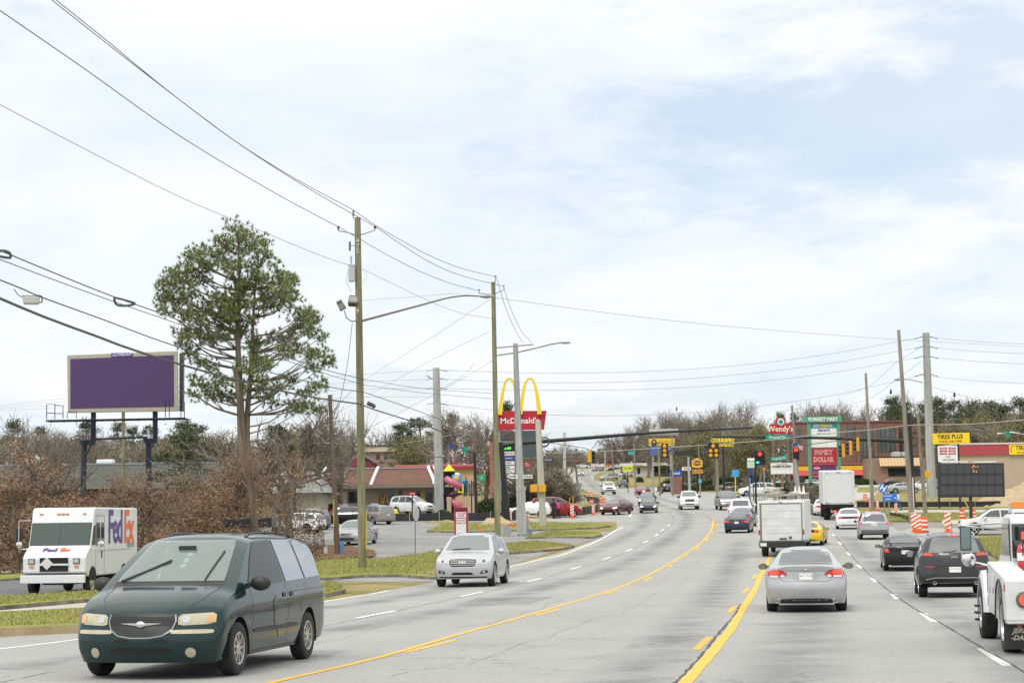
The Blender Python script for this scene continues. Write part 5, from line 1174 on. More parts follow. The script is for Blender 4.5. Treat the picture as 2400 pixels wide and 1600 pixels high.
MB().box(2.4, 4.1, -1.0, 1.0, .5, 2.1).obj('cab', dirty, bt, bevel=.15); MB().box(-2.5, 3.8, -.45, .45, .45, .75).obj('chassis', darkM, bt)
rk = MB()
for x in (-2.4, -1.0, .4, 1.8):
 rk.box(x-.025, x+.025, -1.1, 1.1, 2.95, 3.0)
 for y in (-1.05, -.35, .35, 1.05): rk.box(x-.025, x+.025, y-.025, y+.025, 2.69, 2.96)
for y in (-1.08, 1.08): rk.box(-2.5, 2.0, y-.025, y+.025, 3.0, 3.05)
rk.obj('roof_rack', mat('rack_steel', (.42, .40, .36), .5, .3), bt)
alum = mat('aluminium', (.52, .50, .46), .4, .6)
for y0, y1, z in ((.10, .60, 3.06), (.35, .85, 3.18), (.15, .62, 3.28), (-.9, -.45, 3.06)):
 ld = MB(); ld.box(-2.7, 1.6, y0, y0+.04, z, z+.07).box(-2.7, 1.6, y1, y1+.04, z, z+.07)
 for i in range(13): ld.cyl((-2.6+i*.33, y0, z+.035), (-2.6+i*.33, y1, z+.035), .018, n=6)
 o = ld.obj('ladder', alum, None)
 tag(o, {3.06: 'lowest ladder at the left of the box truck roof rack' if y0 > 0 else 'single ladder at the right of the box truck roof rack', 3.18: 'middle ladder stacked on the box truck roof rack', 3.28: 'top ladder of the pile on the box truck roof rack'}[z], 'ladder', 'ladders on the box truck'); o['_bt'] = 1
cc = [o for o in COL.objects if o.get('_bt')]
place(bt, 1843, 1299, 12.5, scale=.97, label='dirty white box truck with ladders on its roof rack', cat='box truck')
for o in cc: o.matrix_world = bt.matrix_world.copy(); del o['_bt']
for i, y in enumerate((-1.12, -.92, -.72)):
 c_ = MB(); c_.lathe([(.0, .38), (.03, .36), (.07, .05), (.14, .02), (.14, 0), (0, 0)], (-2.45, y, 3.05), 'z', 12)
 o = c_.obj('traffic_cone', mat('white_orange_cone', (.75, .72, .70), .5), None); o.matrix_world = bt.matrix_world.copy()
 tag(o, ['rightmost white cone standing on the box truck roof', 'middle white cone standing on the box truck roof', 'leftmost of three white cones on the box truck roof'][i], 'cone', 'cones on the box truck roof')
# ---- big white truck -------------------------------------------------
wt = empty('box_truck'); boxw = mat('truck_box_white', (.70, .71, .72), .35, var=.03, vs=1)
MB().box(-3.9, 3.6, -1.28, 1.28, 1.30, 4.0).obj('cargo_box', boxw, wt, bevel=.05)
MB().box(-3.93, -3.90, -1.12, 1.12, 1.42, 3.80).obj('roller_door', mat('truck_door_white', (.66, .67, .68), .4, var=.05, vs=2), wt, bevel=.01)
fr = MB(); fr.box(-3.95, -3.90, -1.25, -1.14, 1.32, 3.98).box(-3.95, -3.90, 1.14, 1.25, 1.32, 3.98).box(-3.95, -3.9, -1.14, 1.14, 3.82, 3.98).obj('door_frame', boxw, wt)
for y in (-.95, -.12, 0, .12, .95): MB().box(-3.97, -3.95, y-.06, y+.06, 3.88, 3.92).obj('marker_lamp', darkM, wt)
for y in (-.95, .95): MB().box(-3.965, -3.93, y-.18, y+.18, 1.40, 1.44).obj('reflector', redL, wt)
MB().box(-3.8, 4.6, -.5, .5, .75, 1.28).box(-3.9, -3.7, -1.2, 1.2, 1.05, 1.28).obj('chassis', darkM, wt)
MB().sph((-3.85, .35, .72), .12, 10, 6).obj('brake_lamp', redOn, wt, smooth=True)
MB().box(-3.88, -3.80, -.3, .2, .6, .9).obj('rear_bumper', trimM, wt)
MB().box(3.8, 5.6, -1.1, 1.15, .6, 2.9).obj('cab', maroon, wt, bevel=.15)
for sg in (-1, 1):
 wheel(wt, -2.3, sg*.95, .5, .5, steelM, rr=.55, style='steel', sgn=sg); wheel(wt, 4.6, sg*1.0, .5, .28, steelM, rr=.55, style='steel', sgn=sg)
 MB().box(-2.95, -2.9, sg*.95-.3, sg*.95+.3, .3, .95).obj('mudflap', darkM, wt)
place(wt, 1962, 1215, 6.5, label='big plain white box truck with a closed rear roller door', cat='box truck')
# ---- tow truck cut by the right frame edge ---------------------------
tt = empty('tow_truck')
MB().prism([(.05, .62), (1.2, .62), (1.25, 1.0), (2.35, 1.02), (2.5, .55), (3.1, .55), (3.15, 1.15), (2.0, 1.38), (1.45, 1.97), (1.2, 2.04), (.25, 2.04), (.10, 1.95)], -.80, .80, 'y').obj('cab', whiteM, tt, bevel=.06)
for sg in (-1, 1):
 MB().prism([(.35, 1.38), (1.75, 1.38), (1.35, 1.88), (.42, 1.88)], sg*.803, sg*.812, 'y').obj('side_window', glassM, tt)
 fm = MB(); fm.lathe([(.56, sg*.80), (.56, sg*1.17), (.66, sg*1.14), (.70, sg*.80)], (1.8, 0, .46), 'y', 16, .0, math.pi); fm.obj('front_fender', whiteM, tt, smooth=True)
 w_ = wheel(tt, 1.8, sg*1.05, .43, .26, alloyM, rr=.58, style='steel', sgn=sg)
 nb = MB(); 
 for i in range(6): a = i*1.047; nb.cyl((1.8+.13*math.cos(a), sg*1.18, .43+.13*math.sin(a)), (1.8+.13*math.cos(a), sg*1.26, .43+.13*math.sin(a)), .018, n=6)
 nb.obj('lug_nut_spike', trimM, tt, kind='stuff')
 wheel(tt, -1.8, sg*1.05, .43, .26, alloyM, rr=.62, style='steel', sgn=sg); wheel(tt, -1.8, sg*.76, .43, .24, steelM, rr=.55, style='steel', sgn=sg)
 # tool body side with wheel arch
 n_ = 12; arch = [(-1.8+.56*math.cos(math.pi*i/n_), .46+.56*math.sin(math.pi*i/n_)) for i in range(n_+1)]
 MB().prism([(-2.75, .46)]+[(-2.75, 1.08), (-.05, 1.30), (-.05, .52)]+[(-1.2, .50)]+arch, sg*1.20, sg*.80, 'y').obj('tool_body', mat('dulled_white', (.62, .64, .64), .4, var=.08, vs=3), tt, bevel=.015)
 for x0, x1 in ((-1.15, -.62), (-.58, -.12)):
  MB().box(x0, x1, min(sg*1.203, sg*1.212), max(sg*1.203, sg*1.212), .62, 1.12).obj('locker_door', MATS['dulled_white'], tt, bevel=.006)
  MB().box(x0+.04, x0+.10, min(sg*1.214, sg*1.23), max(sg*1.214, sg*1.23), .84, .92).obj('locker_latch', chromeM, tt)
 MB().box(-2.76, -2.30, min(sg*.80, sg*1.21), max(sg*.80, sg*1.21), .50, 1.08).obj('rear_wing', MATS['dulled_white'], tt, bevel=.02)
 MB().lathe([(.001, -2.80), (.075, -2.80), (.08, -2.775)], (0, sg*.95, .80), 'x', 18).obj('tail_light', redOn, tt, fix=False); MB().lathe([(.08, -2.80), (.115, -2.79), (.12, -2.765)], (0, sg*.95, .80), 'x', 18).obj('lamp_ring', steelM, tt, fix=False)
 mf = MB().box(-2.45, -2.42, min(sg*.70, sg*1.22), max(sg*.70, sg*1.22), .09, .50).obj('mudflap', trimM, tt)
 MB().lathe([(.001, -2.47), (.04, -2.47)], (0, sg*1.0, .43), 'x', 12).obj('reflector', redL, tt, fix=False)
 # post lamp, mirror set
 MB().box(-.35, -.20, sg*.62-.10, sg*.62+.10, 1.62, 1.84).obj('work_lamp_housing', trimM, tt, bevel=.02); MB().box(-.36, -.35, sg*.62-.075, sg*.62+.075, 1.64, 1.76).obj('brake_lamp', redOn, tt)
 MB().tube([(1.5, sg*.8, 1.90), (1.95, sg*1.42, 1.86), (1.95, sg*1.42, 1.30), (1.9, sg*1.0, 1.20)], .018, 6).tube([(1.5, sg*.8, 1.80), (1.93, sg*1.42, 1.86)], .014, 6).obj('mirror_bracket', chromeM, tt)
 MB().box(1.86, 1.93, sg*1.36-.09, sg*1.36+.09, 1.45, 1.86).obj('side_mirror', trimM, tt, bevel=.015); MB().box(1.853, 1.86, sg*1.36-.075, sg*1.36+.075, 1.47, 1.84).obj('mirror_glass', mat('mirror_glass2', (.2, .26, .27), .05, .8), tt)
 MB().sph((1.90, sg*1.32, 1.30), .12, 14, 8, (.5, 1, 1)).obj('round_mirror', chromeM, tt, smooth=True)
for yy in (1.0, -1.0): text('lettering', 'JERR\n-DAN', .10, mat('cream_paint', (.6, .55, .42), .5), tt, (-2.456, yy, .30), (R(90), 0, R(-90)), shear=.3, off=.003)
MB().tube([(-1.6, -.3, 1.1), (-.4, -.3, 1.75), (-.4, .3, 1.75), (-1.6, .3, 1.1)], .05, 6).obj('boom_frame', steelM, tt); MB().sph((-2.3, .55, 1.16), .09, 8, 6, (1.6, 1, .6)).obj('tow_strap', yelp, tt, smooth=True)
for sg in (-1, 1):
 MB().tube([(-1.8+.60*math.cos(math.pi*i/12), sg*1.205, .46+.60*math.sin(math.pi*i/12)) for i in range(13)], .022, 5).obj('arch_trim', trimM, tt); MB().box(-.12, -.05, min(sg*1.2, sg*1.215), max(sg*1.2, sg*1.215), .62, 1.2).obj('body_seam', trimM, tt); MB().box(-2.72, -2.66, min(sg*1.2, sg*1.225), max(sg*1.2, sg*1.225), .92, 1.02).obj('side_marker', redL, tt)
 MB().box(.92, 1.02, min(sg*.80, sg*.83), max(sg*.80, sg*.83), 1.22, 1.26).obj('door_handle', trimM, tt); MB().box(.30, .33, min(sg*.80, sg*.808), max(sg*.80, sg*.808), .65, 1.95).obj('door_seam', trimM, tt); MB().box(-1.1, -.2, min(sg*1.2, sg*1.216), max(sg*1.2, sg*1.216), .545, .575).obj('step_rail', chromeM, tt)
MB().box(-2.6, -.1, -.8, .8, 1.0, 1.10).obj('deck', MATS['dulled_white'], tt); MB().box(-2.6, 2.9, -.45, .45, .45, .75).obj('chassis', darkM, tt)
MB().box(.02, .06, -.80, .80, 1.35, 1.88).obj('rear_window', glassM, tt)
MB().box(-.36, -.22, -.95, .95, 1.1, 1.2).box(-.34, -.24, .50, .60, 1.1, 1.7).box(-.34, -.24, -.60, -.50, 1.1, 1.7).obj('headboard_frame', whiteM, tt)
MB().box(.3, .9, -.75, .75, 2.06, 2.12).obj('lightbar_base', whiteM, tt); MB().box(.35, .85, .2, .75, 2.12, 2.24).obj('amber_lightbar', ambL, tt, bevel=.02); MB().box(.35, .85, -.75, -.1, 2.12, 2.24).obj('amber_lightbar', ambL, tt, bevel=.02)
for i, y in enumerate((.40, .50, .60, .70)):
 MB().tube([(-.5, y, 1.1), (-.52, y, 1.38)], .01, 6).sph((-.52, y, 1.40), .022, 8, 5).obj('control_lever', steelM, tt)
fe = MB(); fe.lathe([(0, 0), (.075, .01), (.08, .04), (.08, .36), (.05, .43), (.02, .45), (.02, .48), (0, .48)], (-.62, .72, 1.12), 'z', 16)
fo = fe.obj('fire_extinguisher', mat('extinguisher_red', (.50, .012, .02), .3, coat=1), None, smooth=40)
fl = MB(); fl.lathe([(.0815, .20), (.0815, .32)], (-.62, .72, 1.12), 'z', 16).obj('bottle_label', plateM, fo, fix=False)
fh = MB(); fh.tube([(-.62, .72, 1.60), (-.66, .72, 1.62), (-.72, .72, 1.55), (-.70, .72, 1.4)], .012, 6).obj('hose', trimM, fo)
p = Vector((8.60, 30.2, 0)); hd = 8.5
a = R(90-hd); tt.location = p; tt.rotation_euler = (0, 0, a); tag(tt, 'white tow truck cut off by the right edge of the picture', 'tow truck')
fo.location = p; fo.rotation_euler = (0, 0, a); tag(fo, 'red fire extinguisher strapped upright behind the tow truck cab', 'fire extinguisher')
# ================================================================ poles, wires, signals
wood = lambda nm, a, b_: layered(nm, [(6, 7, .3, .7, a, b_, 'MIX'), (1.5, 5, .35, .65, (.75, .75, .72), (1.15, 1.15, 1.1), 'MULTIPLY')], rough=.9, bump=(30, .6, .02))
mossw = wood('mossy_wood', (.15, .14, .08), (.29, .275, .19)); brownw = wood('brown_wood', (.10, .07, .05), (.19, .15, .12)); greyw = wood('grey_wood', (.20, .17, .14), (.34, .31, .27))
concp = layered('pole_concrete', [(1.5, 7, .3, .7, (.28, .29, .28), (.46, .47, .45), 'MIX'), (12, 5, .35, .65, (.8, .8, .8), (1.1, 1.1, 1.1), 'MULTIPLY')], rough=.85)
galv = mat('galvanised', (.36, .38, .38), .45, .6, var=.1, vs=3); wireM = mat('wire_sleeve', (.06, .06, .065), .6); wireG = mat('bare_wire', (.22, .22, .24), .5, .4)
blackst = mat('black_steel', (.018, .02, .024), .45, .2); insM = mat('insulator', (.10, .10, .11), .3); porcM = mat('porcelain', (.45, .47, .5), .3)
sigY = mat('signal_yellow', (.68, .34, .015), .45); lensR = mat('signal_red_lit', (.9, .02, .02), .3, emit=(1, .03, .02), es=3.0); lensG = mat('signal_green_lit', (.02, .8, .6), .3, emit=(.02, 1, .72), es=1.8); lensO = mat('signal_off', (.05, .02, .02), .4)
grnS = mat('street_sign_green', (.0, .26, .19), .45); whtS = mat('sign_white', (.78, .79, .78), .45); inkS = mat('sign_ink', (.02, .02, .03), .5)
def base_at(px, Y, dy=0): 
 p = at(px, 1200, Y); return Vector((p.x, Y, zt(Y)-.1))
def pole(cat, label, pb, ptop, Y, r0, r1, m_, name='utility_pole', group=None, n=14):
 """pb: px of the foot, ptop: (px,py) of the top"""
 b_ = base_at(pb, Y); t_ = at(ptop[0], ptop[1], Y)
 root = empty(name, b_, 0, label, cat, group)
 k = 6; pts = [(t_-b_)*(i/k) for i in range(k+1)]
 MB().tube(pts, r0, n, r1).obj('shaft', m_, root, smooth=50)
 root['Y'] = Y; return root
def loc(root, px, py, Y=None):
 Y = Y or root['Y']; return at(px, py, Y)-root.location
WN = [0]
def wire(pts, Y0, Y1, r, m_, label, group='overhead wires', n=5):
 x0, x1 = pts[0][0], pts[-1][0]; P = []
 for px, py in pts:
  t = (px-x0)/(x1-x0) if x1 != x0 else 0
  P.append(at(px, py, 1/lerp(1/Y0, 1/Y1, t)))
 o = MB().tube(smoothpts(P, 1.5), r, n).obj('overhead_wire', m_, None, smooth=60)
 tag(o, label, 'wire', group); return o
A = pole('utility pole', 'tall mossy wooden utility pole with the long lamp arm, nearest of the poles', 849, (838, 510), 83, .19, .135, mossw)
arm = MB()
arm.tube([loc(A, 838, 552)]+[loc(A, 815, 545), loc(A, 793, 541)], .025, 6).tube([loc(A, 838, 552), loc(A, 860, 546), loc(A, 879, 539)], .025, 6).obj('crossarm', galv, A)
for (x, y0, y1) in ((828, 512, 494), (793, 541, 530), (879, 539, 530)):
 q = MB(); a_, b_ = loc(A, x, y0), loc(A, x, y1); q.cyl(a_, b_, .02, n=8)
 for t in (.35, .6, .85): q.lathe([(.0, 0), (.07, .01), (.05, .04), (0, .045)], a_.lerp(b_, t), 'z', 10)
 q.obj('insulator', insM, A, smooth=40)
q = MB(); q.cyl(loc(A, 820, 566), loc(A, 820, 588), .045, n=8).tube([loc(A, 820, 575), loc(A, 838, 576)], .015, 5).obj('fuse_cutout', insM, A)
q = MB(); q.cyl(loc(A, 823, 600), loc(A, 823, 618), .05, .04, n=10).obj('arrester', porcM, A)
a_ = loc(A, 825, 641); MB().box(a_.x-.13, a_.x+.13, a_.y-.3, a_.y-.05, a_.z-.38, a_.z+.38).obj('switch_box', mat('box_grey', (.42, .46, .48), .4), A, bevel=.02)
MB().tube([loc(A, 816, 632), loc(A, 812, 660), loc(A, 824, 684)], .01, 4).obj('lead_wire', wireM, A); MB().tube([loc(A, 851, 660), loc(A, 860, 650), loc(A, 857, 636)], .008, 4).obj('lead_wire', wireM, A)
def floodlight(par, px, py, w_, h_, tilt, roll_):
 c_ = loc(par, px, py); M = Matrix.Translation(c_) @ Matrix.Rotation(R(roll_), 4, 'Y') @ Matrix.Rotation(R(tilt), 4, 'X')
 q = MB(); q.box(-w_/2, w_/2, -.16, .16, -h_/2, h_/2, M, tap=.03); f_ = q.obj('floodlight', mat('flood_brown', (.10, .09, .075), .5), par, bevel=.015)
 g_ = MB(); g_.box(-w_*.38, w_*.38, -.175, -.16, -h_*.36, h_*.30, M).obj('lamp_glass', mat('flood_glass', (.30, .31, .28), .15), f_)
floodlight(A, 829, 705, .46, .42, -25, 4); floodlight(A, 799, 715, .30, .42, 20, -28)
MB().tube([loc(A, 807, 728), loc(A, 812, 745), loc(A, 822, 752), loc(A, 836, 752)], .03, 6).obj('flood_bracket', galv, A); MB().box(-.02, .02, -.02, .02, -.05, .05).obj('clamp', galv, A)
for s_, y in (('4', 566), ('7', 578), ('5', 590), ('9', 731)):
 p_ = loc(A, 839, y); text('pole_number', s_, .28, mat('tag_white', (.6, .6, .55), .5), A, (p_.x, p_.y-.19, p_.z), (R(90), 0, 0))
la = MB(); P = [loc(A, 848, 752), loc(A, 900, 738, 84), loc(A, 990, 714, 86), loc(A, 1050, 698, 88), loc(A, 1090, 693, 89), loc(A, 1124, 694, 90)]
la.tube(smoothpts(P, .5), .055, 8, .03).obj('lamp_arm', mat('weathered_brown_steel', (.20, .16, .13), .6, .3), A, smooth=60)
MB().tube([loc(A, 850, 704), loc(A, 950, 697, 85), loc(A, 1059, 688, 88), loc(A, 1150, 696, 90)], .008, 4).obj('stay_wire', wireG, A)
c_ = loc(A, 1141, 694, 90); lh = MB(); lh.sph(c_, .38, 14, 8, (1, .38, .22)); lh.obj('lamp_head', galv, A, smooth=True); MB().sph(c_-Vector((0.02, 0, .05)), .2, 10, 6, (1, .5, .3)).obj('lamp_glass', porcM, A, smooth=True)
MB().tube([loc(A, 861, 944), loc(A, 875, 950), loc(A, 878, 955)], .09, 8).obj('splice_case', wireM, A)
MB().tube([loc(A, 846, 930), loc(A, 843, 940), loc(A, 850, 935), loc(A, 852, 925)], .015, 4).obj('lead_wire', porcM, A)
MB().box(.15, .20, -.1, .0, 1.0, 2.6).obj('cable_guard', mat('guard_yellow', (.55, .38, .03), .5), A)
pa = loc(A, 857, 1235); 
B = pole('utility pole', 'second tall mossy utility pole, left of the tall red and yellow restaurant sign', 1166, (1156, 661), 110, .17, .12, mossw)
MB().tube([loc(B, 1157, 690), loc(B, 1140, 689), loc(B, 1124, 687)], .025, 6).tube([loc(B, 1157, 690), loc(B, 1170, 684), loc(B, 1181, 678)], .025, 6).obj('crossarm', galv, B)
for (x, y0, y1) in ((1161, 662, 648), (1123, 688, 680), (1181, 679, 671)):
 q = MB(); a_, b_ = loc(B, x, y0), loc(B, x, y1); q.cyl(a_, b_, .02, n=8); q.lathe([(0, 0), (.08, .02), (0, .08)], b_, 'z', 10); q.obj('insulator', insM, B, smooth=40)
MB().tube([loc(B, 1162, 815), loc(B, 1250, 807)], .04, 6).obj('crossarm', mat('timber_arm', (.34, .31, .26), .7), B)
C = pole('street light', 'grey concrete street light pole crossing the tall arches sign', 1222, (1208, 805), 128, .30, .16, concp, name='street_light')
la = MB(); P = [loc(C, 1163, 833), loc(C, 1211, 826), loc(C, 1250, 817), loc(C, 1290, 807), loc(C, 1313, 803)]
la.tube(P, .045, 6).obj('lamp_arm', greyw, C); c_ = loc(C, 1325, 803); MB().sph(c_, .38, 12, 7, (1, .4, .22)).obj('lamp_head', galv, C, smooth=True)
MB().box(-.33, .33, -.33, .3, 3.1, 3.4).obj('junction_box', concp, C)
bx = MB(); bx.box(-.29, .29, -.30, .30, .2, 3.3).obj('pole_sleeve', concp, C)
D = pole('utility pole', 'thick concrete utility pole beside the restaurant play tower', 1031, (1022, 862), 190, .52, .33, concp)
for y in (868, 888, 910, 946):
 MB().tube([loc(D, 999, y+2), loc(D, 1011, y-1), loc(D, 1034, y-1), loc(D, 1048, y+2)], .035, 5).obj('line_post', insM, D)
MB().tube([loc(D, 1000, 880), loc(D, 1010, 886)], .05, 5).obj('clamp', insM, D)
E = pole('utility pole', 'leaning bare brown wooden pole in front of the big pine', 612, (551, 862), 88, .16, .11, brownw)
MB().tube([(0, -.15, 0), (0, -.17, 1.6)], .03, 5).obj('cable_guard', MATS['guard_yellow'], E)
F = pole('utility pole', 'short brown wooden pole with a tilted floodlight, between pine and mossy pole', 791, (773, 925), 98, .15, .10, brownw)
floodlight(F, 746, 1017, .40, .30, 25, 38); MB().tube([loc(F, 753, 1024), loc(F, 762, 1038), loc(F, 776, 1039)], .03, 6).obj('flood_bracket', galv, F)
cg = MB(); pb_ = loc(F, 791, 1300); cg.box(.16, .30, -.1, .05, .1, .9).obj('pipe_wrap', mat('blue_tape', (.03, .22, .55), .5), F); MB().box(-.2, -.15, -.18, -.1, 1.6, 3.0).obj('cable_guard', MATS['guard_yellow'], F)
G = pole('utility pole', 'tall bare grey wooden pole with no wires on its top, right side', 2137, (2106, 773), 150, .22, .13, greyw)
H = pole('utility pole', 'thickest concrete pole on the right, next to the yellow tire shop sign', 2185, (2170, 780), 205, .52, .36, concp)
for y in (792, 815, 838, 880):
 MB().tube([loc(H, 2143, y+2), loc(H, 2160, y-3), loc(H, 2182, y-3), loc(H, 2198, y+2)], .04, 5).obj('line_post', insM, H)
MB().tube([loc(H, 2104, 889), loc(H, 2130, 889), loc(H, 2163, 896)], .05, 6).sph(loc(H, 2103, 889), .36, 12, 7, (1, .5, .35)).obj('lamp_arm', galv, H, smooth=True)
I_ = pole('utility pole', 'thin dark wooden pole rising in front of the brick building, behind the big white truck', 2046, (2029, 874), 180, .18, .11, greyw)
J = pole('utility pole', 'short wooden pole carrying a yellow pedestrian signal, left of the wide concrete pole', 2169, (2151, 969), 168, .19, .13, greyw)
MB().box(-.1, .8, -.45, .15, 0, .01).obj('foot_plate', galv, J)
pj_ = loc(J, 2168, 1112); MB().box(pj_.x-.1, pj_.x+.42, -.35, .1, pj_.z-.26, pj_.z+.3).obj('pedestrian_signal', sigY, J, bevel=.03)
K = pole('utility pole', 'slim grey-brown pole with crossarm behind the burger sign', 1876, (1856, 950), 205, .17, .11, greyw)
MB().tube([loc(K, 1840, 961), loc(K, 1876, 956)], .04, 5).obj('crossarm', galv, K)
for (pb, pt, Y, r_, m_, lab) in ((1346+14, (1347, 1072), 215, .13, brownw, 'dark leaning pole beside the small concrete monument'), (1324, (1323, 1013), 300, .28, porcM, 'pale blue-grey steel pole behind the brown shrub'),
  (1491, (1486, 1040), 270, .13, greyw, 'thin pole left of the yellow billboard'), (1548, (1543, 1035), 265, .14, mossw, 'wooden pole below the yellow billboard left edge'), (1578, (1575, 1020), 262, .10, greyw, 'slim pale pole through the yellow billboard right edge'),
  (1618, (1613, 1070), 255, .20, concp, 'thick short concrete pole left of the buffet sign'), (1642, (1637, 1040), 300, .10, greyw, 'slim pole right of the buffet sign'), (1683, (1680, 1075), 225, .20, greyw, 'grey pole under the five-lamp signal'),
  (1420, (1418, 1056), 420, .16, porcM, 'far slim blue pole on the grass bank tip'), (1441, (1432, 1020), 430, .17, greyw, 'far wooden pole left of the flag sign'), (1877, (1862, 1075), 172, .22, concp, 'short thick post under the right hand red signal'),
  (2142, (2139, 1118), 150, .06, whtS, 'thin white stake behind the tall bare grey pole')):
 pole('pole', lab, pb, pt, Y, r_, r_*.75, m_, name='pole', n=10)
MK = pole('marker post', 'grey junction post between concrete monument and pale pole', 1273, (1261, 985), 150, .30, .22, layered('cream_concrete', [(2, 6, .3, .7, (.36, .37, .30), (.5, .5, .43), 'MIX')]), name='utility_pole'); MK['label'] = 'pale square-looking concrete pole in front of the red restaurant sign corner'; MK['category'] = 'utility pole'
for x_ in (1262-11, 1262+9):
 p_ = loc(MK, x_, 1144); MB().box(p_.x-.28, p_.x+.28, -.6, -.2, p_.z-.3, p_.z+.3).obj('pedestrian_signal', sigY, MK, bevel=.03)
p_ = loc(MK, 1276, 1035); MB().lathe([(.30, -.05), (.42, 0), (.30, .05), (.30, -.05)], p_, 'y', 16).obj('cable_coil', wireM, MK)
# left side wires
wire([(128, -2), (262, 105), (372, 196), (541, 324), (690, 418), (828, 492)], 53, 83, .014, wireM, 'topmost wire from the upper left corner to the tall mossy pole')
wire([(118, -2), (250, 102), (372, 197), (561, 338), (720, 440), (879, 531)], 53, 83, .014, wireM, 'wire running just under the topmost one to the right end of the crossarm')
wire([(-5, 22), (200, 163), (420, 318), (640, 450), (793, 532)], 46, 83, .014, wireM, 'long wire from the left frame edge at top to the left end of the crossarm')
wire([(-5, 243), (200, 350), (420, 461), (622, 546), (760, 602), (852, 632)], 50, 83, .010, wireG, 'thin lone wire passing over the top of the pine')
wire([(828, 492), (878, 527), (929, 557), (1005, 598), (1082, 629), (1161, 648)], 83, 110, .014, wireM, 'uppermost wire between the two mossy poles')
wire([(879, 531), (929, 565), (1005, 613), (1082, 646), (1181, 671)], 83, 110, .014, wireM, 'second wire between the two mossy poles')
wire([(793, 532), (846, 562), (903, 595), (980, 634), (1056, 664), (1122, 681)], 83, 110, .014, wireM, 'third wire between the two mossy poles, below the other two')
wire([(852, 632), (929, 669), (1005, 705), (1082, 734), (1154, 746)], 83, 110, .010, wireG, 'thin lower wire between the two mossy poles, crossing the lamp arm')
wire([(1163, 648), (1184, 718), (1209, 776), (1226, 803)], 110, 128, .014, wireM, 'left of two wires dropping from the second mossy pole')
wire([(1181, 674), (1196, 720), (1222, 776), (1246, 802)], 110, 128, .014, wireM, 'right of two wires dropping from the second mossy pole')
wire([(-5, 697), (100, 741), (230, 789), (350, 832), (573, 895), (720, 928), (848, 947)], 45, 83, .035, mat('thick_cable', (.07, .07, .07), .6), 'thickest black cable sweeping down across the purple billboard')
wire([(848, 947), (873, 958), (1000, 998), (1052, 1016), (1128, 1027), (1175, 1020), (1213, 1000)], 83, 127, .030, MATS['thick_cable'], 'thick sagging cable from the mossy pole to the concrete lamp pole')
wire([(-5, 654), (60, 680), (96, 696), (240, 748), (400, 807), (573, 857), (781, 908), (851, 918)], 45, 83, .017, wireM, 'cable carrying the white splice box at the left')
wire([(851, 918), (930, 945), (1000, 970), (1090, 1000), (1210, 1012)], 83, 127, .016, wireM, 'middle cable sagging from the mossy pole behind the concrete poles')
wire([(-5, 585), (29, 599), (150, 649), (268, 696), (383, 736), (487, 777), (637, 825), (765, 867), (854, 889)], 45, 83, .016, wireM, 'upper cable with two black loops at the left')
wire([(-5, 606), (130, 657), (268, 707), (390, 749), (497, 787), (640, 834), (765, 876), (854, 902)], 45, 83, .012, wireM, 'cable just under the one with black loops')
wire([(854, 889), (1000, 911), (1163, 922)], 83, 110, .012, wireG, 'upper of two thin cables joining the mossy poles low down')
wire([(854, 902), (1000, 921), (1163, 935)], 83, 110, .012, wireG, 'lower of two thin cables joining the mossy poles low down')
q = MB(); P = [at(268, 697, 55), at(292, 703, 56), at(316, 711, 57), at(300, 716, 56.5), at(276, 715, 55.5), at(269, 706, 55), at(268, 697, 55)]
tag(q.tube(smoothpts(P, .1), .035, 6).obj('cable_loop', wireM, None), 'black cable loop hanging above the billboard left end', 'cable loop', 'cable loops')
q = MB(); P = [at(-8, 588, 45), at(12, 588, 46), at(23, 594, 46.5), at(24, 604, 46.5), at(0, 601, 46), at(-8, 598, 45)]
tag(q.tube(smoothpts(P, .1), .035, 6).obj('cable_loop', wireM, None), 'black cable loop cut by the left frame edge', 'cable loop', 'cable loops')
cp = at(73, 702, 48); sp_ = empty('splice_box', cp, R(10), 'pale grey lidded splice box hanging from a cable at the far left', 'splice box')
MB().box(-.19, .19, -.12, .12, -.12, .07, tap=-.02).obj('case', mat('splice_grey', (.50, .54, .52), .4), sp_, bevel=.03); MB().box(-.22, .22, -.14, .14, .07, .10).obj('lid', MATS['splice_grey'], sp_, bevel=.01)
MB().tube([(-.2, 0, .05), (-.33, 0, .12), (-.42, 0, .27)], .012, 5).tube([(.2, 0, -.08), (.27, 0, -.05), (.26, 0, .08), (.18, 0, .12)], .018, 6).obj('lead', wireM, sp_)
# distribution lines between the concrete poles
D1, D2 = 190, 205
for i, (a_, m1, m2, m3, b_) in enumerate((((1023, 867), (1300, 874), (1600, 866), (1900, 836), (2165, 789)), ((1023, 888), (1300, 897), (1600, 888), (1900, 858), (2165, 812)), ((1023, 910), (1300, 914), (1600, 908), (1900, 880), (2165, 835)), ((1023, 946), (1300, 972), (1600, 968), (1900, 935), (2165, 878)))):
 wire([a_, m1, m2, m3, b_], D1, D2, .017, wireG, ['highest', 'second', 'third', 'lowest'][i]+' line strung between the two thick concrete poles')
for i, (y0, y1) in enumerate(((789, 806), (812, 829), (835, 853), (880, 899))):
 wire([(2165, y0), (2280, (y0+y1)/2+2), (2405, y1)], D2, 170, .017, wireG, ['highest', 'second', 'third', 'lowest'][i]+' line leaving the wide concrete pole to the right')
 wire([(1023, 867+21*i), (860, 876+18*i), (640, 893+15*i), (430, 906+12*i), (-5, 950+4*i)], D1, 260, .014, wireG, ['highest', 'second', 'third', 'lowest'][i]+' thin line leaving the concrete pole to the left')
wire([(1158, 697), (1200, 703), (1455, 737), (1710, 765), (2067, 793), (2405, 812)], 110, 190, .012, wireG, 'lone thin wire crossing the whole right sky')
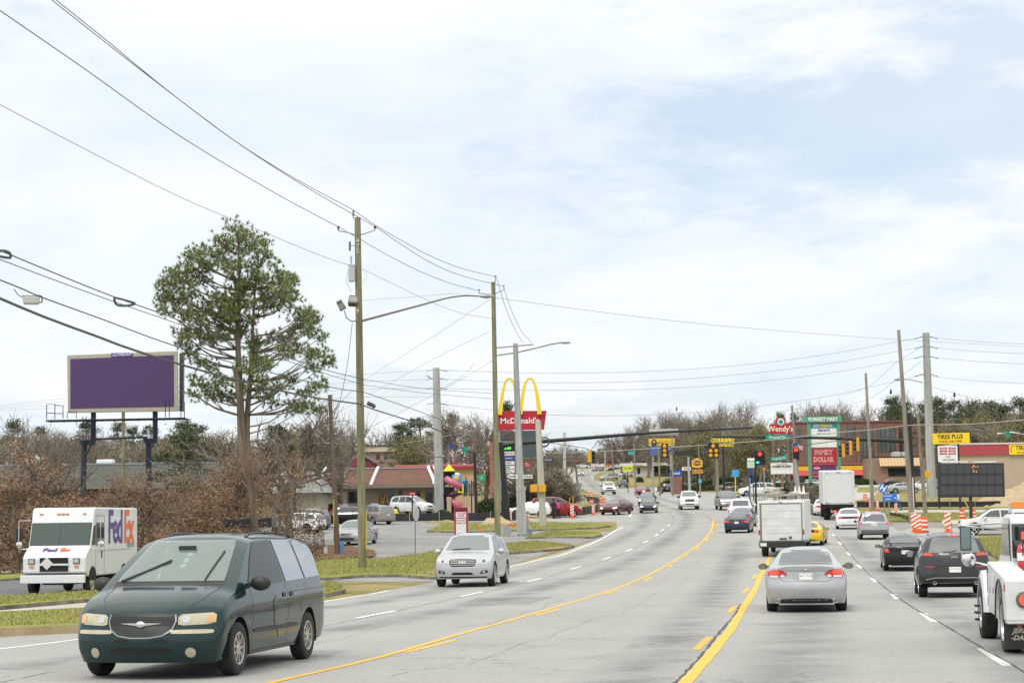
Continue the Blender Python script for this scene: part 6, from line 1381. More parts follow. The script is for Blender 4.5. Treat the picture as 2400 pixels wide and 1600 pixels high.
for pts, lab in (([(1150, 700), (1000, 798), (850, 892)], 'upper faint diagonal wire left of the second mossy pole'), ([(1148, 776), (1000, 850), (760, 985)], 'middle faint diagonal wire left of the second mossy pole'), ([(1160, 842), (1060, 900), (900, 985), (760, 1050)], 'lower faint diagonal wire left of the second mossy pole'), ([(1112, 850), (1085, 880), (1032, 912)], 'short wire bending down to the thick concrete pole'),
     ([(2163, 812), (2100, 850), (2035, 905), (1960, 930)], 'faint wire slanting down left of the wide concrete pole'), ([(2160, 846), (2100, 890), (2045, 930), (1990, 950)], 'faint lower wire slanting down left of the wide concrete pole'), ([(2180, 905), (2240, 922), (2275, 932), (2330, 948)], 'wire dropping to the trees right of the wide concrete pole')):
 wire(pts, 130, 195, .012, wireG, lab)
G1 = wire([(826, 752), (815, 850), (800, 925), (770, 1060)], 83, 90, .012, wireM, 'dotted down wire beside the tall mossy pole')
wire([(560, 1015), (640, 1100), (789, 1088), (900, 1083), (1018, 1071), (1040, 1071), (1149, 1074), (1300, 1075), (1435, 1074), (1506, 1069), (1640, 1059), (1770, 1051), (1860, 1045), (1964, 1032), (2129, 1000)][2:], 182, 182, .035, wireM, 'long black span wire over the junction')
wire([(1288, 1037), (1340, 1045), (1371, 1050), (1383, 1054)], 168, 168, .03, wireM, 'black wire reaching the side-on yellow signal from the left')
wire([(1385, 1054), (1395, 1042), (1403, 1031), (1406, 1043), (1412, 1033), (1425, 1032), (1528, 1037), (1600, 1040), (1680, 1037), (1771, 1052)], 168, 182, .03, wireM, 'kinked black wire holding the signals over the road')
wire([(1200, 1062), (1400, 1058), (1715, 1038), (1851, 1026), (1964, 1013), (2040, 1007), (2115, 998), (2159, 995), (2268, 994), (2405, 983)], 188, 160, .035, mat('pale_cable', (.38, .37, .36), .5), 'pale grey cable crossing the road to the right side')
wire([(2187, 1003), (2287, 1009), (2337, 1013), (2405, 1016)], 170, 160, .03, wireM, 'short black cable right of the wide concrete pole')
wire([(950, 1038), (1052, 1020), (1128, 1004), (1165, 985)], 150, 130, .018, MATS['pale_cable'], 'pale cable over the restaurant roof end')
# mast arms
def mast(label, pb, pt, Y, r0, r1, path, ra, rb_, n=12, name='traffic_mast'):
 m_ = pole('traffic mast', label, pb, pt, Y, r0, r1, blackst, name=name)
 P = [loc(m_, x, y) for x, y in path]; MB().tube(P, ra, 10, rb_).obj('mast_arm', blackst, m_, smooth=60)
 b_ = MB().cyl((0, 0, .05), (0, 0, .25), r0*1.6, n=14).obj('base_flange', blackst, m_); return m_
m1 = mast('black traffic mast on the left whose long arm reaches over the road', 1189, (1174, 1036), 158, .30, .21, [(1175, 1044), (1220, 1038), (1350, 1028), (1484, 1017), (1578, 1011), (1763, 1002)], .21, .08)
m2 = mast('black traffic mast on the right carrying the green street name sign', 2140, (2130, 968), 185, .30, .24, [(2130, 1034), (2060, 1031), (1964, 1027), (1849, 1024), (1673, 1023)], .22, .09)
m3 = mast('short black signal post behind the red donation box', 1117, (1112, 1060), 172, .16, .13, [(1112, 1062), (1104, 1058), (1090, 1052), (1067, 1046)], .07, .04)
m4 = mast('thin dark post under the left hand red signal', 1772, (1770, 1052), 176, .10, .08, [(1770, 1058), (1781, 1057)], .05, .05)
mc = pole('lamp pole', 'white curved lamp arm entering at the right frame edge', 2440, (2425, 1025), 165, .1, .09, whtS, name='lamp_pole')
MB().tube([loc(mc, 2425, 1030), loc(mc, 2400, 1017), loc(mc, 2370, 1013), loc(mc, 2337, 1016)], .06, 8).obj('lamp_arm', whtS, mc, smooth=60)
for mm_, x0, x1, y0, y1, lab in ((m1, 1522, 1590, 1004, 1020, None),):
 p0, p1 = loc(mm_, x0, y1), loc(mm_, x1, y0); MB().box(p0.x, p1.x, .22, .26, p0.z, p1.z).obj('sign_back', mat('sign_back_grey', (.55, .54, .50), .5), mm_)
MB().box(-.38, .38, -.38, .38, -.2, .72, Matrix.Translation(base_at(1184, 127)+Vector((0, 0, .1)))).obj('x', concp, None)  # concrete footing block
COL.objects[-1].name = 'concrete_block'; tag(COL.objects['concrete_block'], 'square pale concrete block at the foot of the left black mast', 'concrete block')
def signal(label, px, py, w_, h_, Y, kind, rz=0, group='traffic signals'):
 root = empty('traffic_signal', at(px, py, Y), R(rz), label, 'traffic signal', group); s_ = Y/4500; W_, H_ = w_*s_/2, h_*s_/2; d = .0
 if kind in ('back3', 'back5'):
  MB().box(-W_, W_, .0, .03, -H_, H_).obj('backplate', blackst, root)
  pts = [(0, .62), (0, 0), (0, -.62)] if kind == 'back3' else [(0, .60), (-.48, -.02), (-.48, -.62), (.48, -.02), (.48, -.62)]
  for (x, z) in pts:
   q = MB(); q.lathe([(.0, -.24), (.12, -.22), (.18, -.08), (.19, 0)], (x*W_, 0, z*H_), 'y', 14); q.obj('signal_head', sigY, root, smooth=40)
  MB().cyl((0, 0, H_*.9), (0, 0, H_+.25), .035).obj('hanger', sigY, root)
 elif kind in ('front5', 'front3'):
  MB().box(-W_, W_, .0, .12, -H_, H_).obj('backplate', blackst, root)
  pts = [(0, .60, lensR), (-.45, -.02, lensO), (-.45, -.62, lensG), (.45, -.02, lensO), (.45, -.62, lensO)] if kind == 'front5' else [(0, .62, lensR), (0, 0, lensO), (0, -.62, lensO)]
  for (x, z, m_) in pts:
   if m_ is lensG:
    o = MB(); o.prism([(x*W_-.17, z*H_), (x*W_, z*H_+.13), (x*W_, z*H_+.05), (x*W_+.15, z*H_+.05), (x*W_+.15, z*H_-.05), (x*W_, z*H_-.05), (x*W_, z*H_-.13)], -.05, -.02, 'y'); o.obj('green_arrow', m_, root)
   else: MB().lathe([(.001, -.03), (.17, -.02)], (x*W_, 0, z*H_), 'y', 18).obj('lens', m_, root, fix=False)
   q = MB(); q.lathe([(.17, -.01), (.19, -.22), (.20, -.22), (.20, 0)], (x*W_, 0, z*H_), 'y', 14, -.2, math.pi+.2); q.obj('visor', blackst, root)
 elif kind == 'side':
  MB().box(-W_*.9, W_*.1, -.18, .18, -H_, H_).obj('signal_body', sigY, root, bevel=.03)
  for z in (.62, 0, -.62): MB().cyl((W_*.1, 0, z*H_), (W_*1.1, 0, z*H_-.03), .19, .17, 12).obj('visor', blackst, root)
 return root
signal('three-lamp signal seen from its amber back, left of the five-lamp one', 1558, 1056, 16, 33, 175, 'back3', -4)
signal('five-lamp signal seen from its amber back on a black plate', 1672, 1056, 26, 35, 175, 'back5', -2)
signal('signal showing red and a green left arrow', 1781, 1073, 25, 32, 176, 'front5', 0)
signal('narrow signal showing one red lamp above short posts', 1866, 1063, 14, 29, 172, 'front3', 0)
signal('yellow signal seen side-on hanging left of the road', 1385, 1069, 17, 29, 168, 'side', 8)
for i, (x, y, h_) in enumerate(((1973, 1056, 31), (1990, 1049, 33), (2007, 1040, 33))):
 signal(['lowest of three tilted yellow signals under the right mast arm', 'middle one of three tilted yellow signals under the right mast arm', 'highest of three tilted yellow signals under the right mast arm'][i], x, y, 14, h_, 184, 'side', 180)
# dark overhead message panel
def board(name, cat, label, px, Y, ang=0, py=None, group=None):
 b_ = base_at(px, Y) if py is None else at(px, py, Y); r_ = empty(name, b_, R(ang), label, cat, group); r_['Y'] = Y; return r_
def rect(par, x0, y0, x1, y1, m_, name, yf=0, th=.1, bevel=0, parent=None):
 a_, b_ = loc(par, x0, y1), loc(par, x1, y0)
 return MB().box(a_.x, b_.x, yf, yf+th, a_.z, b_.z).obj(name, m_, parent or par, bevel=bevel)
def ltext(par, s, px, py, hpx, m_, yf, name='lettering', sx=1, **kw):
 p_ = loc(par, px, py); sz = hpx*par['Y']/4500/.70
 return text(name, s, sz, m_, par, (p_.x, yf, p_.z), (R(90), R(kw.pop('rot', 0)), 0), sx=sx, **kw)
q = board('overhead_sign', 'overhead sign', 'blank black panel hanging between the two back-facing signals', 1606, 172, py=1061); rect(q, 1582, 1056, 1632, 1067, blackst, 'panel', 0, .2)
rect(q, 1584, 1058, 1630, 1065, mat('panel_mesh', (.03, .03, .035), .7), 'screen', -.01, .01)
q = board('street_sign', 'street sign', 'large green street name sign on the right mast arm', 1821, 184.5, py=1024, group='street name signs'); rect(q, 1793.5, 1018, 1849, 1031, grnS, 'panel', -.3, .04); ltext(q, 'Hospital Dr', 1821, 1024.5, 5.6, whtS, -.32, off=.004, sx=1.05)
q = board('street_sign', 'street sign', 'tilted green street name sign below the mast arm', 1826, 176, py=1074, group='street name signs'); q.rotation_euler.y = R(-5); rect(q, 1805, 1069, 1847, 1079, grnS, 'panel', -.02, .04, .02); ltext(q, 'Hospital Dr', 1826, 1074, 4.6, whtS, -.03, off=.004)
q = board('street_sign', 'street sign', 'small green sign hanging on the curved white lamp arm', 2362, 164.5, py=1016, group='street name signs'); rect(q, 2358, 1009, 2367, 1024, grnS, 'panel', -.02, .04)
q = board('street_sign', 'street sign', 'small green sign on the short signal post by the play tower', 1091, 171.5, py=1053, group='street name signs'); rect(q, 1087, 1047, 1095, 1060, grnS, 'panel', -.02, .04)
q = board('street_sign', 'street sign', 'teal street sign over the road left of the yellow billboard', 1480, 262, py=1061, group='street name signs'); rect(q, 1472, 1057, 1487, 1065, mat('teal_sign', (.03, .33, .35), .5), 'panel', -.02, .04)
# ================================================================ signs
yel = mat('sign_yellow', (.82, .60, .01), .4); gold = mat('arch_yellow', (.80, .58, .01), .35, coat=.5); sred = mat('sign_red', (.42, .012, .03), .4); sblu = mat('sign_blue', (.02, .06, .30), .4)
cream = mat('sign_cream', (.75, .70, .55), .5); dgrn = mat('pylon_green', (.08, .30, .19), .5); panelw = mat('panel_white', (.74, .75, .74), .4, var=.05, vs=1)
brk = brick('red_brick', (.22, .075, .05), (.16, .05, .035), (.26, .20, .17)); brkp = brick('pink_brick', (.34, .17, .13), (.27, .13, .10), (.36, .30, .27)); 
# arches sign
q = board('restaurant_sign', 'restaurant sign', 'tall red restaurant sign topped by two yellow arches', 1241, 186)
rb = MB(); P = [loc(q, x, y) for x, y in ((1158, 963), (1281, 962), (1275, 1006), (1160, 1007))]
rb.prism([(p.x, p.z) for p in P], -.02, .55, 'y').obj('red_board', sred, q)
ed = MB(); ed.prism([(P[1].x, P[1].z), (P[1].x+.07, P[1].z), (P[2].x+.07, P[2].z), (P[2].x, P[2].z)], -.05, .58, 'y').obj('white_edge', whtS, q)
s186 = 186/4500
def arch(xc, hw, ytop, ybot, nm):
 mb_ = MB(); k = 30; L = []
 for i in range(k+1):
  t = -1+2*i/k; a = abs(t); u_ = a**.5 if a > 0 else 0; x = xc+hw*math.copysign(u_, t); y = ytop+(ybot-ytop)*u_**2.5
  c_ = loc(q, x, y); L.append((c_, lerp(4.2, 10.5, a**.9)*s186))
 for i, (c_, w_) in enumerate(L):
  a_ = L[max(i-1, 0)][0]; b_ = L[min(i+1, k)][0]; d = (b_-a_); d.y = 0; d.normalize(); n_ = Vector((-d.z, 0, d.x))
  for yy in (-.35, .2):
   for sg in (1, -1): mb_.v.append(tuple(Vector((c_.x, yy, c_.z))+n_*w_*sg*.5))
 for i in range(k):
  b0, b1 = i*4, i*4+4
  for (u, v) in ((0, 1), (1, 3), (3, 2), (2, 0)): mb_.f.append((b0+u, b0+v, b1+v, b1+u)); mb_.mi.append(0)
 mb_.f += [(0, 1, 3, 2), (k*4, k*4+2, k*4+3, k*4+1)]; mb_.mi += [0, 0]
 return mb_.obj(nm, gold, q, smooth=35)
arch(1194, 22.5, 887, 972, 'yellow_arch'); arch(1242, 22.5, 886.5, 971, 'yellow_arch')
ltext(q, "McDonald's", 1218, 986, 13, whtS, -.03, off=.012, sx=1.04, ext=.01)
rect(q, 1223, 1008, 1260, 1072, mat('dark_reflective_panel', (.03, .05, .045), .12, coat=1), 'reader_panel', 0, .3)
for x in (1168, 1262): p_ = loc(q, x, 1006); MB().cyl((p_.x, .3, 0), (p_.x, .3, p_.z), .18, n=12).obj('post', MATS['galvanised'], q)
# tenant pylon
q = board('pylon_sign', 'pylon sign', 'tall brick-pillared tenant sign with stacked white shop panels', 1181, 212)
for x0, x1 in ((1147, 1155), (1207.5, 1213)):
 a_, b_ = loc(q, x0, 1030), loc(q, x1, 1030); MB().box(a_.x, b_.x, -.2, .4, 0, a_.z).obj('pillar', brick('orange_brick', (.36, .13, .07), (.30, .10, .05), (.3, .2, .15)), q)
a_, b_ = loc(q, 1145, 1032), loc(q, 1215, 1009); MB().prism([(a_.x, a_.z), (b_.x, a_.z), (b_.x-.5, b_.z), (a_.x+.5, b_.z)], -.3, .5, 'y').obj('header', brick('brown_shingle', (.12, .09, .07), (.09, .07, .055), (.06, .05, .04), .3, .12), q)
rect(q, 1156, 1032, 1207, 1168, mat('cabinet', (.15, .15, .15), .5), 'cabinet', 0, .3)
rows = [(1033, 1043, panelw, 'KROGER', sblu), (1044, 1056, blackst, None, None), (1058, 1067, panelw, 'NUTRITION', sred), (1068.5, 1079, sblu, 'Transmissions', whtS), (1080.5, 1089, panelw, 'HAIR SUPPLY', sred), (1091, 1099, panelw, 'METRO', inkS),
  (1100, 1108, panelw, 'OPEN', mat('lime_ink', (.25, .6, .05), .5)), (1109, 1117, panelw, 'TAX', inkS), (1118, 1126, panelw, 'COUPON', sred), (1127, 1135, panelw, 'BENEFITS', sred), (1136, 1144, panelw, 'Chicken King', sred)]
for y0, y1, m_, s_, tm in rows:
 rect(q, 1157, y0, 1206, y1, m_, 'tenant_panel', -.04, .04)
 if s_: ltext(q, s_, 1188, (y0+y1)/2, (y1-y0)*.42, tm, -.045, off=.01, sx=.95 if len(s_) < 11 else .72)
ltext(q, '2.19', 1172, 1050, 5, mat('led_red', (.8, .02, .02), .4, emit=(1, .02, .02), es=1.5), -.05, name='price', off=.01, sx=1.3)
ltext(q, '2.05', 1190, 1050, 5, mat('led_green', (.05, .8, .05), .4, emit=(.1, 1, .05), es=1.5), -.05, name='price', off=.01, sx=1.3)
# directional boards
q = board('hanging_sign', 'sign board', 'pair of white boards with black lettering on the concrete lamp pole', 1218, 127, py=1116)
rect(q, 1192, 1112, 1213, 1121, whtS, 'panel', -.34, .03); rect(q, 1226, 1112, 1248, 1121, whtS, 'panel', -.34, .03); ltext(q, 'JONES', 1202, 1116.5, 4, inkS, -.35, off=.004); ltext(q, 'TAYLOR', 1237, 1116.5, 4, inkS, -.35, off=.004, sx=.9)
# billboard
q = board('billboard', 'billboard', 'large blank purple billboard in a pale frame on dark blue posts', 275, 125); steelb = mat('navy_steel', (.018, .024, .05), .45, .3)
tl, tr, br, bl_ = [loc(q, *p) for p in ((157, 832), (416, 822), (418, 963), (159, 967))]
MB().prism([(p.x, p.z) for p in (tl, tr, br, bl_)], 0, .25, 'y').obj('frame', mat('frame_stone', (.42, .40, .34), .6, var=.12, vs=2), q, bevel=.03)
P = [loc(q, *p) for p in ((165, 841), (407, 832), (408, 952), (165, 957))]; MB().prism([(p.x, p.z) for p in P], -.03, 0, 'y').obj('purple_face', mat('purple_vinyl_face', (.075, .036, .135), .45), q)
a_, b_ = loc(q, 417.5, 962), loc(q, 427, 824); bk = MB()
for i in range(8):
 z0 = lerp(a_.z, b_.z, i/8); z1 = lerp(a_.z, b_.z, (i+.93)/8); bk.box(a_.x, b_.x, .4, .9, z0, z1)
bk.obj('rear_panel', mat('rear_panel_dark', (.06, .07, .07), .5, var=.3, vs=2), q)
p_ = loc(q, 286, 831.5); MB().box(p_.x-.7, p_.x+.7, -.045, -.005, p_.z-.13, p_.z+.13).obj('name_strip', mat('strip_blue', (.05, .03, .28), .5), q); text('lettering', 'OUTFRONT', .24, whtS, q, (p_.x, -.05, p_.z), (R(90), R(-2), 0), off=.004, shear=.2)
for pts, r_, nm in (([(190, 1215), (194, 1040)], .19, 'post'), ([(347, 1215), (345, 1035)], .19, 'post'), ([(215, 1035), (216, 965)], .17, 'post'), ([(361, 1032), (361, 963)], .17, 'post')):
 MB().tube([loc(q, *pts[0])+Vector((0, .4, 0)), loc(q, *pts[1])+Vector((0, .4, 0))], r_, 10).obj(nm, steelb, q)
for x0, x1, y0, y1 in ((186, 220, 1030, 1042), (337, 366, 1026, 1038)): rect(q, x0, y0, x1, y1, steelb, 'bracket', .1, .6)
MB().tube([loc(q, 200, 1068), loc(q, 214, 1042)], .06, 6).obj('strut', steelb, q); MB().tube([loc(q, 350, 1062), loc(q, 360, 1038)], .06, 6).obj('strut', steelb, q)
MB().tube([loc(q, 218, 1029), loc(q, 345, 1024)], .06, 6).obj('strut', steelb, q)
for x in (194.5, 202): MB().tube([loc(q, x, 1040), loc(q, x, 975)], .03, 5).obj('ladder_rail', steelb, q)
cw = MB(); a_, b_ = loc(q, 118, 988), loc(q, 440, 982)
for yy in (-1.1, -.7, -.3): cw.tube([(a_.x, yy, a_.z), (b_.x, yy, b_.z)], .055, 6)
for i in range(12): p_ = a_.lerp(b_, i/11); cw.box(p_.x-.03, p_.x+.03, -1.15, .4, p_.z-.03, p_.z+.03)
cw.obj('catwalk', steelb, q)
def rail(pts): MB().tube([loc(q, *p)+Vector((0, -1.1, 0)) for p in pts], .03, 5).obj('catwalk_rail', steelb, q)
rail([(119, 984), (119, 950), (138, 949), (138, 984)]); rail([(119, 970), (138, 970)]); rail([(138, 952), (157, 953), (157, 982)]); rail([(167, 982), (167, 968), (188, 968), (188, 982)]); rail([(138, 971), (157, 971)]); rail([(395, 980), (395, 940), (404, 940), (404, 980)]); rail([(431, 981), (431, 945), (439, 945), (439, 981)]); rail([(431, 965), (439, 965)])
pole('pole', 'wooden pole with a white sleeve standing behind the purple billboard', 290, (289, 960), 160, .16, .14, mossw, name='pole')
# yellow shop sign behind the leaves
q = board('shop_sign', 'sign board', 'yellow lettered sign showing through the brown leaves', 690, 150); ysd = mat('faded_yellow', (.70, .62, .02), .5, var=.1, vs=2)
rect(q, 671, 1101, 709, 1114, ysd, 'panel', 0, .2); rect(q, 678, 1116, 708, 1137, ysd, 'panel', 0, .2); ltext(q, 'BEST', 690, 1107, 7, inkS, -.01, off=.01); ltext(q, 'WINGS', 694, 1122, 6, inkS, -.01, off=.01); ltext(q, 'FISH', 694, 1131, 5, inkS, -.01, off=.01)
p_ = loc(q, 690, 1137); MB().cyl((p_.x, .1, 0), (p_.x, .1, p_.z), .12).obj('post', blackst, q)
# Forrest mart pylon
q = board('pylon_sign', 'pylon sign', 'green-framed shopping mart pylon with white, red and purple panels', 1930, 196)
for x0, x1 in ((1892.5, 1899), (1961, 1967)):
 a_, b_ = loc(q, x0, 985), loc(q, x1, 985); MB().box(a_.x, b_.x, -.15, .35, -.1, a_.z).obj('post', dgrn, q)
rect(q, 1883.5, 975.5, 1972, 990, dgrn, 'header', -.3, .7, .03); ltext(q, 'FORREST MART', 1928, 982.7, 8, whtS, -.32, off=.018, sx=.86)
tq = mat('turquoise', (.0, .30, .45), .4); ynk = mat('amber_ink', (.85, .62, .02), .4)
rect(q, 1898.5, 992.5, 1961, 1002.3, tq, 'tenant_panel', 0, .2); ltext(q, 'CITI', 1913, 997.3, 5.8, whtS, -.01, off=.015, sx=.95); ltext(q, 'TRENDS', 1936, 997.3, 5.8, ynk, -.01, off=.015, sx=.95)
rect(q, 1898.5, 1003, 1961, 1023, panelw, 'tenant_panel', 0, .2); ltext(q, "Aaron's", 1930, 1007.5, 6.4, sblu, -.01, off=.015, shear=.3); ltext(q, 'OPEN YOU CAN', 1930, 1016, 3.2, inkS, -.01)
rect(q, 1898.5, 1028, 1961, 1048, panelw, 'tenant_panel', 0, .2); rect(q, 1900, 1030, 1940, 1037, cream, 'paper_strip', -.02, .02)
rect(q, 1899.5, 1050, 1960.5, 1087, sred, 'tenant_panel', 0, .2); ltext(q, 'FAMILY', 1930, 1060, 11, whtS, -.01, off=.03, sx=.82); ltext(q, 'FAMILY', 1930, 1060, 11, sred, -.025, off=.0, sx=.82)
ltext(q, 'DOLLAR', 1930, 1077, 11, whtS, -.01, off=.03, sx=.78); ltext(q, 'DOLLAR', 1930, 1077, 11, mat('orange_red', (.65, .10, .02), .4), -.025, off=.0, sx=.78)
prp = mat('tenant_purple', (.10, .035, .13), .4); rect(q, 1899.5, 1090.5, 1961, 1122, prp, 'tenant_panel', 0, .2)
c_ = loc(q, 1914, 1096.5); MB().sph((c_.x, -.01, c_.z), .2, 16, 8, (2.0, .1, .75)).obj('pink_oval', mat('pink_ink', (.75, .18, .40), .4), q); ltext(q, 'Beauty', 1914, 1096.5, 3.2, ynk, -.05)
ltext(q, 'BEAUTY', 1918, 1107, 6, mat('rose_ink', (.7, .08, .15), .4), -.01, off=.01, sx=.9); ltext(q, 'SUPPLY', 1945, 1107, 6, mat('lime_ink', (.25, .6, .05), .5), -.01, off=.01, sx=.85); ltext(q, 'MART', 1912, 1116, 4, orng, -.01, off=.008)
# hamburger chain sign
q = board('restaurant_sign', 'restaurant sign', 'dark red restaurant sign with cream lettering and a round top emblem', 1830, 210)
rect(q, 1804.5, 992.5, 1855.5, 1016.5, sred, 'red_board', 0, .4, .02)
hs = MB(); c_ = loc(q, 1830, 988); r_ = 12.5*210/4500; hs.prism([(c_.x+r_*math.cos(a*.2244), c_.z+r_*.85*math.sin(a*.2244)) for a in range(-1, 16)], .0, .38, 'y').obj('crest', sred, q)
MB().cyl((c_.x, -.03, c_.z), (c_.x, .02, c_.z), r_*.66, n=24).obj('emblem_disc', cream, q); MB().cyl((c_.x, -.05, c_.z-.02), (c_.x, -.02, c_.z-.02), r_*.42, n=20).obj('emblem_disc', tq, q)
ltext(q, "Wendy's", 1829, 1005, 13, cream, -.02, off=.018, sx=.92)
for x in (1812, 1847): p_ = loc(q, x, 1016); MB().box(p_.x-.12, p_.x+.12, .1, .3, -.1, p_.z).obj('post', brk, q)
q = board('reader_board', 'sign board', 'white reader board with black lettering below the tilted street name sign', 1833, 192)
rect(q, 1807.5, 1084, 1858, 1110.5, panelw, 'panel', 0, .3, .02); ltext(q, 'HAMBURGERS', 1832, 1093, 5, inkS, -.01, off=.01); ltext(q, 'OLD FASHIONED', 1832, 1087.3, 2.4, sred, -.01)
for y in (1089.5, 1098.5): rect(q, 1810, y, 1856, y+.5, mat('thin_red_line', (.5, .05, .08), .5), 'rule', -.012, .01)
p_ = loc(q, 1833.5, 1110); MB().box(p_.x-.12, p_.x+.12, .05, .25, -.1, p_.z).obj('post', brk, q)
q = board('shop_sign', 'sign board', 'small green and white sign left of the red and green signal', 1760, 230); rect(q, 1752, 1080, 1769, 1096, mat('mint_panel', (.45, .62, .50), .5), 'panel', 0, .3); rect(q, 1752, 1073, 1769, 1079, whtS, 'header', -.05, .4)
for x in (1755, 1765): p_ = loc(q, x, 1096); MB().box(p_.x-.06, p_.x+.06, .1, .2, -.1, p_.z).obj('post', sblu, q)
# letter-box sign
q = board('restaurant_sign', 'restaurant sign', 'yellow letter-box sign in two rows on a black post', 1695, 285)
for row, y0, y1, xs_ in (('WAFFLE', 1027, 1035.5, 1667.5), ('HOUSE', 1038, 1045.5, 1675)):
 for i, ch_ in enumerate(row):
  x0 = xs_+i*8.9; b_ = rect(q, x0, y0, x0+8.2, y1, yel, 'letter_box', 0, .3); ltext(q, ch_, x0+4.1, (y0+y1)/2, 5.6, inkS, -.01, off=.012, name='letter')
rect(q, 1667, 1035.7, 1720, 1037.8, blackst, 'crossbar', .05, .2); p_ = loc(q, 1695, 1047); MB().box(p_.x-.16, p_.x+.16, .1, .4, -.1, p_.z+.6).obj('post', blackst, q)
# advert billboard with a portrait
q = board('billboard', 'billboard', 'yellow and blue billboard with a long-haired woman on its left', 1550, 285)
rect(q, 1521, 1026.5, 1581, 1045, mat('ad_yellow', (.70, .45, .03), .5, var=.06, vs=1), 'yellow_face', 0, .3); rect(q, 1521, 1045, 1581, 1058, mat('ad_navy', (.03, .06, .20), .5), 'blue_strip', 0, .3)
ltext(q, 'Daniels Law', 1562, 1034, 5, mat('ad_dark_gold', (.35, .18, .02), .5), -.01); ltext(q, 'Call Us', 1562, 1051.5, 4, whtS, -.01, off=.005)
c_ = loc(q, 1533, 1036); fig = MB(); fig.sph((c_.x, -.03, c_.z-.15), .42, 12, 8, (1, .12, 1.5)).obj('portrait_hair', mat('ad_hair', (.03, .02, .02), .6), q, smooth=True)
MB().sph((c_.x, -.09, c_.z), .24, 12, 8, (.85, .12, 1.15)).obj('portrait_face', mat('ad_skin', (.45, .25, .18), .6), q, smooth=True)
MB().prism([(c_.x-.75, c_.z-1.9), (c_.x+.7, c_.z-1.9), (c_.x+.55, c_.z-.75), (c_.x+.15, c_.z-.5), (c_.x-.15, c_.z-.5), (c_.x-.6, c_.z-.75)], -.07, -.01, 'y').obj('portrait_dress', mat('ad_dress', (.07, .12, .32), .6), q)
for x in (1530, 1572): p_ = loc(q, x, 1058); MB().cyl((p_.x, .3, 0), (p_.x, .3, p_.z), .14).obj('post', MATS['galvanised'], q)
# buffet sign
q = board('restaurant_sign', 'restaurant sign', 'golden shield-shaped sign with purple script above an orange panel', 1634, 285)
P = [loc(q, *p) for p in ((1622, 1094), (1621, 1080), (1626, 1076), (1634, 1072.5), (1642, 1076), (1647, 1080), (1646, 1094), (1634, 1096))]; MB().prism([(p.x, p.z) for p in P], 0, .3, 'y').obj('shield', mat('shield_gold', (.72, .40, .02), .4), q)
c_ = loc(q, 1634, 1084.5); MB().sph((c_.x, 0, c_.z), .55, 16, 8, (1.15, .1, .72)).obj('emblem', mat('emblem_purple', (.14, .03, .12), .5), q, smooth=True); ltext(q, 'Corral', 1634, 1084.5, 5, ynk, -.07, off=.008, shear=.2)
rect(q, 1622.5, 1099.5, 1647.5, 1108.5, mat('panel_orange', (.72, .33, .02), .5), 'reader_panel', 0, .3); ltext(q, 'BUFFET', 1635, 1104, 5, prp, -.01, off=.008)
p_ = loc(q, 1634, 1109); MB().box(p_.x-.12, p_.x+.12, .1, .25, -.1, p_.z+.9).obj('post', blackst, q)
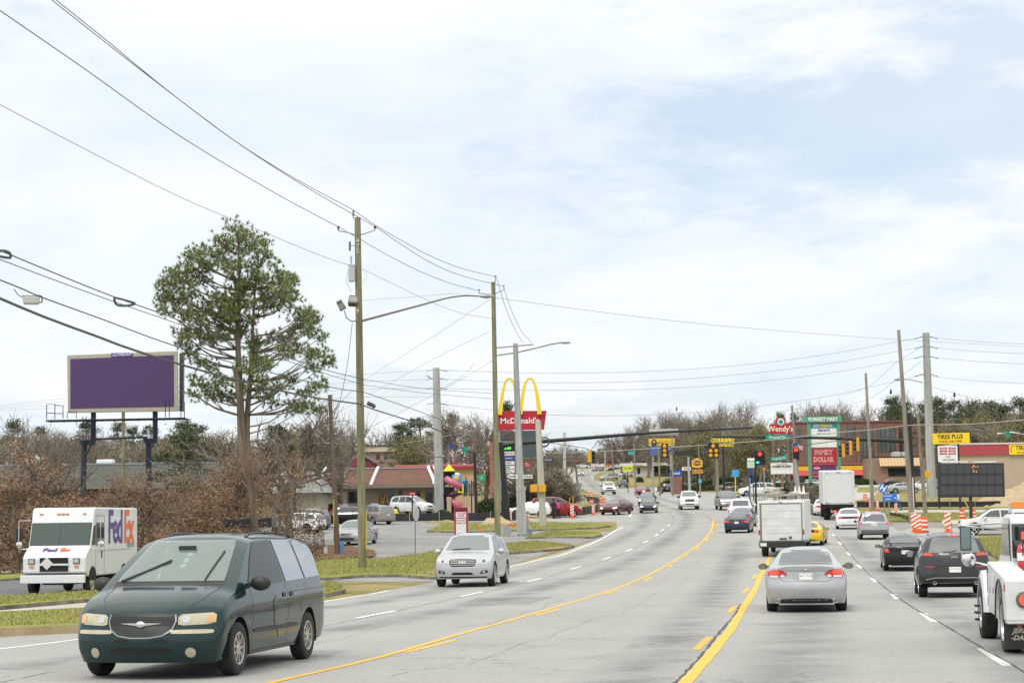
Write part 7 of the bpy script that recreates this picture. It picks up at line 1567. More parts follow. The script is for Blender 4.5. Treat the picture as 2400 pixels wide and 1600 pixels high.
for (px, Y, x0, y0, x1, y1, m_, s_, tm, lab, base) in (
 (1585, 275, 1572, 1100, 1598, 1116.5, sblu, 'Enmark', whtS, 'blue board on a low brick plinth', brk), (1609, 288, 1598.5, 1093.5, 1619, 1102, panelw, 'SALE', sred, 'white board with red script behind the blue one', blackst),
 (1471, 330, 1459.5, 1091, 1483, 1104.5, mat('acid_yellow', (.62, .66, .02), .5), 'TITLE PAWN', inkS, 'acid yellow board with black lettering on the bank', blackst),
 (1349, 640, 1341, 1075, 1357, 1084, sred, 'FUEL', whtS, 'red and white forecourt sign at the road crest', sblu), (1427, 690, 1422, 1087.5, 1431, 1091.5, orng, 'GO', inkS, 'tiny orange sign at the crest', blackst),
 (1394, 700, 1386, 1087, 1403, 1094, whtS, 'PHARMACY', sred, 'white low wall sign at the crest', whtS), (1447, 420, 1441, 1100, 1452, 1107, cream, 'SUB', sred, 'cream board with reddish print low on the bank', blackst),
 (1603, 262, 1637, 1121, 1645, 1132, mat('route_blue', (.05, .25, .38), .5), '6', whtS, 'small route marker under the buffet sign', galv), (1116, 200, 1121, 1112, 1137, 1127, mat('leaf_green', (.02, .35, .16), .5), 'S', whtS, 'green banner with a white swirl behind the signal post', galv),
 (965, 191, 957, 1152, 975, 1161, sred, '11-4', whtS, 'small red hours sign above the white SUV', blackst), (1796, 200, 1789, 1095, 1793, 1103, ambL, '', inkS, 'orange diamond under the red and green signal', galv),
 (1235, 130, 1230, 1196, 1241, 1207, cream, 'TURN', inkS, 'small cream sign at the foot of the concrete lamp pole', orng), (1763, 232, 1756, 1120, 1760, 1126, tq, 'P', whtS, 'tiny blue parking sign in the round hedge', galv),
 (1672+57, 262, 1716, 1100, 1731, 1117, mat('kiosk_blue', (.05, .32, .62), .5), '', whtS, 'bright blue drive-in menu board by the hedge', yel), (1280, 330, 1268, 1072, 1300, 1081, mat('navy_panel', (.03, .04, .10), .5), 'TRAVEL', whtS, 'dark navy board behind the brown shrub', blackst),
 (1240, 260, 1227, 1080, 1246, 1096, sred, 'BK', cream, 'small red board left of the pale concrete pole', blackst)):
 q = board('shop_sign', 'sign board', lab, px, Y); rect(q, x0, y0, x1, y1, m_, 'panel', 0, .2)
 if s_: ltext(q, s_, (x0+x1)/2, (y0+y1)/2, (y1-y0)*.42, tm, -.01, off=.006, sx=min(1.0, (x1-x0)*.9/((y1-y0)*.42*len(s_)*.95)))
 a_, b_ = loc(q, lerp(x0, x1, .3), y1), loc(q, lerp(x0, x1, .7), y1)
 if base in (brk, whtS): MB().box(a_.x-.4, b_.x+.4, .0, .25, -.1, a_.z).obj('plinth', base, q)
 else: MB().cyl(((a_.x+b_.x)/2, .1, -.1), ((a_.x+b_.x)/2, .1, a_.z), .07).obj('post', base if base is not orng else galv, q)
# tyre shop pylon
q = board('shop_sign', 'pylon sign', 'yellow tire shop sign over a white service list, next to the wide concrete pole', 2222, 183)
P = [loc(q, *p) for p in ((2187, 1015.5), (2272, 1013), (2273, 1038), (2188, 1040.5))]; MB().prism([(p.x, p.z) for p in P], 0, .5, 'y').obj('yellow_board', yel, q)
ltext(q, 'TIRES PLUS', 2227, 1023.5, 10, inkS, -.01, off=.014, sx=.86, rot=-1.5); ltext(q, 'TOTAL CAR CARE', 2227, 1034, 4.2, sred, -.01, off=.01, sx=1.08, rot=-1.5)
rect(q, 2199, 1044, 2244, 1082, panelw, 'service_board', .05, .25)
for i in range(3):
 for j, w_ in enumerate(('BRAKES', 'STRUTS', 'OIL', 'TIRES', 'TUNE', 'HOSES')[i*2:i*2+2]):
  x0 = 2202.5+j*20.5; y0 = 1048+i*6.3; rect(q, x0, y0, x0+17.5, y0+4.2, sred, 'service_tag', .03, .03, .01); ltext(q, w_, x0+8.8, y0+2.1, 2.4, whtS, .025)
ltext(q, '19.99', 2222, 1070, 3.6, inkS, .04, off=.004); ltext(q, 'OIL CHANGE', 2224, 1077, 3.6, inkS, .04, off=.004, sx=.9)
for x in (2197.5, 2246.5): p_ = loc(q, x, 1040); MB().box(p_.x-.08, p_.x+.08, .1, .3, -.1, p_.z).obj('post', blackst, q)
# electronic message board
q = board('message_board', 'message board', 'large dark electronic message board on a single post at the right', 2277, 140)
rect(q, 2200, 1084, 2353, 1165.5, mat('board_dark', (.028, .032, .042), .5), 'cabinet', 0, .4, .03)
for r_ in range(3):
 for c2 in range(8):
  x0 = 2204.5+c2*18.3; y0 = 1089+r_*25; rect(q, x0, y0, x0+16, y0+20, mat('led_cell', (.045, .048, .048), .35, coat=.4), 'led_panel', -.03, .03)
for (x, y) in ((2279, 1094.5), (2284.5, 1093), (2291, 1093), (2281.5, 1090.5), (2281.5, 1102), (2281.5, 1104.5), (2288, 1105)): rect(q, x-1, y-1, x+1, y+1, mat('led_amber', (.9, .25, .05), .4, emit=(1, .22, .05), es=1.4), 'lit_dot', -.05, .02)
rect(q, 2206, 1080, 2268, 1083.5, whtS, 'solar_panel', .0, .5); rect(q, 2283, 1080, 2335, 1083.5, whtS, 'solar_panel', .0, .5)
p_ = loc(q, 2276, 1165); MB().box(p_.x-.10, p_.x+.10, .1, .3, -.1, p_.z+.2).obj('post', mat('rust_post', (.05, .025, .02), .7), q); MB().tube([loc(q, 2256, 1165), loc(q, 2270, 1190)], .05, 6).obj('yellow_strut', MATS['guard_yellow'], q)
# hospital signs
q = board('hospital_sign', 'street sign', 'tilted blue H sign above the blue arrow sign', 2069, 141, py=1144); q.rotation_euler.y = R(36)
MB().box(-.30, .30, -.02, .02, -.30, .30).obj('panel', mat('hospital_blue', (.01, .15, .55), .45), q, bevel=.01); text('lettering', 'H', .58, whtS, q, (0, -.03, 0), (R(90), 0, 0), off=.02)
q = board('hospital_sign', 'street sign', 'blue rectangular arrow sign beneath the tilted H sign', 2086, 141); rect(q, 2069, 1156, 2102, 1174.5, MATS['hospital_blue'], 'panel', 0, .04, .02); ltext(q, 'HC POLICE', 2081, 1161.5, 3.2, whtS, -.01, off=.003, sx=.9); ltext(q, 'OFFICE', 2081, 1169.5, 3.2, whtS, -.01, off=.003, sx=.9)
p_ = loc(q, 2098, 1166); MB().prism([(p_.x-.09, p_.z+.02), (p_.x, p_.z+.02), (p_.x, p_.z+.07), (p_.x+.09, p_.z), (p_.x, p_.z-.07), (p_.x, p_.z-.02), (p_.x-.09, p_.z-.02)], -.02, -.005, 'y').obj('arrow', whtS, q)
for x in (2072, 2083): a_ = loc(q, x, 1150); MB().cyl((a_.x, .06, -.1), (a_.x, .06, a_.z), .05, n=8).obj('post', greyw, q)
# sign seen from behind by the lot
q = board('road_sign', 'road sign', 'octagonal sign seen almost edge-on from behind on a thin green post', 972, 96); MB().tube([(0, 0, -.1), loc(q, 974, 1190)], .03, 6).obj('post', mat('sign_post_green', (.22, .24, .18), .6, .3), q)
c_ = loc(q, 975, 1203); oc = MB(); oc.prism([(.38*math.cos(R(22.5+45*i)), .38*math.sin(R(22.5+45*i))) for i in range(8)], -.01, .01, 'y'); o_ = oc.obj('sign_back', mat('sign_alu', (.52, .53, .54), .4, .4), q); o_.location = (c_.x, -.04, c_.z); o_.rotation_euler = (0, 0, R(68))
# ================================================================ buildings
roofred = brick('red_roof_tiles', (.21, .10, .07), (.165, .075, .052), (.10, .045, .035), .28, .22, .03, rough=.7, vnoise=.4); shing = brick('grey_shingles', (.12, .125, .11), (.10, .105, .095), (.07, .07, .065), .5, .16, .02)
stucco = mat('tan_stucco', (.30, .25, .19), .8, var=.06, vs=1); stuccol = mat('light_stucco', (.42, .38, .28), .8, var=.05, vs=1); winG = mat('shop_glass', (.02, .03, .032), .06, ior=1.6); winB = mat('window_dark', (.03, .045, .05), .08, ior=1.6)
def bld(label, px, Y, ang=0): return board('building', 'building', label, px, Y, ang)
def block(q, x0, x1, ytop, ybot, m_, name, d0=0, d1=10, bevel=0):
 a_, b_ = loc(q, x0, ytop), loc(q, x1, ytop); z0 = -.3 if ybot is None else loc(q, x0, ybot).z
 return MB().box(a_.x, b_.x, d0, d1, z0, a_.z).obj(name, m_, q, bevel=bevel)
# long low building behind the brown-leaved trees
q = bld('long low building with a grey shingle roof below the purple billboard', 240, 165)
a_, b_ = loc(q, -160, 1151), loc(q, 520, 1084); MB().prism([(-0.6, a_.z), (1.2, b_.z), (12.5, b_.z), (13, a_.z)], a_.x, b_.x, 'x').obj('roof', shing, q)
MB().box(a_.x, b_.x, 1.15, 1.5, b_.z, b_.z+.16).obj('ridge_flashing', mat('flashing_blue', (.22, .28, .33), .5, .3), q)
MB().box(a_.x+.3, b_.x-.3, 0, 12, -.3, a_.z).obj('wall', brick('dark_brick', (.13, .06, .045), (.10, .045, .035), (.12, .09, .08)), q)
for x, w_ in ((220, .9), (238, .7)): p_ = loc(q, x, 1080); MB().box(p_.x-w_/2, p_.x+w_/2, 3, 4, b_.z, b_.z+.55).obj('roof_vent', whtS, q, bevel=.1)
for x in (50, 62): p_ = loc(q, x, 1070); MB().lathe([(.0, 0), (.3, .05), (.45, .18)], (p_.x, 3, b_.z+.55), 'y', 14).cyl((p_.x, 3, b_.z-.1), (p_.x, 3, b_.z+.55), .04).obj('satellite_dish', whtS, q)
# restaurant
q = bld('restaurant with a red tiled mansard roof and white roof ribs', 880, 197)
RX0, RX1 = 757, 1034
block(q, RX0, RX1, 1142, None, stucco, 'wall', 0, 14)
for d_ in (1,):
 e0, e1 = loc(q, RX0-8, 1146), loc(q, RX1+4, 1100); t_ = loc(q, RX0-2, 1099)
 rf = MB(); x0, x1, z0, z1 = e0.x, e1.x, e0.z+.35, t_.z
 rf.add([(x0, -1.2, z0), (x1, -1.2, z0), (x1-1.6, 1.2, z1), (x0+.5, 1.2, z1), (x0, 15.2, z0), (x1, 15.2, z0), (x1-1.6, 12.8, z1), (x0+.5, 12.8, z1)], [(0, 1, 2, 3), (1, 5, 6, 2), (5, 4, 7, 6), (4, 0, 3, 7), (3, 2, 6, 7)])
 rf.obj('roof', roofred, q)
 MB().box(x0-.05, x1+.05, -1.28, 15.25, z0-.35, z0).obj('fascia', mat('fascia_brown', (.20, .17, .13), .7), q)
 MB().box(x0+.4, x1-1.5, 1.1, 1.4, z1, z1+.12).obj('parapet', mat('parapet_grey', (.35, .37, .38), .6), q)
for x in (760, 812, 884, 1003, 1017):
 dx = .7 if x < 900 else -.9; tp = loc(q, x, 1099); rr_ = MB()
 rr_.tube([(tp.x, 1.35, z1+.15), (tp.x-.02*dx, .9, z1+.02), (tp.x-dx*.55, -.3, lerp(z0, z1, .40)), (tp.x-dx*.75, -1.1, z0+.15), (tp.x-dx*.78, -1.3, z0-.05)], .17, 6); rr_.obj('roof_rib', whtS, q, smooth=50)
hipx = loc(q, 935, 1100); 
for nm, x0, x1, y0, y1, m_ in (('wall_panel', 762, 813, 1150, 1190, stuccol), ('window', 817, 852, 1152, 1178, winG), ('window', 886, 922, 1151, 1192, winG), ('door', 958, 985, 1152, 1197, winG), ('window', 998, 1014, 1152, 1192, winG), ('wall_panel', 985, 997, 1150, 1196, mat('mustard_panel', (.32, .24, .06), .7)), ('wall_recess', 935, 942, 1148, 1200, mat('recess_brown', (.12, .09, .07), .8)), ('poster', 926, 932, 1168, 1177, whtS)):
 f_ = rect(q, x0, y0, x1, y1, m_, nm, -.06, .08)
def mlogo(q, x0, x1, y0, y1, yf, m_):
 mb_ = MB(); w_ = (x1-x0)/2
 for k_ in (0, 1):
  pts = []
  for i in range(13):
   t = -1+2*i/12; a = abs(t); pts.append(loc(q, x0+w_*(k_+.5)+w_*.42*math.copysign(a**.6 if a else 0, t), y0+(y1-y0)*a**1.2)); pts[-1].y = yf
  mb_.tube(pts, .07, 5)
 return mb_.obj('logo', m_, q)
mlogo(q, 883, 911, 1157, 1180, -.12, mat('window_logo_gold', (.55, .25, .02), .5))
MB().box(loc(q, 886, 1160).x, loc(q, 907, 1160).x, -.1, -.07, loc(q, 880, 1176).z, loc(q, 880, 1174.5).z).obj('logo_bar', MATS['window_logo_gold'], q)
block(q, 757, 1034, 1193, None, mat('plinth_tan', (.28, .20, .15), .8), 'plinth', -.12, 0)
# dark red gabled building
q = bld('dark red gabled building just above the restaurant roof', 852, 222)
P = [loc(q, *p) for p in ((806, 1108), (806, 1092), (840, 1068), (853, 1066), (893, 1090), (893, 1108))]; MB().prism([(p.x, p.z) for p in P], 0, 12, 'y').obj('wall', mat('barn_red', (.20, .03, .035), .7, var=.1, vs=1), q)
P = [loc(q, *p) for p in ((850, 1064), (897, 1093), (897, 1096), (850, 1067))]; MB().prism([(p.x, p.z) for p in P], -.4, 12.5, 'y').obj('roof', mat('roof_grey', (.15, .17, .19), .7), q)
# brick office with a portico
q = bld('two-storey pink brick office with a pale cornice and columned portico', 780, 330)
block(q, 560, 966, 1063, None, brkp, 'wall', 0, 25); block(q, 558, 968, 1050, 1063, mat('cornice_cream', (.52, .48, .38), .7), 'cornice', -.5, 25.4); block(q, 557, 969, 1047.5, 1050, mat('roof_edge', (.06, .06, .06), .6), 'roof', -.7, 25.6)
for x in (620, 645, 670, 700, 730, 788, 808, 881, 900, 927, 943):
 w_ = rect(q, x, 1060+4, x+9, 1076, mat('green_window', (.04, .10, .09), .15) if x < 820 else winB, 'window', -.08, .1); a_, b_ = loc(q, x-1, 1064), loc(q, x+10, 1063)
a_ = loc(q, 966, 1062); P = [loc(q, *p) for p in ((964, 1060), (964, 1052), (980, 1033), (996, 1052), (996, 1060))]; MB().prism([(p.x, p.z) for p in P], -6, 2, 'y').obj('portico_gable', mat('gable_stone', (.55, .52, .45), .7), q)
for x in (967, 975, 984, 993): p_ = loc(q, x, 1060); MB().cyl((p_.x, -5.5, -.3), (p_.x, -5.5, p_.z), .30, n=10).obj('column', MATS['gable_stone'], q)
# second fast food building
q = bld('tan building with a long red roof band behind the play tower', 1020, 228)
block(q, 925, 1113, 1100, None, mat('tan_peach', (.50, .34, .19), .8), 'wall', 0, 14); block(q, 923, 1115, 1090, 1100, mat('red_roof_band', (.40, .06, .07), .5, var=.08, vs=.6), 'roof', -.6, 14.5, .15); block(q, 925, 1113, 1100, 1102, mat('gold_trim', (.70, .50, .12), .6), 'trim', -.2, 0)
# grey hipped roof left of the restaurant
q = bld('building with a grey hipped roof left of the restaurant, behind the leaves', 700, 178)
P0, P1 = loc(q, 610, 1156), loc(q, 757, 1100); hp = MB(); x0, x1 = P0.x, P1.x; z0, z1 = P0.z, P1.z
hp.add([(x0, -1, z0), (x1+.6, -1, z0), (x1-1.5, 4, z1), (x0+1.5, 4, z1), (x0, 11, z0), (x1+.6, 11, z0), (x1-1.5, 6, z1), (x0+1.5, 6, z1)], [(0, 1, 2, 3), (1, 5, 6, 2), (5, 4, 7, 6), (4, 0, 3, 7), (3, 2, 6, 7)]); hp.obj('roof', mat('weathered_roof', (.22, .24, .23), .8, var=.2, vs=1.5), q)
MB().box(x0+.8, x1-.2, 0, 10, -.3, z0).obj('wall', stuccol, q)
# far pale shop row
q = bld('long pale flat-roofed shop with a white fascia behind the grass bank', 1540, 520)
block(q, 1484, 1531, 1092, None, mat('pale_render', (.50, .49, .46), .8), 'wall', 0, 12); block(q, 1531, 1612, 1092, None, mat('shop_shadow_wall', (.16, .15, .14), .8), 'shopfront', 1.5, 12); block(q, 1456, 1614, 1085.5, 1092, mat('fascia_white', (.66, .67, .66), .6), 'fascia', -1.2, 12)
block(q, 1594, 1616, 1081, 1085.5, mat('green_roof', (.35, .42, .38), .6), 'roof', -1.4, 10); rect(q, 1494, 1096, 1500, 1110, winG, 'window', -.05, .1)
for i in range(5): rect(q, 1536+i*15, 1094, 1547+i*15, 1106, winG, 'window', 1.42, .1)
for i in range(3): rect(q, 1490+i*0, 1087.5, 1505, 1090, mat('fascia_amber', (.65, .40, .03), .5), 'fascia_sign', -1.25, .05) if i == 0 else None
# brick hospital
q = bld('wide red brick building with tall dark window bays behind the mart pylon', 2060, 450)
block(q, 1857, 2263, 989, None, brk, 'wall', 0, 7); block(q, 1852, 2264, 988, 992, brick('brick_edge', (.19, .06, .045), (.17, .055, .04), (.2, .14, .12)), 'parapet', -.25, 7.3)
wg_ = mat('tall_window', (.10, .11, .105), .1, ior=1.6, var=.4, vs=.5)
for x0, x1, y0, y1 in ((1979, 2007, 1000, 1028), (2015, 2048, 1002, 1060), (2055, 2098, 1000, 1060), (2106, 2116, 1000, 1060), (2192, 2198, 1000, 1060), (2012, 2055, 1062, 1100), (1862, 1880, 1005, 1060)):
 w_ = rect(q, x0, y0, x1, y1, wg_, 'window', -.04, .06)
 for i in range(1, 4): a_, b_ = loc(q, lerp(x0, x1, i/4), y1), loc(q, lerp(x0, x1, i/4), y0); MB().box(a_.x-.06, a_.x+.06, -.09, -.04, a_.z, b_.z).obj('mullion', blackst, w_)
for x in (2009, 2050, 2101, 2118, 2188): a_ = loc(q, x, 995); MB().box(a_.x-.35, a_.x+.35, -.6, 0, -.3, a_.z).obj('pilaster', brk, q)
# yellow band building
q = bld('low building with a bright yellow band over a red awning', 1940, 420)
block(q, 1850, 2022, 1090, None, mat('dark_shopfront', (.10, .055, .05), .7), 'wall', 0, 4); rect(q, 1854, 1090.5, 2021, 1103, mat('band_yellow', (.74, .50, .03), .5, var=.05, vs=.8), 'yellow_band', -.6, .6); block(q, 1850, 2023, 1088.5, 1090.5, mat('band_pink', (.45, .10, .12), .6), 'roof', -.7, 4.2)
a_, b_ = loc(q, 1855, 1103), loc(q, 2020, 1113); MB().prism([(-.6, a_.z), (-2.0, b_.z), (-1.9, b_.z), (-.0, a_.z)], a_.x, b_.x, 'x').obj('awning', mat('awning_red', (.50, .06, .06), .6), q)
for x in (1872, 1895, 1960, 1985, 2003): rect(q, x, 1114, x+14, 1132, winG, 'window', -.05, .06)
for x in (1996,): rect(q, x, 1085, x+22, 1089, whtS, 'roof_unit', 3, 2)
# awning building
q = bld('small brick building with a striped tan awning roof', 2095, 405)
block(q, 2030, 2168, 1072, None, brick('warm_brick', (.30, .16, .11), (.25, .13, .09), (.3, .24, .2)), 'wall', 0, 4)
a_, b_ = loc(q, 2060, 1073), loc(q, 2157, 1091); aw = MB()
n_ = 26
for i in range(n_): aw.cm = i % 2; x0, x1 = lerp(a_.x, b_.x, i/n_), lerp(a_.x, b_.x, (i+1)/n_); aw.prism([(-.1, a_.z), (-1.1, b_.z), (-1.0, b_.z), (.0, a_.z)], x0, x1, 'x')
aw.obj('awning', [mat('awning_tan', (.62, .44, .25), .6), mat('awning_dark_tan', (.48, .33, .18), .6)], q)  # every other stripe is a darker tan
rect(q, 2082, 1096, 2128, 1116, winG, 'window', -.05, .06); rect(q, 2135, 1096, 2158, 1116, winG, 'window', -.05, .06); block(q, 2029, 2169, 1070, 1072, blackst, 'parapet', -.1, 4.1)
for x0, x1 in ((2101, 2117), (2122, 2148)): rect(q, x0, 1057, x1, 1070, mat('hvac_pale', (.55, .57, .56), .5, .2), 'roof_unit', 3, 3, .1)
# tyre shop building
q = bld('tan tire shop building with a red band and a cut-off yellow sign', 2300, 285)
block(q, 2238, 2520, 1042, None, mat('tan_block', (.42, .33, .23), .85, var=.05, vs=.5), 'wall', 0, 9); rect(q, 2246, 1042.5, 2365, 1067, mat('band_red', (.36, .05, .06), .5), 'red_band', -.3, .3); block(q, 2236, 2522, 1038.5, 1042.5, mat('coping_pink', (.62, .50, .48), .6), 'coping', -.35, 9.2)
rect(q, 2364, 1041, 2450, 1065, yel, 'yellow_sign', -.45, .3); ltext(q, 'TIRES PLUS', 2378, 1050, 10, inkS, -.46, ax='LEFT', off=.02, sx=.9); ltext(q, 'TOTAL CAR CARE', 2381, 1061, 4.5, sred, -.46, ax='LEFT', off=.012)
lg = MB(); lg.lathe([(.50, -.47), (.62, -.47)], (loc(q, 2376, 1052).x, 0, loc(q, 2376, 1053).z), 'y', 16, R(100), R(230)); lg.obj('logo', sred, q, fix=False)
# ---- play tower -------------------------------------------------------
q = board('play_tower', 'play structure', 'colourful play tower with a pink spiral slide and yellow cone roof', 1065, 184)
pk = mat('slide_pink', (.50, .12, .20), .35, coat=.4); bp_ = mat('play_blue', (.03, .30, .62), .4, coat=.4); yp_ = mat('play_yellow', (.78, .66, .02), .4)
a_ = loc(q, 1052, 1103); b_ = loc(q, 1052, 1086); MB().lathe([(.60, a_.z), (0, b_.z)], (a_.x, .8, 0), 'z', 4).obj('cone_roof', yp_, q)
sp = []
for i in range(25):
 t = i/24; an = R(200)+t*R(470); c_ = loc(q, 1062+t*8, lerp(1122, 1187, t)); sp.append(Vector((c_.x+.62*math.cos(an), .2+.6*math.sin(an), c_.z)))
MB().tube(sp, .33, 10).obj('spiral_slide', pk, q, smooth=True)
rect(q, 1059, 1112, 1082, 1133, bp_, 'blue_box', -.3, .8, .08); c_ = loc(q, 1070, 1122); MB().sph((c_.x, -.3, c_.z), .33, 14, 8, (1, .6, 1)).obj('dome_window', mat('dome_gold', (.55, .38, .10), .3), q, smooth=True)
c_ = loc(q, 1071, 1112); MB().sph((c_.x, .1, c_.z), .3, 12, 7, (1, 1, .7)).obj('dome_roof', cream, q, smooth=True)
py_ = rect(q, 1073, 1134, 1087, 1155, yp_, 'yellow_panel', -.25, .1, .05); rect(q, 1084, 1123, 1098, 1155, bp_, 'blue_panel', .0, .7, .1); rect(q, 1077, 1139, 1083, 1151, blackst, 'panel_opening', -.28, .03, parent=py_)
for x, y0 in ((1040, 1103), (1064, 1103), (1053, 1118), (1092, 1118), (1105, 1125), (1101, 1132), (1109, 1128), (1088, 1130)):
 p_ = loc(q, x, y0); MB().cyl((p_.x, .5 if x < 1060 else -.2, -.2), (p_.x, .5 if x < 1060 else -.2, p_.z), .055, n=8).obj('frame_post', blackst, q)
for x0, x1, yb_ in ((1048, 1058, 1164), (1088, 1096, 1163), (1100, 1104, 1163), (1107, 1112, 1163)):
 a_, b_ = loc(q, x0, yb_), loc(q, x1, yb_); MB().box(a_.x, b_.x, -.9, -.5, -.2, a_.z).obj('tan_pillar', mat('pillar_tan', (.42, .33, .22), .8), q)
rect(q, 1037, 1157, 1110, 1160, blackst, 'deck', -.3, 1.4); rect(q, 1041, 1104, 1063, 1135, mat('net_dark', (.02, .02, .025), .9), 'netting', .9, .05); rect(q, 1040, 1140, 1062, 1204, MATS['net_dark'], 'netting', .95, .05)
# yellow roof edge fragment left of the tower
c_ = loc(q, 1014, 1095)
# ---- donation box etc ----------------------------------------------------
q = board('donation_box', 'donation box', 'red metal donation box with white text panels by the left verge', 1083, 134)
zb = loc(q, 1083, 1188).z; MB().box(-.55, .40, -.4, .45, 0, zb).obj('body', mat('box_red', (.38, .03, .04), .5, var=.12, vs=2), q, bevel=.02); MB().box(-.50, .36, -.41, -.38, zb-.28, zb-.06).obj('chute', mat('chute_dark', (.14, .01, .015), .6), q)
MB().box(-.42, .28, -.415, -.40, zb-.72, zb-.34).obj('text_panel', panelw, q); MB().box(-.42, .28, -.415, -.40, .12, zb-.78).obj('text_panel', panelw, q)
for s_, z in (('CLOTHES', zb-.45), ('SHOES', zb-.60), ('DROP BOX', zb-.92), ('THANK YOU', zb-1.1)): text('lettering', s_, .14, sred, q, (-.07, -.42, z), (R(90), 0, 0), off=.003)
text('lettering', 'CLOTHES', .22, whtS, q, (.41, 0, zb/2), (R(90), R(90), R(90)), off=.003)
q = board('bin', 'bin', 'small blue plastic tub on the grass right of the red donation box', 1104, 133); MB().lathe([(.001, 0), (.17, 0), (.21, .32), (.19, .32), (.16, .03), (.001, .03)], (0, 0, 0), 'z', 16).obj('tub', mat('tub_blue', (.03, .12, .32), .5), q, smooth=40)
def hydrant(px, Y, label):
 q = board('fire_hydrant', 'fire hydrant', label, px, Y); m_ = mat('hydrant_grey', (.35, .38, .40), .5, .3)
 MB().lathe([(.001, 0), (.17, 0), (.17, .06), (.11, .08), (.11, .46), (.15, .48), (.15, .52), (.12, .56), (.08, .66), (.03, .70), (.03, .75), (.001, .75)], (0, 0, 0), 'z', 16).obj('body', m_, q, smooth=40)
 MB().cyl((-.2, 0, .38), (.2, 0, .38), .05).cyl((0, -.2, .38), (0, 0, .38), .07).obj('outlet', m_, q)
hydrant(1242, 129, 'grey fire hydrant on the grass right of the concrete lamp pole')
q = board('utility_marker', 'marker post', 'short white utility pedestal in the leaf bed', 763, 99); MB().box(-.09, .09, -.09, .09, 0, .62).obj('post', mat('pedestal_white', (.55, .57, .56), .5), q, bevel=.01); MB().box(-.10, .10, -.10, .10, .60, .66).obj('cap', mat('cap_grey', (.3, .32, .33), .5), q)
q = board('trailer', 'trailer', 'low black box trailer behind the minivan roof', 590, 96); a_, b_ = loc(q, 531, 1236), loc(q, 640, 1213); MB().box(a_.x, b_.x, -.6, .8, a_.z, b_.z).obj('box', mat('trailer_black', (.012, .014, .02), .5), q, bevel=.02); MB().box(b_.x, b_.x+.2, -.6, .8, a_.z, b_.z).obj('end_panel', gunm, q)
for x in (-.6, .6): wheel(q, x, -.5, .3, .2, steelM, style='steel', sgn=-1)
q = board('kiosk', 'kiosk', 'narrow dark red upright panel behind the leaning pole', 588, 118); a_, b_ = loc(q, 583, 1205), loc(q, 592, 1155); MB().box(a_.x, b_.x, 0, .2, 0, b_.z).obj('panel', mat('deep_red', (.16, .01, .015), .5), q, bevel=.02)
q = board('monument', 'concrete monument', 'small square concrete monument beside the dark leaning pole', 1354, 205); a_, b_ = loc(q, 1346, 1135), loc(q, 1362, 1135); MB().box(a_.x, b_.x, -.3, .4, 0, a_.z).obj('shaft', MATS['cream_concrete'], q); MB().box(a_.x-.12, b_.x+.12, -.4, .5, a_.z, a_.z+.18).obj('cap', concp, q)
q = board('water_tank', 'barrier', 'white plastic barrier near the orange barrels on the left', 1366, 200); MB().prism([(-.7, 0), (.7, 0), (.45, 1.2), (.1, 1.5), (-.4, 1.5), (-.6, 1.0)], -.3, .3, 'y').obj('shell', mat('sandbag_pale', (.5, .5, .46), .7), q, bevel=.08)
q = board('mower_cover', 'garden ornament', 'small orange and yellow tent-like marker before the restaurant', 918, 186); MB().lathe([(.55, 0), (.48, .35), (.2, .62), (0, .68)], (0, 0, 0), 'z', 12).obj('dome', orng, q, smooth=40); MB().lathe([(.40, 0), (.38, .4), (.2, .75), (0, .8)], (.3, .1, 0), 'z', 12).obj('dome', yel, q, smooth=40)
# ================================================================ vegetation
bark = layered('bark', [(5, 6, .3, .7, (.10, .08, .06), (.20, .17, .13), 'MIX')], rough=.95); barkp = layered('pine_bark', [(5, 6, .3, .7, (.13, .105, .08), (.27, .23, .18), 'MIX')], rough=.95)
def leafmat(name, cols, rough=.7):
 m = bpy.data.materials.new(name); m.use_nodes = True; n, l = m.node_tree.nodes, m.node_tree.links; b = n['Principled BSDF']; b.inputs['Roughness'].default_value = rough
 g_ = n.new('ShaderNodeNewGeometry'); rp = n.new('ShaderNodeValToRGB'); e = rp.color_ramp.elements
 e[0].color = (*cols[0], 1); e[1].color = (*cols[-1], 1)
 for i, c in enumerate(cols[1:-1]): x = e.new((i+1)/(len(cols)-1)); x.color = (*c, 1)
 l.new(g_.outputs['Random Per Island'], rp.inputs[0]); l.new(rp.outputs[0], b.inputs['Base Color'])
 MATS[name] = m; return m
needleM = leafmat('pine_needles', [(.09, .135, .035), (.19, .245, .07), (.13, .175, .05), (.28, .32, .12)])
pineFar = leafmat('far_pine_needles', [(.03, .055, .022), (.06, .09, .035), (.09, .12, .05)])
oakM = leafmat('dry_oak_leaves', [(.17, .09, .045), (.32, .185, .095), (.24, .13, .065), (.42, .27, .15)])
twigM = leafmat('twigs', [(.13, .11, .09), (.22, .19, .155), (.17, .14, .11)]); budM = leafmat('buds', [(.19, .15, .10), (.25, .205, .13), (.215, .18, .10)])
oliveM = leafmat('olive_spring_leaves', [(.13, .12, .05), (.22, .20, .07), (.17, .16, .06)]); hedgeM = leafmat('hedge_leaves', [(.02, .05, .015), (.05, .09, .02), (.035, .06, .02)]); hedgeB = leafmat('hedge_bronze', [(.07, .045, .025), (.13, .10, .04), (.05, .06, .02)])
rg = random.Random(11)
def rv(): 
 while True:
  v = Vector((rg.uniform(-1, 1), rg.uniform(-1, 1), rg.uniform(-1, 1)))
  if .05 < v.length < 1: return v.normalized()
def leafq(mb, p, s, asp=.55, d=None):
 a = d or rv(); b = a.orthogonal().normalized(); b.rotate(Matrix.Rotation(rg.uniform(0, 6.28), 3, a)) if True else None
 a = a*s*.5; b = b*s*asp*.5; mb.add([p-a, p+b, p+a, p-b], [(0, 1, 2, 3)])
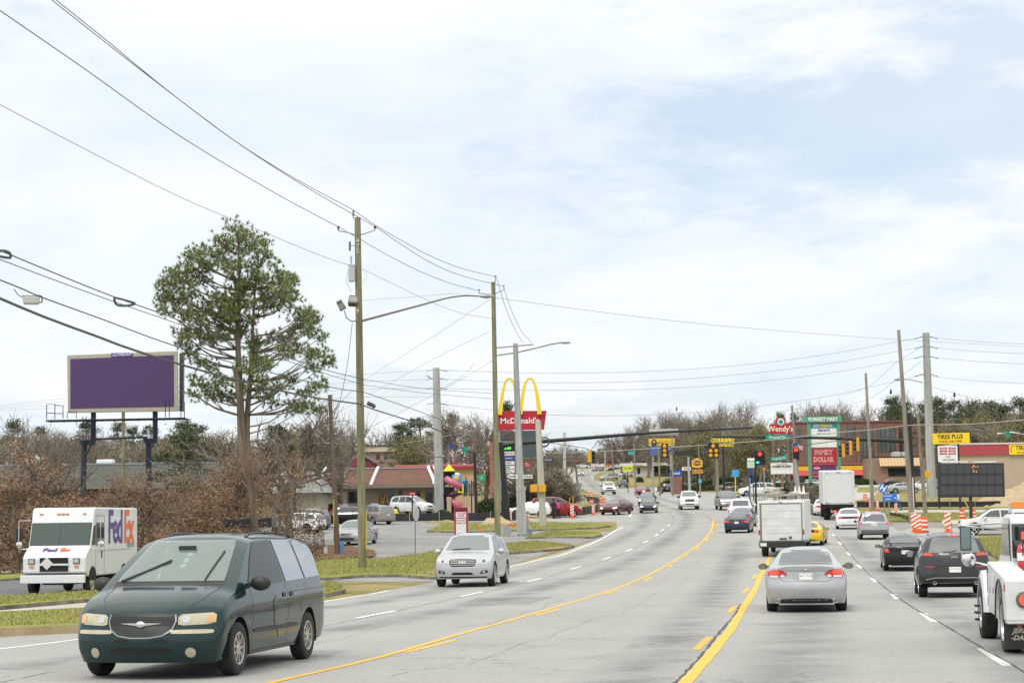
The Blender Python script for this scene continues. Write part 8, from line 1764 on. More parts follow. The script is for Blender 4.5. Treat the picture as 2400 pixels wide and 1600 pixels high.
def grow(mb, tw, p, d, L, r, dep, tips, P):
 n = 3; pts = [p.copy()]; dd = d.copy()
 for i in range(n):
  dd = (dd+rv()*P['wob']+Vector((0, 0, P['up']))).normalized(); pts.append(pts[-1]+dd*L/n)
 (mb if dep > P['thin'] else tw).tube(pts, r, 5 if dep > P['thin'] else 3, r*.62)
 if dep == 0: tips.append((pts[-1], dd)); tips.append((pts[-2], dd)); return
 k = P['k'] if isinstance(P['k'], int) else P['k'][min(dep, len(P['k'])-1)]
 for i in range(k):
  t = lerp(.35, 1, (i+rg.random()*.6)/k); j = min(n-1, int(t*n)); q = pts[j].lerp(pts[j+1], min(1, t*n-j))
  a = dd.orthogonal().normalized(); a.rotate(Matrix.Rotation(rg.uniform(0, 6.283), 3, dd)); ang = R(rg.uniform(*P['ang']))
  nd = (dd*math.cos(ang)+a*math.sin(ang)).normalized()
  grow(mb, tw, q, nd, L*rg.uniform(.62, .82)*P.get('lr', 1), r*.58, dep-1, tips, P)
def mk_tree(name, h, dep, P, lm=None, ln=0, ls=.15, spread=.5, tm=bark, twm=twigM, asp=.55, trunkL=.32, r=None):
 root = empty(name); mb = MB(); tw = MB(); tips = []
 grow(mb, tw, Vector((0, 0, -.3)), Vector((0, 0, 1)), h*trunkL, r or h*.017, dep, tips, P)
 zm = max(t[0].z for t in tips); k = h/zm
 for b_ in (mb, tw): b_.v = [(x*k, y*k, z*k) for x, y, z in b_.v]
 mb.obj('trunk', tm, root, fix=False)
 if lm:
  lf = MB()
  for p, d in tips:
   for i in range(ln): leafq(lf, p*k+rv()*spread*rg.random(), ls*rg.uniform(.6, 1.3), asp)
  o = lf.obj('crown', lm, root, fix=False); tw.obj('twigs', twm, root, fix=False)
 else: tw.obj('crown', twm, root, fix=False)
 later(root); return root
PB = dict(wob=.22, up=.06, thin=2, k=[0, 3, 4, 4, 4, 4], ang=(22, 52))
bare = [mk_tree('bare_tree', 12, 5, PB, trunkL=.27) for _ in range(2)]
bud = mk_tree('budding_tree', 12, 5, PB, budM, 3, .13, .5, trunkL=.25); olive = mk_tree('leafing_tree', 12, 4, dict(PB, k=5), oliveM, 7, .30, .9, trunkL=.25)
oak = mk_tree('oak_tree', 8, 5, dict(wob=.2, up=-.01, thin=2, k=[0, 4, 4, 4, 4, 5], ang=(35, 70)), oakM, 4, .15, .4, trunkL=.42)
oak2 = mk_tree('oak_tree', 8, 5, dict(wob=.2, up=.0, thin=2, k=[0, 4, 4, 4, 5, 5], ang=(30, 75)), oakM, 3, .15, .42, trunkL=.34)
def mk_pine(h, n, name='pine_tree'):
 root = empty(name); MB().tube([(0, 0, -.3), (.1, 0, h*.4), (-.05, .1, h*.75), (0, 0, h*.97)], h*.016, 6, h*.005).obj('trunk', barkp, root, fix=False)
 lf = MB(); br = MB()
 for i in range(n):
  z = h*lerp(.42, .98, rg.random()**.8); w_ = h*.25*(1-((z/h-.42)/.6)**2)+.3; a = rg.uniform(0, 6.28); c = Vector((math.cos(a)*w_*rg.uniform(.3, 1), math.sin(a)*w_*rg.uniform(.3, 1), z))
  br.tube([(0, 0, z-.8), c], .05, 3, .02); rr_ = rg.uniform(.5, 1.1)
  for _ in range(70): leafq(lf, c+Vector((rg.gauss(0, .45), rg.gauss(0, .45), rg.gauss(0, .28)))*rr_, .32, .35)
 lf.obj('crown', pineFar, root, fix=False); br.obj('branches', bark, root, fix=False); later(root); return root
pineA = mk_pine(13, 60); pineB = mk_pine(13, 42)
def mk_shrub(name, w_, d_, h_, m_, n, ls, seed=0, cone=1.0):
 root = empty(name); lf = MB(); 
 for i in range(n):
  v = rv(); v.z = abs(v.z); rr_ = rg.uniform(.72, 1.0)*(1+.12*math.sin(v.x*7+seed)*math.cos(v.y*6+v.z*5)); leafq(lf, Vector((v.x*w_/2*rr_, v.y*d_/2*rr_, v.z*h_*rr_)), ls*rg.uniform(.6, 1.3), .6)
 lf.obj('leaves', m_, root, fix=False); st_ = MB()
 for i in range(6): st_.tube([(rg.uniform(-.1, .1), 0, -.1), (rg.uniform(-.3, .3)*w_, rg.uniform(-.2, .2)*d_, h_*.8)], .03, 4, .01)
 st_.obj('stems', bark, root, fix=False); later(root); return root
bsh = mk_tree('bare_shrub', 5, 4, dict(wob=.12, up=.03, thin=3, k=[0, 3, 4, 5, 12], ang=(8, 34)), budM, 3, .13, .3, trunkL=.12, r=.1)
USED = set()
def put(src, px, ytop, Y, label, cat='tree', group=None, sx=1.0, rz=None, h0=12):
 b_ = base_at(px, Y); top = at(px, ytop, Y).z; s_ = max(.3, (top-b_.z)/h0)
 o = src if src.name not in USED else copy_tree(src)
 USED.add(src.name)
 o.matrix_world = Matrix.Translation(b_) @ Matrix.Rotation(rz if rz is not None else rg.uniform(0, 6.28), 4, 'Z') @ Matrix.Diagonal((s_*sx, s_*sx, s_, 1))
 for k_ in ('label', 'group'):
  if k_ in o: del o[k_]
 return tag(o, label, cat, group)
# foreground oaks with dry leaves
put(oak, 45, 1040, 86, 'brown-leaved oak at the left edge behind the delivery van', h0=8, sx=1.1, rz=.4)
put(oak2, 340, 1062, 96, 'brown-leaved oak under the right end of the purple billboard', h0=8, sx=.9, rz=1.2)
put(oak2, 570, 1000, 104, 'large brown-leaved oak tangled around the foot of the big pine', h0=8, sx=.72, rz=2.5)
put(oak, 490, 1110, 100, 'low brown-leaved oak between billboard post and leaning pole', h0=8, sx=1.25, rz=2.0)
put(oak, 170, 1185, 100, 'low brown oak thicket behind the delivery van roof', h0=8, sx=2.0, rz=5.0)
put(oak2, 30, 1150, 98, 'dense low brown oak at the extreme left edge', h0=8, sx=1.9, rz=3.6)
put(pineA, 430, 1010, 135, 'low dark pine behind the brown oaks, right of the billboard posts', sx=1.5, h0=13)
put(pineB, 655, 985, 120, 'low spreading dark pine behind the leaning brown pole', sx=1.0, h0=13)
put(bare[0], 680, 925, 112, 'bare spreading tree reaching right from the big pine', sx=1.1)
put(bare[1], 62, 960, 100, 'thin bare treetop rising above the left oak', sx=.8)
put(bare[1], 805, 955, 190, 'thin bare tree behind the short pole with the tilted floodlight', sx=1.0)
# the big pine, limb by limb
hp_ = board('pine_tree', 'tree', 'big tall pine towering right of the purple billboard', 572, 114); KZ = 1/3.135
def zp(x, y, dy=0): v = loc(hp_, 350+x*KZ, 500+y*KZ); v.y += dy; return v
tr_ = MB(); T1 = [(700, 2250), (680, 1700), (662, 1240), (652, 1000), (655, 800), (660, 500), (655, 300), (655, 150)]; T1p = smoothpts([zp(*t) for t in T1], .5)
tr_.tube(T1p, .34, 9, .05); T2p = smoothpts([zp(*t, .3) for t in ((720, 2250), (712, 1568), (735, 1240), (752, 900), (765, 640), (790, 400))], .5); tr_.tube(T2p, .26, 8, .04); tr_.obj('trunk', barkp, hp_, fix=False)
CL = "640,160,60 710,170,55 500,190,35 560,230,45 660,240,60 800,200,50 860,270,55 790,310,50 880,340,35 420,270,45 330,320,35 480,300,50 400,340,55 560,320,45 290,420,35 370,420,50 460,400,50 160,460,40 230,470,50 120,530,40 200,560,50 300,520,55 390,500,45 100,630,35 170,650,55 260,640,55 340,600,40 130,740,35 220,740,50 320,730,55 420,700,50 500,690,50 380,800,45 470,790,50 560,780,50 240,880,35 320,870,50 400,880,45 240,960,35 330,950,45 430,930,40 540,900,45 300,1040,30 390,1100,35 480,1120,35 650,560,55 700,560,50 650,640,50 690,640,40 750,520,50 800,500,50 870,500,50 930,430,40 1020,470,40 1070,500,30 960,520,50 850,580,50 930,600,50 1020,590,50 1070,630,35 1000,660,45 900,680,45 800,690,45 1150,720,45 1190,760,40 1100,790,50 1230,820,35 1180,870,45 1240,890,30 1080,860,45 1000,870,45 900,900,45 980,960,40 1080,980,35 800,960,50 740,960,50 760,1050,50 800,1100,50 700,1140,45 760,1170,45 900,1130,40 1000,1030,35 1300,1040,35 1230,1060,40 1180,1050,35 1300,1090,25 1200,1140,30 1290,1280,35 1200,1290,35 1100,1300,30 370,1250,35 430,1280,45 500,1300,40 360,1340,30 460,1360,35 600,420,45 620,480,45 700,400,40 760,420,35 870,1230,40 960,1290,45 1050,1220,35 900,1380,50 1040,1420,60 1150,1420,50 1230,1430,40 820,1290,40 540,1230,45 580,1330,50 700,1270,50 600,640,50 560,720,45 640,760,50 720,760,50 600,860,50 690,860,45 520,620,40"
nd_ = MB(); lb = MB()
for c in CL.split():
 x, y, r_ = map(float, c.split(','))
 for rep in range(2):
  dy = rg.uniform(-2.6, 2.6)*(1 if rep else .5); c_ = zp(x+rg.uniform(-12, 12), y+rg.uniform(-12, 12), dy); R_ = r_*KZ*114/4500*rg.uniform(.95, 1.4)
  if rep == 0 or rg.random() < .5:
   tp = T1p if x < 720 else T2p; q = min(tp, key=lambda t: (t-c_-Vector((0, -dy, -.35*abs(c_.x-t.x)-.4))).length); mid = q.lerp(c_, .55)+Vector((0, 0, -.12*abs(c_.x-q.x)))+rv()*.15
   lb.tube(smoothpts([q, mid, c_], .6), .055+.02*rg.random(), 4, .018)
  for _ in range(int(10+R_*R_*56)):
   t_ = c_+Vector((rg.gauss(0, .5), rg.gauss(0, .5), rg.gauss(0, .38)))*R_*1.25; lb.tube([c_, t_], .012, 3, .006); up = (t_-c_).normalized()+Vector((0, 0, .4))
   for k_ in range(13):
    d = (up+rv()*.95).normalized(); L = rg.uniform(.18, .34); s_ = d.orthogonal().normalized()*.024; nd_.add([t_-s_, t_+s_, t_+d*L], [(0, 1, 2)])
nd_.obj('needles', needleM, hp_, fix=False); lb.obj('branches', barkp, hp_, fix=False)
KID[hp_.name] = []
# tree line, left to right
TL = [(bud, -30, 1002, 250, 1.3), (pineA, 30, 982, 300, .9), (bud, 75, 1008, 240, 1.2), (pineB, 95, 992, 290, .8), (bare[0], 150, 1000, 230, 1.2), (bud, 165, 1003, 262, 1.4), (pineA, 205, 983, 310, 1.0), (bud, 235, 1010, 245, 1.3), (pineB, 275, 982, 320, .8), (bare[1], 250, 998, 300, 1.1), (pineA, 310, 998, 320, .8), (bud, 335, 1015, 250, 1.3), (pineB, 352, 990, 300, .9),
  (olive, 400, 1005, 255, 1.4), (pineA, 430, 984, 290, 1.1), (pineB, 462, 986, 290, 1.0), (bud, 480, 1000, 240, 1.3), (olive, 530, 1010, 245, 1.3), (bud, 620, 1003, 235, 1.3), (olive, 690, 992, 270, 1.2), (olive, 745, 990, 290, 1.0), (bud, 780, 1003, 280, 1.2), (bare[0], 885, 1005, 350, 1.0), (bare[1], 915, 990, 360, 1.0), (pineA, 945, 990, 290, 1.2), (pineB, 985, 972, 280, 1.3), (olive, 1010, 1010, 270, 1.0), (pineA, 1045, 1012, 300, 1.1), (pineB, 1062, 962, 330, .6),
  (bud, 1095, 950, 245, 1.15), (bare[0], 1140, 957, 250, 1.1), (pineA, 1193, 940, 330, .7), (bare[1], 1215, 1000, 300, 1.0), (bare[0], 1305, 1028, 380, 1.1), (bud, 1335, 1040, 420, 1.2), (bare[1], 1280, 1040, 400, 1.2), (bare[0], 1375, 1045, 860, 2.0), (bud, 1415, 1052, 880, 2.0), (bare[1], 1450, 1030, 800, 1.5), (bud, 1330, 1052, 900, 1.8), (bud, 1250, 1050, 500, 1.2), (bare[0], 1460, 1012, 560, 1.2),
  (bare[0], 1500, 972, 560, 1.2), (bare[1], 1545, 965, 540, 1.1), (bare[1], 1575, 952, 560, 1.0), (bud, 1600, 960, 540, .9), (bare[0], 1645, 933, 420, .9), (bare[1], 1690, 940, 400, .8), (bud, 1715, 936, 380, .9), (bare[0], 1745, 945, 360, .9), (olive, 1785, 985, 330, .8), (bud, 1755, 975, 340, 1.0), (bare[1], 1520, 990, 500, 1.3), (bud, 1560, 1000, 600, 1.4), (bud, 1640, 975, 440, 1.1), (olive, 1680, 1000, 360, 1.1), (bud, 1610, 1000, 400, 1.1), (pineA, 1585, 1040, 420, 1.1), (olive, 1730, 1010, 320, 1.0), (pineA, 1835, 965, 380, .6), (pineB, 1868, 962, 380, .6),
  (pineB, 1660, 985, 420, 1.1), (pineA, 1560, 1005, 560, 1.6), (bare[1], 1905, 932, 380, .9), (bare[0], 1950, 928, 390, .9), (bud, 1925, 940, 400, 1.0), (bare[1], 1980, 935, 400, .8), (bare[0], 2065, 915, 380, .9), (bare[1], 2035, 940, 400, .8), (pineA, 2100, 928, 370, .9), (pineB, 2130, 935, 370, .7), (bare[0], 2160, 915, 380, .8), (pineA, 2205, 930, 360, .9), (pineB, 2245, 932, 360, 1.0), (bare[1], 2225, 918, 370, .8), (bud, 2300, 925, 330, .9), (pineA, 2290, 940, 330, 1.0), (pineB, 2335, 932, 320, 1.1), (bud, 2365, 940, 300, 1.0), (pineA, 2400, 930, 330, 1.1), (pineA, 2180, 940, 300, 1.2), (pineB, 2275, 950, 280, 1.3), (pineA, 2350, 945, 275, 1.3), (pineB, 2110, 945, 340, 1.1), (olive, 2300, 962, 262, 1.1), (bud, 2350, 968, 255, 1.2), (olive, 2400, 975, 250, 1.2), (bud, 2265, 978, 290, 1.0), (bare[0], 2330, 920, 340, .9), (bud, 2430, 950, 260, 1.3)]
KN = {'bare_tree': 'bare grey tree', 'budding_tree': 'budding tan tree', 'pine_tree': 'dark green pine', 'leafing_tree': 'olive leafing tree'}
def where(px):
 for lim, t in ((60, 'at the far left edge'), (160, 'left of the purple billboard'), (300, 'behind the left half of the purple billboard'), (420, 'behind the right half of the purple billboard'), (640, 'behind the big pine'), (830, 'above the pink brick office, left'), (960, 'right of the mossy pole above the office gable'), (1060, 'around the thick concrete pole by the play tower'), (1200, 'left of the arches sign'), (1350, 'behind the brown shrub beyond the pale steel pole'), (1470, 'beyond the crest of the road'),
       (1600, 'above the yellow billboard'), (1700, 'above the five-lamp signal'), (1800, 'between mast arm tip and cream-lettered sign'), (1890, 'beside the slim crossarm pole'), (2000, 'above the green mart header'), (2120, 'around the tall bare grey pole'), (2270, 'right of the wide concrete pole'), (9999, 'above the tire shop building')):
  if px < lim: return t
LB = {}
for src, px, yt, Y, sx in TL:
 kind = src.name.split('.')[0]; key = (KN[kind], where(px)); LB.setdefault(key, []).append(px)
ORD = ['leftmost', 'second', 'third', 'fourth', 'fifth', 'sixth', 'seventh', 'eighth']
for src, px, yt, Y, sx in TL:
 key = (KN[src.name.split('.')[0]], where(px)); v = sorted(LB[key]); lab = key[0]+' '+key[1] if len(v) == 1 else ORD[v.index(px)]+' '+key[0]+' '+key[1]
 Y += 0 if px < 1850 else (140 if px < 2270 else 90)
 put(src, px, yt, Y, lab, 'tree', 'trees along the skyline', sx, h0=13 if 'pine' in src.name else 12)
# shrubs and hedges
put(bsh, 1262, 1085, 196, 'tall brown twiggy shrub behind the pale concrete pole', 'shrub', 'brown shrubs', 1.7, h0=5)
put(bsh, 1305, 1092, 200, 'widest brown twiggy shrub behind the red SUV', 'shrub', 'brown shrubs', 1.5, h0=5)
put(bsh, 1322, 1118, 198, 'rightmost brown twiggy shrub behind the red SUV', 'shrub', 'brown shrubs', 1.5, h0=5)
put(bsh, 1868, 1122, 176, 'brown twiggy shrub left of the big white truck', 'shrub', 'brown shrubs', 1.3, h0=5)
def shrub(m_, px, ytop, Y, w_, lab, cat='shrub', n=2200, ls=.16, d_=1.6, nm='shrub', grp='evergreen shrubs and hedges'):
 b_ = base_at(px, Y); h_ = at(px, ytop, Y).z-b_.z; q = mk_shrub(nm, w_, d_, h_, m_, int(n*max(1.3, w_/1.8)), ls*1.3); q.location = b_; tag(q, lab, cat, grp)
for a_ in ((hedgeM, 1150, 1168, 192, 3.6, 'dark evergreen bush left of the left black mast foot'), (hedgeM, 1196, 1160, 194, 2.6, 'round evergreen bush behind the concrete lamp pole'), (hedgeM, 1240, 1148, 202, 5.5, 'wide evergreen hedge behind the two white parked cars'), (hedgeM, 1330, 1165, 206, 3.0, 'evergreen bush beside the concrete monument'),
     (hedgeM, 1850, 1128, 178, 2.2, 'left dark bush at the foot of the red-signal posts'), (hedgeM, 1900, 1130, 178, 2.4, 'right dark bush touching the big white truck'), (hedgeM, 1466, 1118, 460, 2.0, 'small round shrub on the grass bank, left one'), (hedgeM, 1500, 1117, 450, 2.2, 'small round shrub on the grass bank, right one'),
     (hedgeM, 1038, 1195, 180, 1.6, 'small low bush under the play tower'), (hedgeM, 1575, 1120, 350, 5.5, 'loose shrub left of the buffet sign'), (hedgeM, 1765, 1109, 372, 8.5, 'tall round clipped hedge behind the red and green signal')): shrub(*a_)
for a_ in ((hedgeB, 1618, 1137, 345, 7.2, 'low bronze clipped hedge beside the junction, left stretch'), (hedgeB, 1660, 1137, 348, 4.5, 'low bronze clipped hedge beside the junction, right stretch'), (hedgeM, 1700, 1119, 375, 13, 'long clipped hedge below the yellow letter-box sign'), (hedgeM, 1835, 1131, 375, 12, 'low clipped hedge under the white reader board'), (hedgeM, 2020, 1121, 398, 7, 'dark clipped hedge left of the awning building')): shrub(*a_, cat='hedge', nm='hedge')
# woods that read as one mass
wd = MB(); 
def mass(x0, x1, yt0, yt1, Y0, Y1, n, s_=.8):
 for _ in range(n):
  px = rg.uniform(x0, x1); Y = rg.uniform(Y0, Y1); t = (px-x0)/(x1-x0); top = at(px, lerp(yt0, yt1, t)+6*math.sin(px*.11)+4*math.sin(px*.37), Y).z; b_ = base_at(px, Y); leafq(wd, Vector((b_.x, Y, lerp(b_.z, top, rg.random()**1.15))), rg.uniform(.4, 1)*s_, .4)
mass(-60, 560, 1030, 1035, 300, 335, 9000); mass(560, 960, 1040, 1045, 345, 375, 5000, .9); mass(1090, 1250, 1030, 1055, 300, 330, 3000, .8); mass(1230, 1480, 1062, 1060, 900, 960, 5200, 2.2); mass(1225, 1330, 1058, 1062, 420, 450, 2500, 1.0); mass(1465, 1660, 1025, 1000, 620, 680, 7000, 1.6); mass(1600, 1860, 1040, 1020, 400, 450, 8000, 1.1); mass(2230, 2600, 985, 985, 400, 440, 7000, 1.1)
tag(wd.obj('woodland', leafmat('woodland_mass', [(.055, .05, .035), (.12, .10, .065), (.09, .085, .045), (.05, .065, .03)]), None, fix=False), 'brown and olive woods filling the distance behind the buildings', 'woods', None, 'stuff')
# brush and ivy along the left lot edge
br_ = MB()
for _ in range(17000):
 px = rg.uniform(-60, 640) if rg.random() < .8 else rg.uniform(640, 760); Y = rg.uniform(84, 100)+max(0, (px-300)*.02); b_ = base_at(px, Y); leafq(br_, b_+Vector((0, 0, .03+rg.random()**2.4*2.4)), rg.uniform(.08, .2), .5)
tag(br_.obj('undergrowth', leafmat('brush', [(.09, .06, .035), (.20, .13, .075), (.13, .10, .06)]), None, fix=False), 'dry brown undergrowth below the oaks behind the delivery van', 'undergrowth', None, 'stuff')
# grass blades on the near verges
gb = MB()
def blades(poly, n, h_, off):
 P = [gp(*p) for p in poly]; x0, x1 = min(p.x for p in P), max(p.x for p in P); y0, y1 = min(p.y for p in P), max(p.y for p in P); c = 0; k = 0
 while c < n and k < n*12:
  k += 1; x, y = rg.uniform(x0, x1), rg.uniform(y0, y1); ins = False; j = len(P)-1
  for i in range(len(P)):
   if (P[i].y > y) != (P[j].y > y) and x < (P[j].x-P[i].x)*(y-P[i].y)/(P[j].y-P[i].y)+P[i].x: ins = not ins
   j = i
  if ins:
   c += 1; b_ = Vector((x, y, zt(y)+off-.01)); a = rg.uniform(0, 6.28); s_ = Vector((math.cos(a), math.sin(a), 0))*rg.uniform(.012, .03); gb.add([b_-s_, b_+s_, b_+Vector((rg.uniform(-.05, .05), rg.uniform(-.05, .05), h_*rg.uniform(.4, 1.2)))], [(0, 1, 2)])
blades([(0, 1450), (250, 1437), (430, 1423), (440, 1428), (330, 1455), (195, 1478), (0, 1486)], 9000, .05, .16); blades([(-50, 1408), (120, 1398), (280, 1384), (430, 1370), (480, 1392), (200, 1411), (-50, 1430)], 9000, .07, .12)
blades([(740, 1392), (770, 1371), (790, 1377), (805, 1390), (765, 1398)], 900, .12, .14); blades([(640, 1330), (760, 1312), (900, 1313), (985, 1302), (1030, 1292), (1110, 1282), (1060, 1335), (1018, 1352), (851, 1350), (766, 1355)], 14000, .09, .12)
blades([(1150, 1282), (1258, 1272), (1345, 1283), (1205, 1299)], 3500, .12, .13); blades([(1000, 1247), (1040, 1229), (1290, 1226), (1430, 1234), (1290, 1243)], 5000, .16, .13); blades([(1232, 1263), (1290, 1248), (1411, 1253), (1311, 1260)], 2500, .14, .13)
blades([(2320, 1300), (2262, 1283), (2275, 1268), (2400, 1264), (2420, 1350)], 5000, .2, .12); blades([(2015, 1217), (2060, 1207), (2300, 1204), (2240, 1221), (2100, 1221)], 4000, .2, .12)
tag(gb.obj('grass', leafmat('grass_blades', [(.17, .20, .035), (.29, .30, .07), (.42, .37, .17), (.24, .26, .05)]), None, fix=False), 'short patchy grass on the roadside verges', 'grass', None, 'stuff')
# ================================================================ road works clutter
orgP = mat('barrel_orange', (.72, .11, .02), .5); refw = mat('reflective_white', (.75, .75, .72), .4)
BR = empty('traffic_barrel'); MB().lathe([(.001, 0), (.30, 0), (.30, .06), (.27, .07), (.265, .35), (.25, .36), (.245, .62), (.23, .63), (.225, .90), (.20, .92), (.19, 1.0), (.001, 1.0)], (0, 0, 0), 'z', 18).obj('drum', orgP, BR, smooth=35)
for z, r_ in ((.20, .270), (.50, .252), (.76, .234)): MB().lathe([(r_, z-.05), (r_, z+.05)], (0, 0, 0), 'z', 18).obj('reflective_band', refw, BR, fix=False)
MB().lathe([(.33, 0), (.33, .05), (.27, .06)], (0, 0, 0), 'z', 18).obj('rubber_base', trimM, BR)
PN = empty('channelizer'); MB().box(-.15, .15, -.02, .02, .22, 1.05).obj('panel', refw, PN, bevel=.01)
for i in range(4):
 z = .27+i*.22; MB().prism([(-.15, z-.03), (.15, z+.12), (.15, z+.22 if i < 3 else z+.12), (-.15, z+.07)], -.027, -.02, 'y').obj('orange_stripe', orgP, PN)
MB().box(-.2, .2, -.2, .2, 0, .10).box(-.12, .12, -.1, .1, .1, .25).obj('base', orgP, PN)
for o_ in (BR, PN): later(o_)
def drop(src, px, py, label, cat, group, s_=1, rz=0, tilt=0):
 o = src if src.name not in USED else copy_tree(src); USED.add(src.name); p = gp(px, py)
 o.matrix_world = Matrix.Translation(p+Vector((0, 0, .02))) @ Matrix.Rotation(R(rz), 4, 'Z') @ Matrix.Rotation(R(tilt), 4, 'Y') @ Matrix.Scale(s_, 4); return tag(o, label, cat, group)
GB = 'orange construction barrels'
for px, py, l_ in ((2166, 1248, 'full orange and white barrel standing nearest, right of the two striped panels'), (2256, 1224, 'low orange barrel behind the striped panel, left one'), (2281, 1224, 'low orange barrel behind the white crossover nose'), (1375, 1172, 'orange barrel lying furthest up the left silt fence, left of a pair'), (1387, 1171, 'orange barrel furthest up the left silt fence, right of a pair'),
       (1409, 1183, 'upper orange barrel left of the maroon saloon'), (1416, 1190, 'middle orange barrel left of the maroon saloon'), (1411, 1199, 'lowest orange barrel left of the maroon saloon'), (1387, 1192, 'orange barrel inside the curved left silt fence'), (2028, 1180, 'orange barrel by the foot of the thin dark pole')): drop(BR, px, py, l_, 'traffic barrel', GB)
for px, py, l_, s_ in ((2145, 1247, 'left of two overlapping striped panels beside the full barrel', 1.2), (2153, 1250, 'right of two overlapping striped panels beside the full barrel', 1.15), (2222, 1251, 'tall striped panel left of the white crossover', 1.3), (2041, 1196, 'leftmost small striped panel by the thin dark pole', .9), (2057, 1197, 'middle small striped panel under the H sign', .9), (2101, 1207, 'small striped panel below the walking person', .95),
       (1341, 1214, 'striped panel in front of the left silt fence', 1.1), (1390, 1207, 'thin striped marker at the curved end of the left silt fence', .9), (1196, 1224, 'orange striped marker beside the left black mast foot', 1.0), (1236, 1222, 'orange marker behind the grey fire hydrant', .9)): drop(PN, px, py, l_, 'channelizer', 'striped channelizing panels', s_, rg.uniform(-15, 15), rg.uniform(-4, 4))
siltM = mat('silt_fabric', (.022, .022, .026), .75, var=.4, vs=1.2)
def silt(pts, h_, label):
 P = smoothpts([gp(*p) for p in pts], 1.1); q = empty('silt_fence', P[0], 0, label, 'fence', 'black silt fences'); fb = MB(); v = []
 for i, p in enumerate(P):
  r_ = p-P[0]; w_ = .05*math.sin(i*1.9); v += [(r_.x, r_.y+w_, r_.z-.05), (r_.x, r_.y+w_*.4, r_.z+h_*(1-.08*abs(math.sin(i*.8))))]
 fb.add(v, [(2*i, 2*i+2, 2*i+3, 2*i+1) for i in range(len(P)-1)]); f_ = fb.obj('fabric', siltM, q, fix=False); so_ = f_.modifiers.new('thick', 'SOLIDIFY'); so_.thickness = .02
 for i in range(0, len(P), 2): r_ = P[i]-P[0]; MB().box(r_.x-.03, r_.x+.03, r_.y-.09, r_.y-.03, r_.z-.05, r_.z+h_+.08).obj('stake', MATS['timber_arm'], q)
silt([(884, 1222), (960, 1221), (1064, 1220), (1150, 1220), (1210, 1219)], .75, 'long black silt fence in front of the restaurant')
silt([(1279, 1209), (1330, 1209), (1370, 1206), (1400, 1199), (1408, 1190), (1404, 1184)], .8, 'black silt fence curving beside the orange barrels on the left')
silt([(1356, 1174), (1385, 1178), (1407, 1181)], .8, 'short upper black silt fence below the concrete monument')
silt([(2008, 1188), (2100, 1189), (2200, 1189), (2345, 1188)], .62, 'long black silt fence below the electronic message board')
silt([(2086, 1212), (2110, 1216), (2135, 1224)], .45, 'short sagging black silt fence at the foot of the tall bare pole')
# dirt mounds
def mound(px, py, w_, d_, h_, m_, label):
 q = MB(); n_ = 14; 
 for j in range(n_+1):
  for i in range(n_+1):
   x, y = -1+2*i/n_, -1+2*j/n_; f_ = max(0, 1-(x*x+y*y))**.8; q.v.append((x*w_/2, y*d_/2, h_*f_*(1+.3*math.sin(x*9+y*5)*math.cos(y*7))-.05))
 for j in range(n_):
  for i in range(n_): a_ = j*(n_+1)+i; q.f.append((a_, a_+1, a_+n_+2, a_+n_+1)); q.mi.append(0)
 o = q.obj('dirt_mound', m_, None, smooth=True, fix=False); o.location = gp(px, py); o['kind'] = 'structure'
sandm = mat('pale_sand', (.44, .35, .22), .95, var=.15, vs=2, bump=.6, bs=6); mxd = mat('grassy_dirt', (.26, .22, .10), .95, var=.35, vs=2.5, bump=.8, bs=8)
mound(2385, 1186, 9, 6, 1.9, sandm, ''); mound(2130, 1178, 16, 4, .7, mxd, ''); mound(2230, 1180, 14, 4, .8, mxd, ''); mound(2320, 1184, 6, 4, 1.0, mxd, ''); mound(1165, 1231, 3.0, 1.6, .7, sandm, ''); mound(1360, 1197, 6, 4, .9, mxd, ''); mound(1040, 1226, 4, 2, .3, mxd, ''); mound(1260, 1203, 7, 2, .4, mxd, ''); mound(1190, 1212, 6, 2, .4, sandm, '')
q = board('barricade', 'barricade', 'long white plank barricade in front of the message board post', 2255, 124); MB().box(-1.3, 1.2, -.03, .0, .62, .85).obj('plank', cream, q); MB().box(-.2, 1.1, .1, .13, .10, .30).obj('plank', cream, q)
for x in (-1.0, .9): MB().box(x-.05, x+.05, 0, .08, 0, .98).obj('leg', cream, q)
q = board('pipe_bundle', 'pipe', 'bright orange conduit sticking up out of the dirt by the mossy pole', 1150, 122); MB().tube(smoothpts([Vector((-.9, 0, 1.05)), Vector((-.6, 0, .6)), Vector((.0, -.1, .25)), Vector((.5, -.1, .05))], .15), .035, 6).obj('conduit', orgP, q)
MB().tube([(-.6, -.3, .12), (.1, -.3, .16), (.5, -.2, .3)], .03, 6).obj('conduit', orgP, q)
for px, Y, h_, l_ in ((1334, 196, 1.5, 'left yellow bollard pole by the brown shrubs'), (1342, 196, 1.6, 'right yellow bollard pole by the brown shrubs')): q = board('marker_pole', 'marker post', l_, px, Y, group='yellow marker poles'); MB().cyl((0, 0, 0), (.08, 0, h_), .06).obj('tube', MATS['guard_yellow'], q)
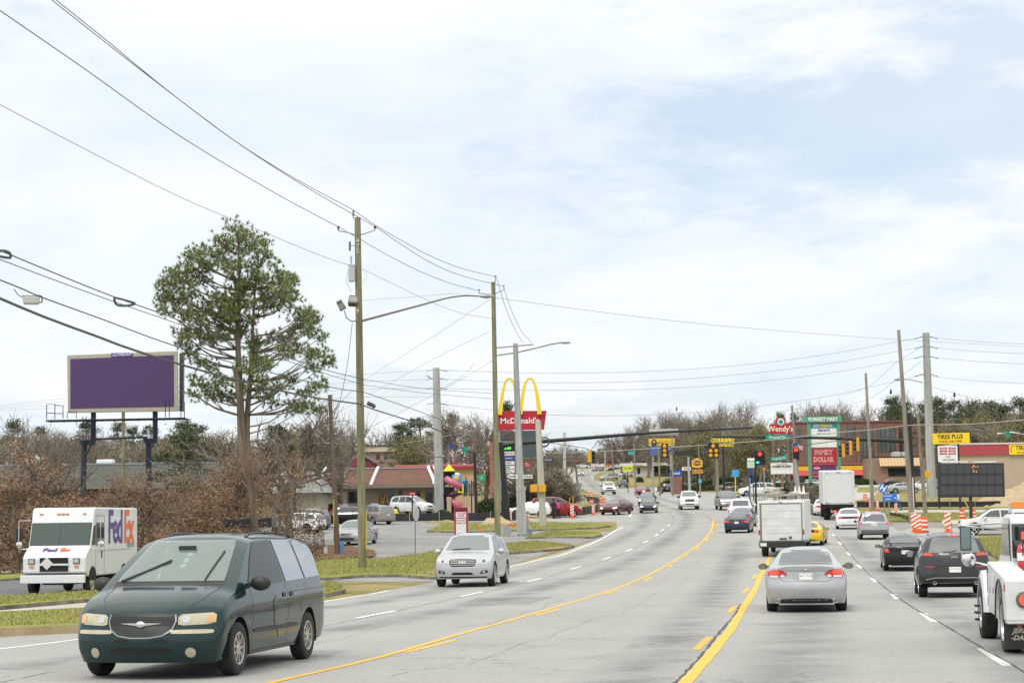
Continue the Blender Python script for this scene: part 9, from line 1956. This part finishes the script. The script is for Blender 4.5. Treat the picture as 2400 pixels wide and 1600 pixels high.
# flags
def flag(px, ytop, Y, w_, h_, label, drape=.5):
 q = board('flagpole', 'flag', label, px, Y); t_ = loc(q, px, ytop); MB().cyl((0, 0, 0), (0, 0, t_.z), .05, n=8).obj('pole', galv, q)
 for k_ in range(7):
  m_ = (sred, whtS)[k_ % 2]; fl = MB(); n_ = 8; v = []
  for i in range(n_+1):
   u = i/n_; x = u*w_*(1-drape*.5); z = t_.z-u*u*h_*drape; y = .12*math.sin(u*7)
   v += [(x, y, z-h_*k_/7), (x, y, z-h_*(k_+1)/7)]
  fl.add(v, [(2*i, 2*i+2, 2*i+3, 2*i+1) for i in range(n_)]); fl.obj('stripe', m_, q, fix=False)
 ca = MB(); ca.add([(-.01, -.16, t_.z), (w_*.38, -.16, t_.z-.06*h_), (w_*.38, -.16, t_.z-h_*.55), (-.01, -.16, t_.z-h_*.52)], [(0, 1, 2, 3)]); ca.obj('canton', sblu, q, fix=False)
flag(1054, 1037, 205, 1.0, 1.25, 'striped flag hanging on a white pole above the play tower', 1.0); flag(1002, 1062, 250, .9, .5, 'small striped flag left of the thick concrete pole', .4); flag(1863, 1038, 204, 1.3, .6, 'striped flag flying left of the green mart pylon', .4)
# people
def person(px, py, label, skinc, top, legs, hd, stride=.0, H=1.72, arm=0):
 root = empty('person', gp(px, py), R(hd), label, 'person'); me = bpy.data.meshes.new('body')
 J = [(0, 0, .95), (0, 0, 1.18), (0, 0, 1.42), (0, 0, 1.50), (0, 0, 1.56), (0, 0, 1.66), (.09, 0, .90), (.10, -stride*.5, .50), (.10, -stride, .08), (.10, -stride-.14, .04), (-.09, 0, .90), (-.10, stride*.35, .50), (-.10, stride, .08), (-.10, stride-.14, .04),
   (.18, 0, 1.40), (.22, stride*.3, 1.14), (.22, -.06-arm*.25, .92+arm*.2), (.22, -.08-arm*.3, .84+arm*.2), (-.18, 0, 1.40), (-.22, -stride*.3, 1.14), (-.22, -.06-arm*.25, .92+arm*.2), (-.22, -.08-arm*.3, .84+arm*.2)]
 E_ = [(0, 1), (1, 2), (2, 3), (3, 4), (4, 5), (0, 6), (6, 7), (7, 8), (8, 9), (0, 10), (10, 11), (11, 12), (12, 13), (2, 14), (14, 15), (15, 16), (16, 17), (2, 18), (18, 19), (19, 20), (20, 21)]
 RD = [.15, .14, .15, .06, .085, .095, .10, .065, .045, .04, .10, .065, .045, .04, .065, .045, .035, .03, .065, .045, .035, .03]
 me.from_pydata(J, E_, []); o = bpy.data.objects.new('body', me); COL.objects.link(o); o.parent = root; s_ = o.modifiers.new('skin', 'SKIN'); 
 for v, r_ in zip(me.skin_vertices[0].data if me.skin_vertices else [], RD): v.radius = (r_, r_*.8)
 if not me.skin_vertices:
  bm = bmesh.new(); bm.from_mesh(me); ly = bm.verts.layers.skin.verify(); bm.verts.ensure_lookup_table()
  for v, r_ in zip(bm.verts, RD): v[ly].radius = (r_, r_*.8)
  bm.verts[0][ly].use_root = True; bm.to_mesh(me); bm.free()
 o.modifiers.new('sub', 'SUBSURF').levels = 1; me.materials.append(mat('skin_'+skinc[0], skinc[1], .6))
 tp = MB(); tp.lathe([(.17, .92), (.16, 1.1), (.19, 1.3), (.20, 1.40), (.10, 1.47), (.06, 1.49)], (0, 0, 0), 'z', 12); tp.v = [(x, y*.72, z) for x, y, z in tp.v]
 for sg in (1, -1): tp.tube([(sg*.17, 0, 1.41), (sg*.225, sg*stride*.3, 1.12), (sg*.225, -.05-arm*.2, .97+arm*.15)], .068, 8, .05)
 tp.obj('jacket', top, root, smooth=True); lg_ = MB()
 lg_.tube([(.07, 0, .98), (.10, -stride*.5, .50), (.10, -stride, .10)], .115, 8, .065).tube([(-.07, 0, .98), (-.10, stride*.35, .50), (-.10, stride, .10)], .115, 8, .065); lg_.obj('trousers', legs, root, smooth=True)
 MB().sph((0, .015, 1.67), .105, 12, 8, (.92, 1.05, 1.05)).obj('hair', mat('dark_hair', (.02, .015, .012), .7), root, smooth=True)
 for sg, sy in ((1, -stride), (-1, stride)): MB().box(sg*.10-.045, sg*.10+.045, sy-.20, sy+.07, 0, .09).obj('shoe', trimM, root, bevel=.02)
 root.scale = (H/1.74,)*3
denim = mat('denim', (.06, .10, .22), .8); blk_ = mat('black_cloth', (.015, .015, .018), .8); pnk = mat('pink_cloth', (.65, .06, .30), .8); wct = mat('white_cloth', (.60, .62, .68), .8)
person(1298, 1215, 'person in black standing beside the open red SUV door', ('a', (.16, .09, .06)), blk_, blk_, 150, .05, 1.75); person(1309, 1214, 'person in a pink top bending at the red SUV', ('a', (.16, .09, .06)), pnk, blk_, 200, .1, 1.62, 1)
person(2106, 1196, 'person in white top and jeans walking past the blue arrow sign', ('b', (.45, .28, .2)), wct, denim, 250, .28, 1.76)
for px, py, Y, l_ in ((2237, 926, 190, 'dark bird perched on the wire right of the wide concrete pole'), (2088, 919, 190, 'dark bird in the bare treetop beside the tall bare pole'), (1586, 958, 300, 'dark bird in the treetops above the yellow billboard')): q = empty('bird', at(px, py, Y), 0, l_, 'bird', 'perched birds'); MB().sph((0, 0, 0), .14, 8, 6, (.8, 1, 1.5)).sph((0, -.05, .22), .09, 8, 6).obj('bird_body', blk_, q, smooth=True)
# small lawn signs and bits on the grass bank
for i, px in enumerate((1500, 1509, 1516, 1540, 1552)): 
 q = board('lawn_sign', 'lawn sign', ['leftmost', 'second', 'third', 'fourth', 'rightmost'][i]+' small lawn sign on the far grass bank', px, 360, group='lawn signs'); MB().box(-.35, .35, 0, .03, .3, .9).obj('panel', (whtS, sblu)[i == 1], q); MB().cyl((0, .05, -.1), (0, .05, .4), .02, n=6).obj('stake', galv, q)
MB().box(-.45, .45, -.12, .12, 0, .16).obj('tmp', orgP, None); o = COL.objects[-1]
for o in [o for o in COL.objects if o.name == 'tmp']: o.name = 'dirt_bag'; o.location = gp(1204, 1236)+Vector((0, 0, .12)); tag(o, 'flat orange box on the dirt right of the concrete block', 'box')
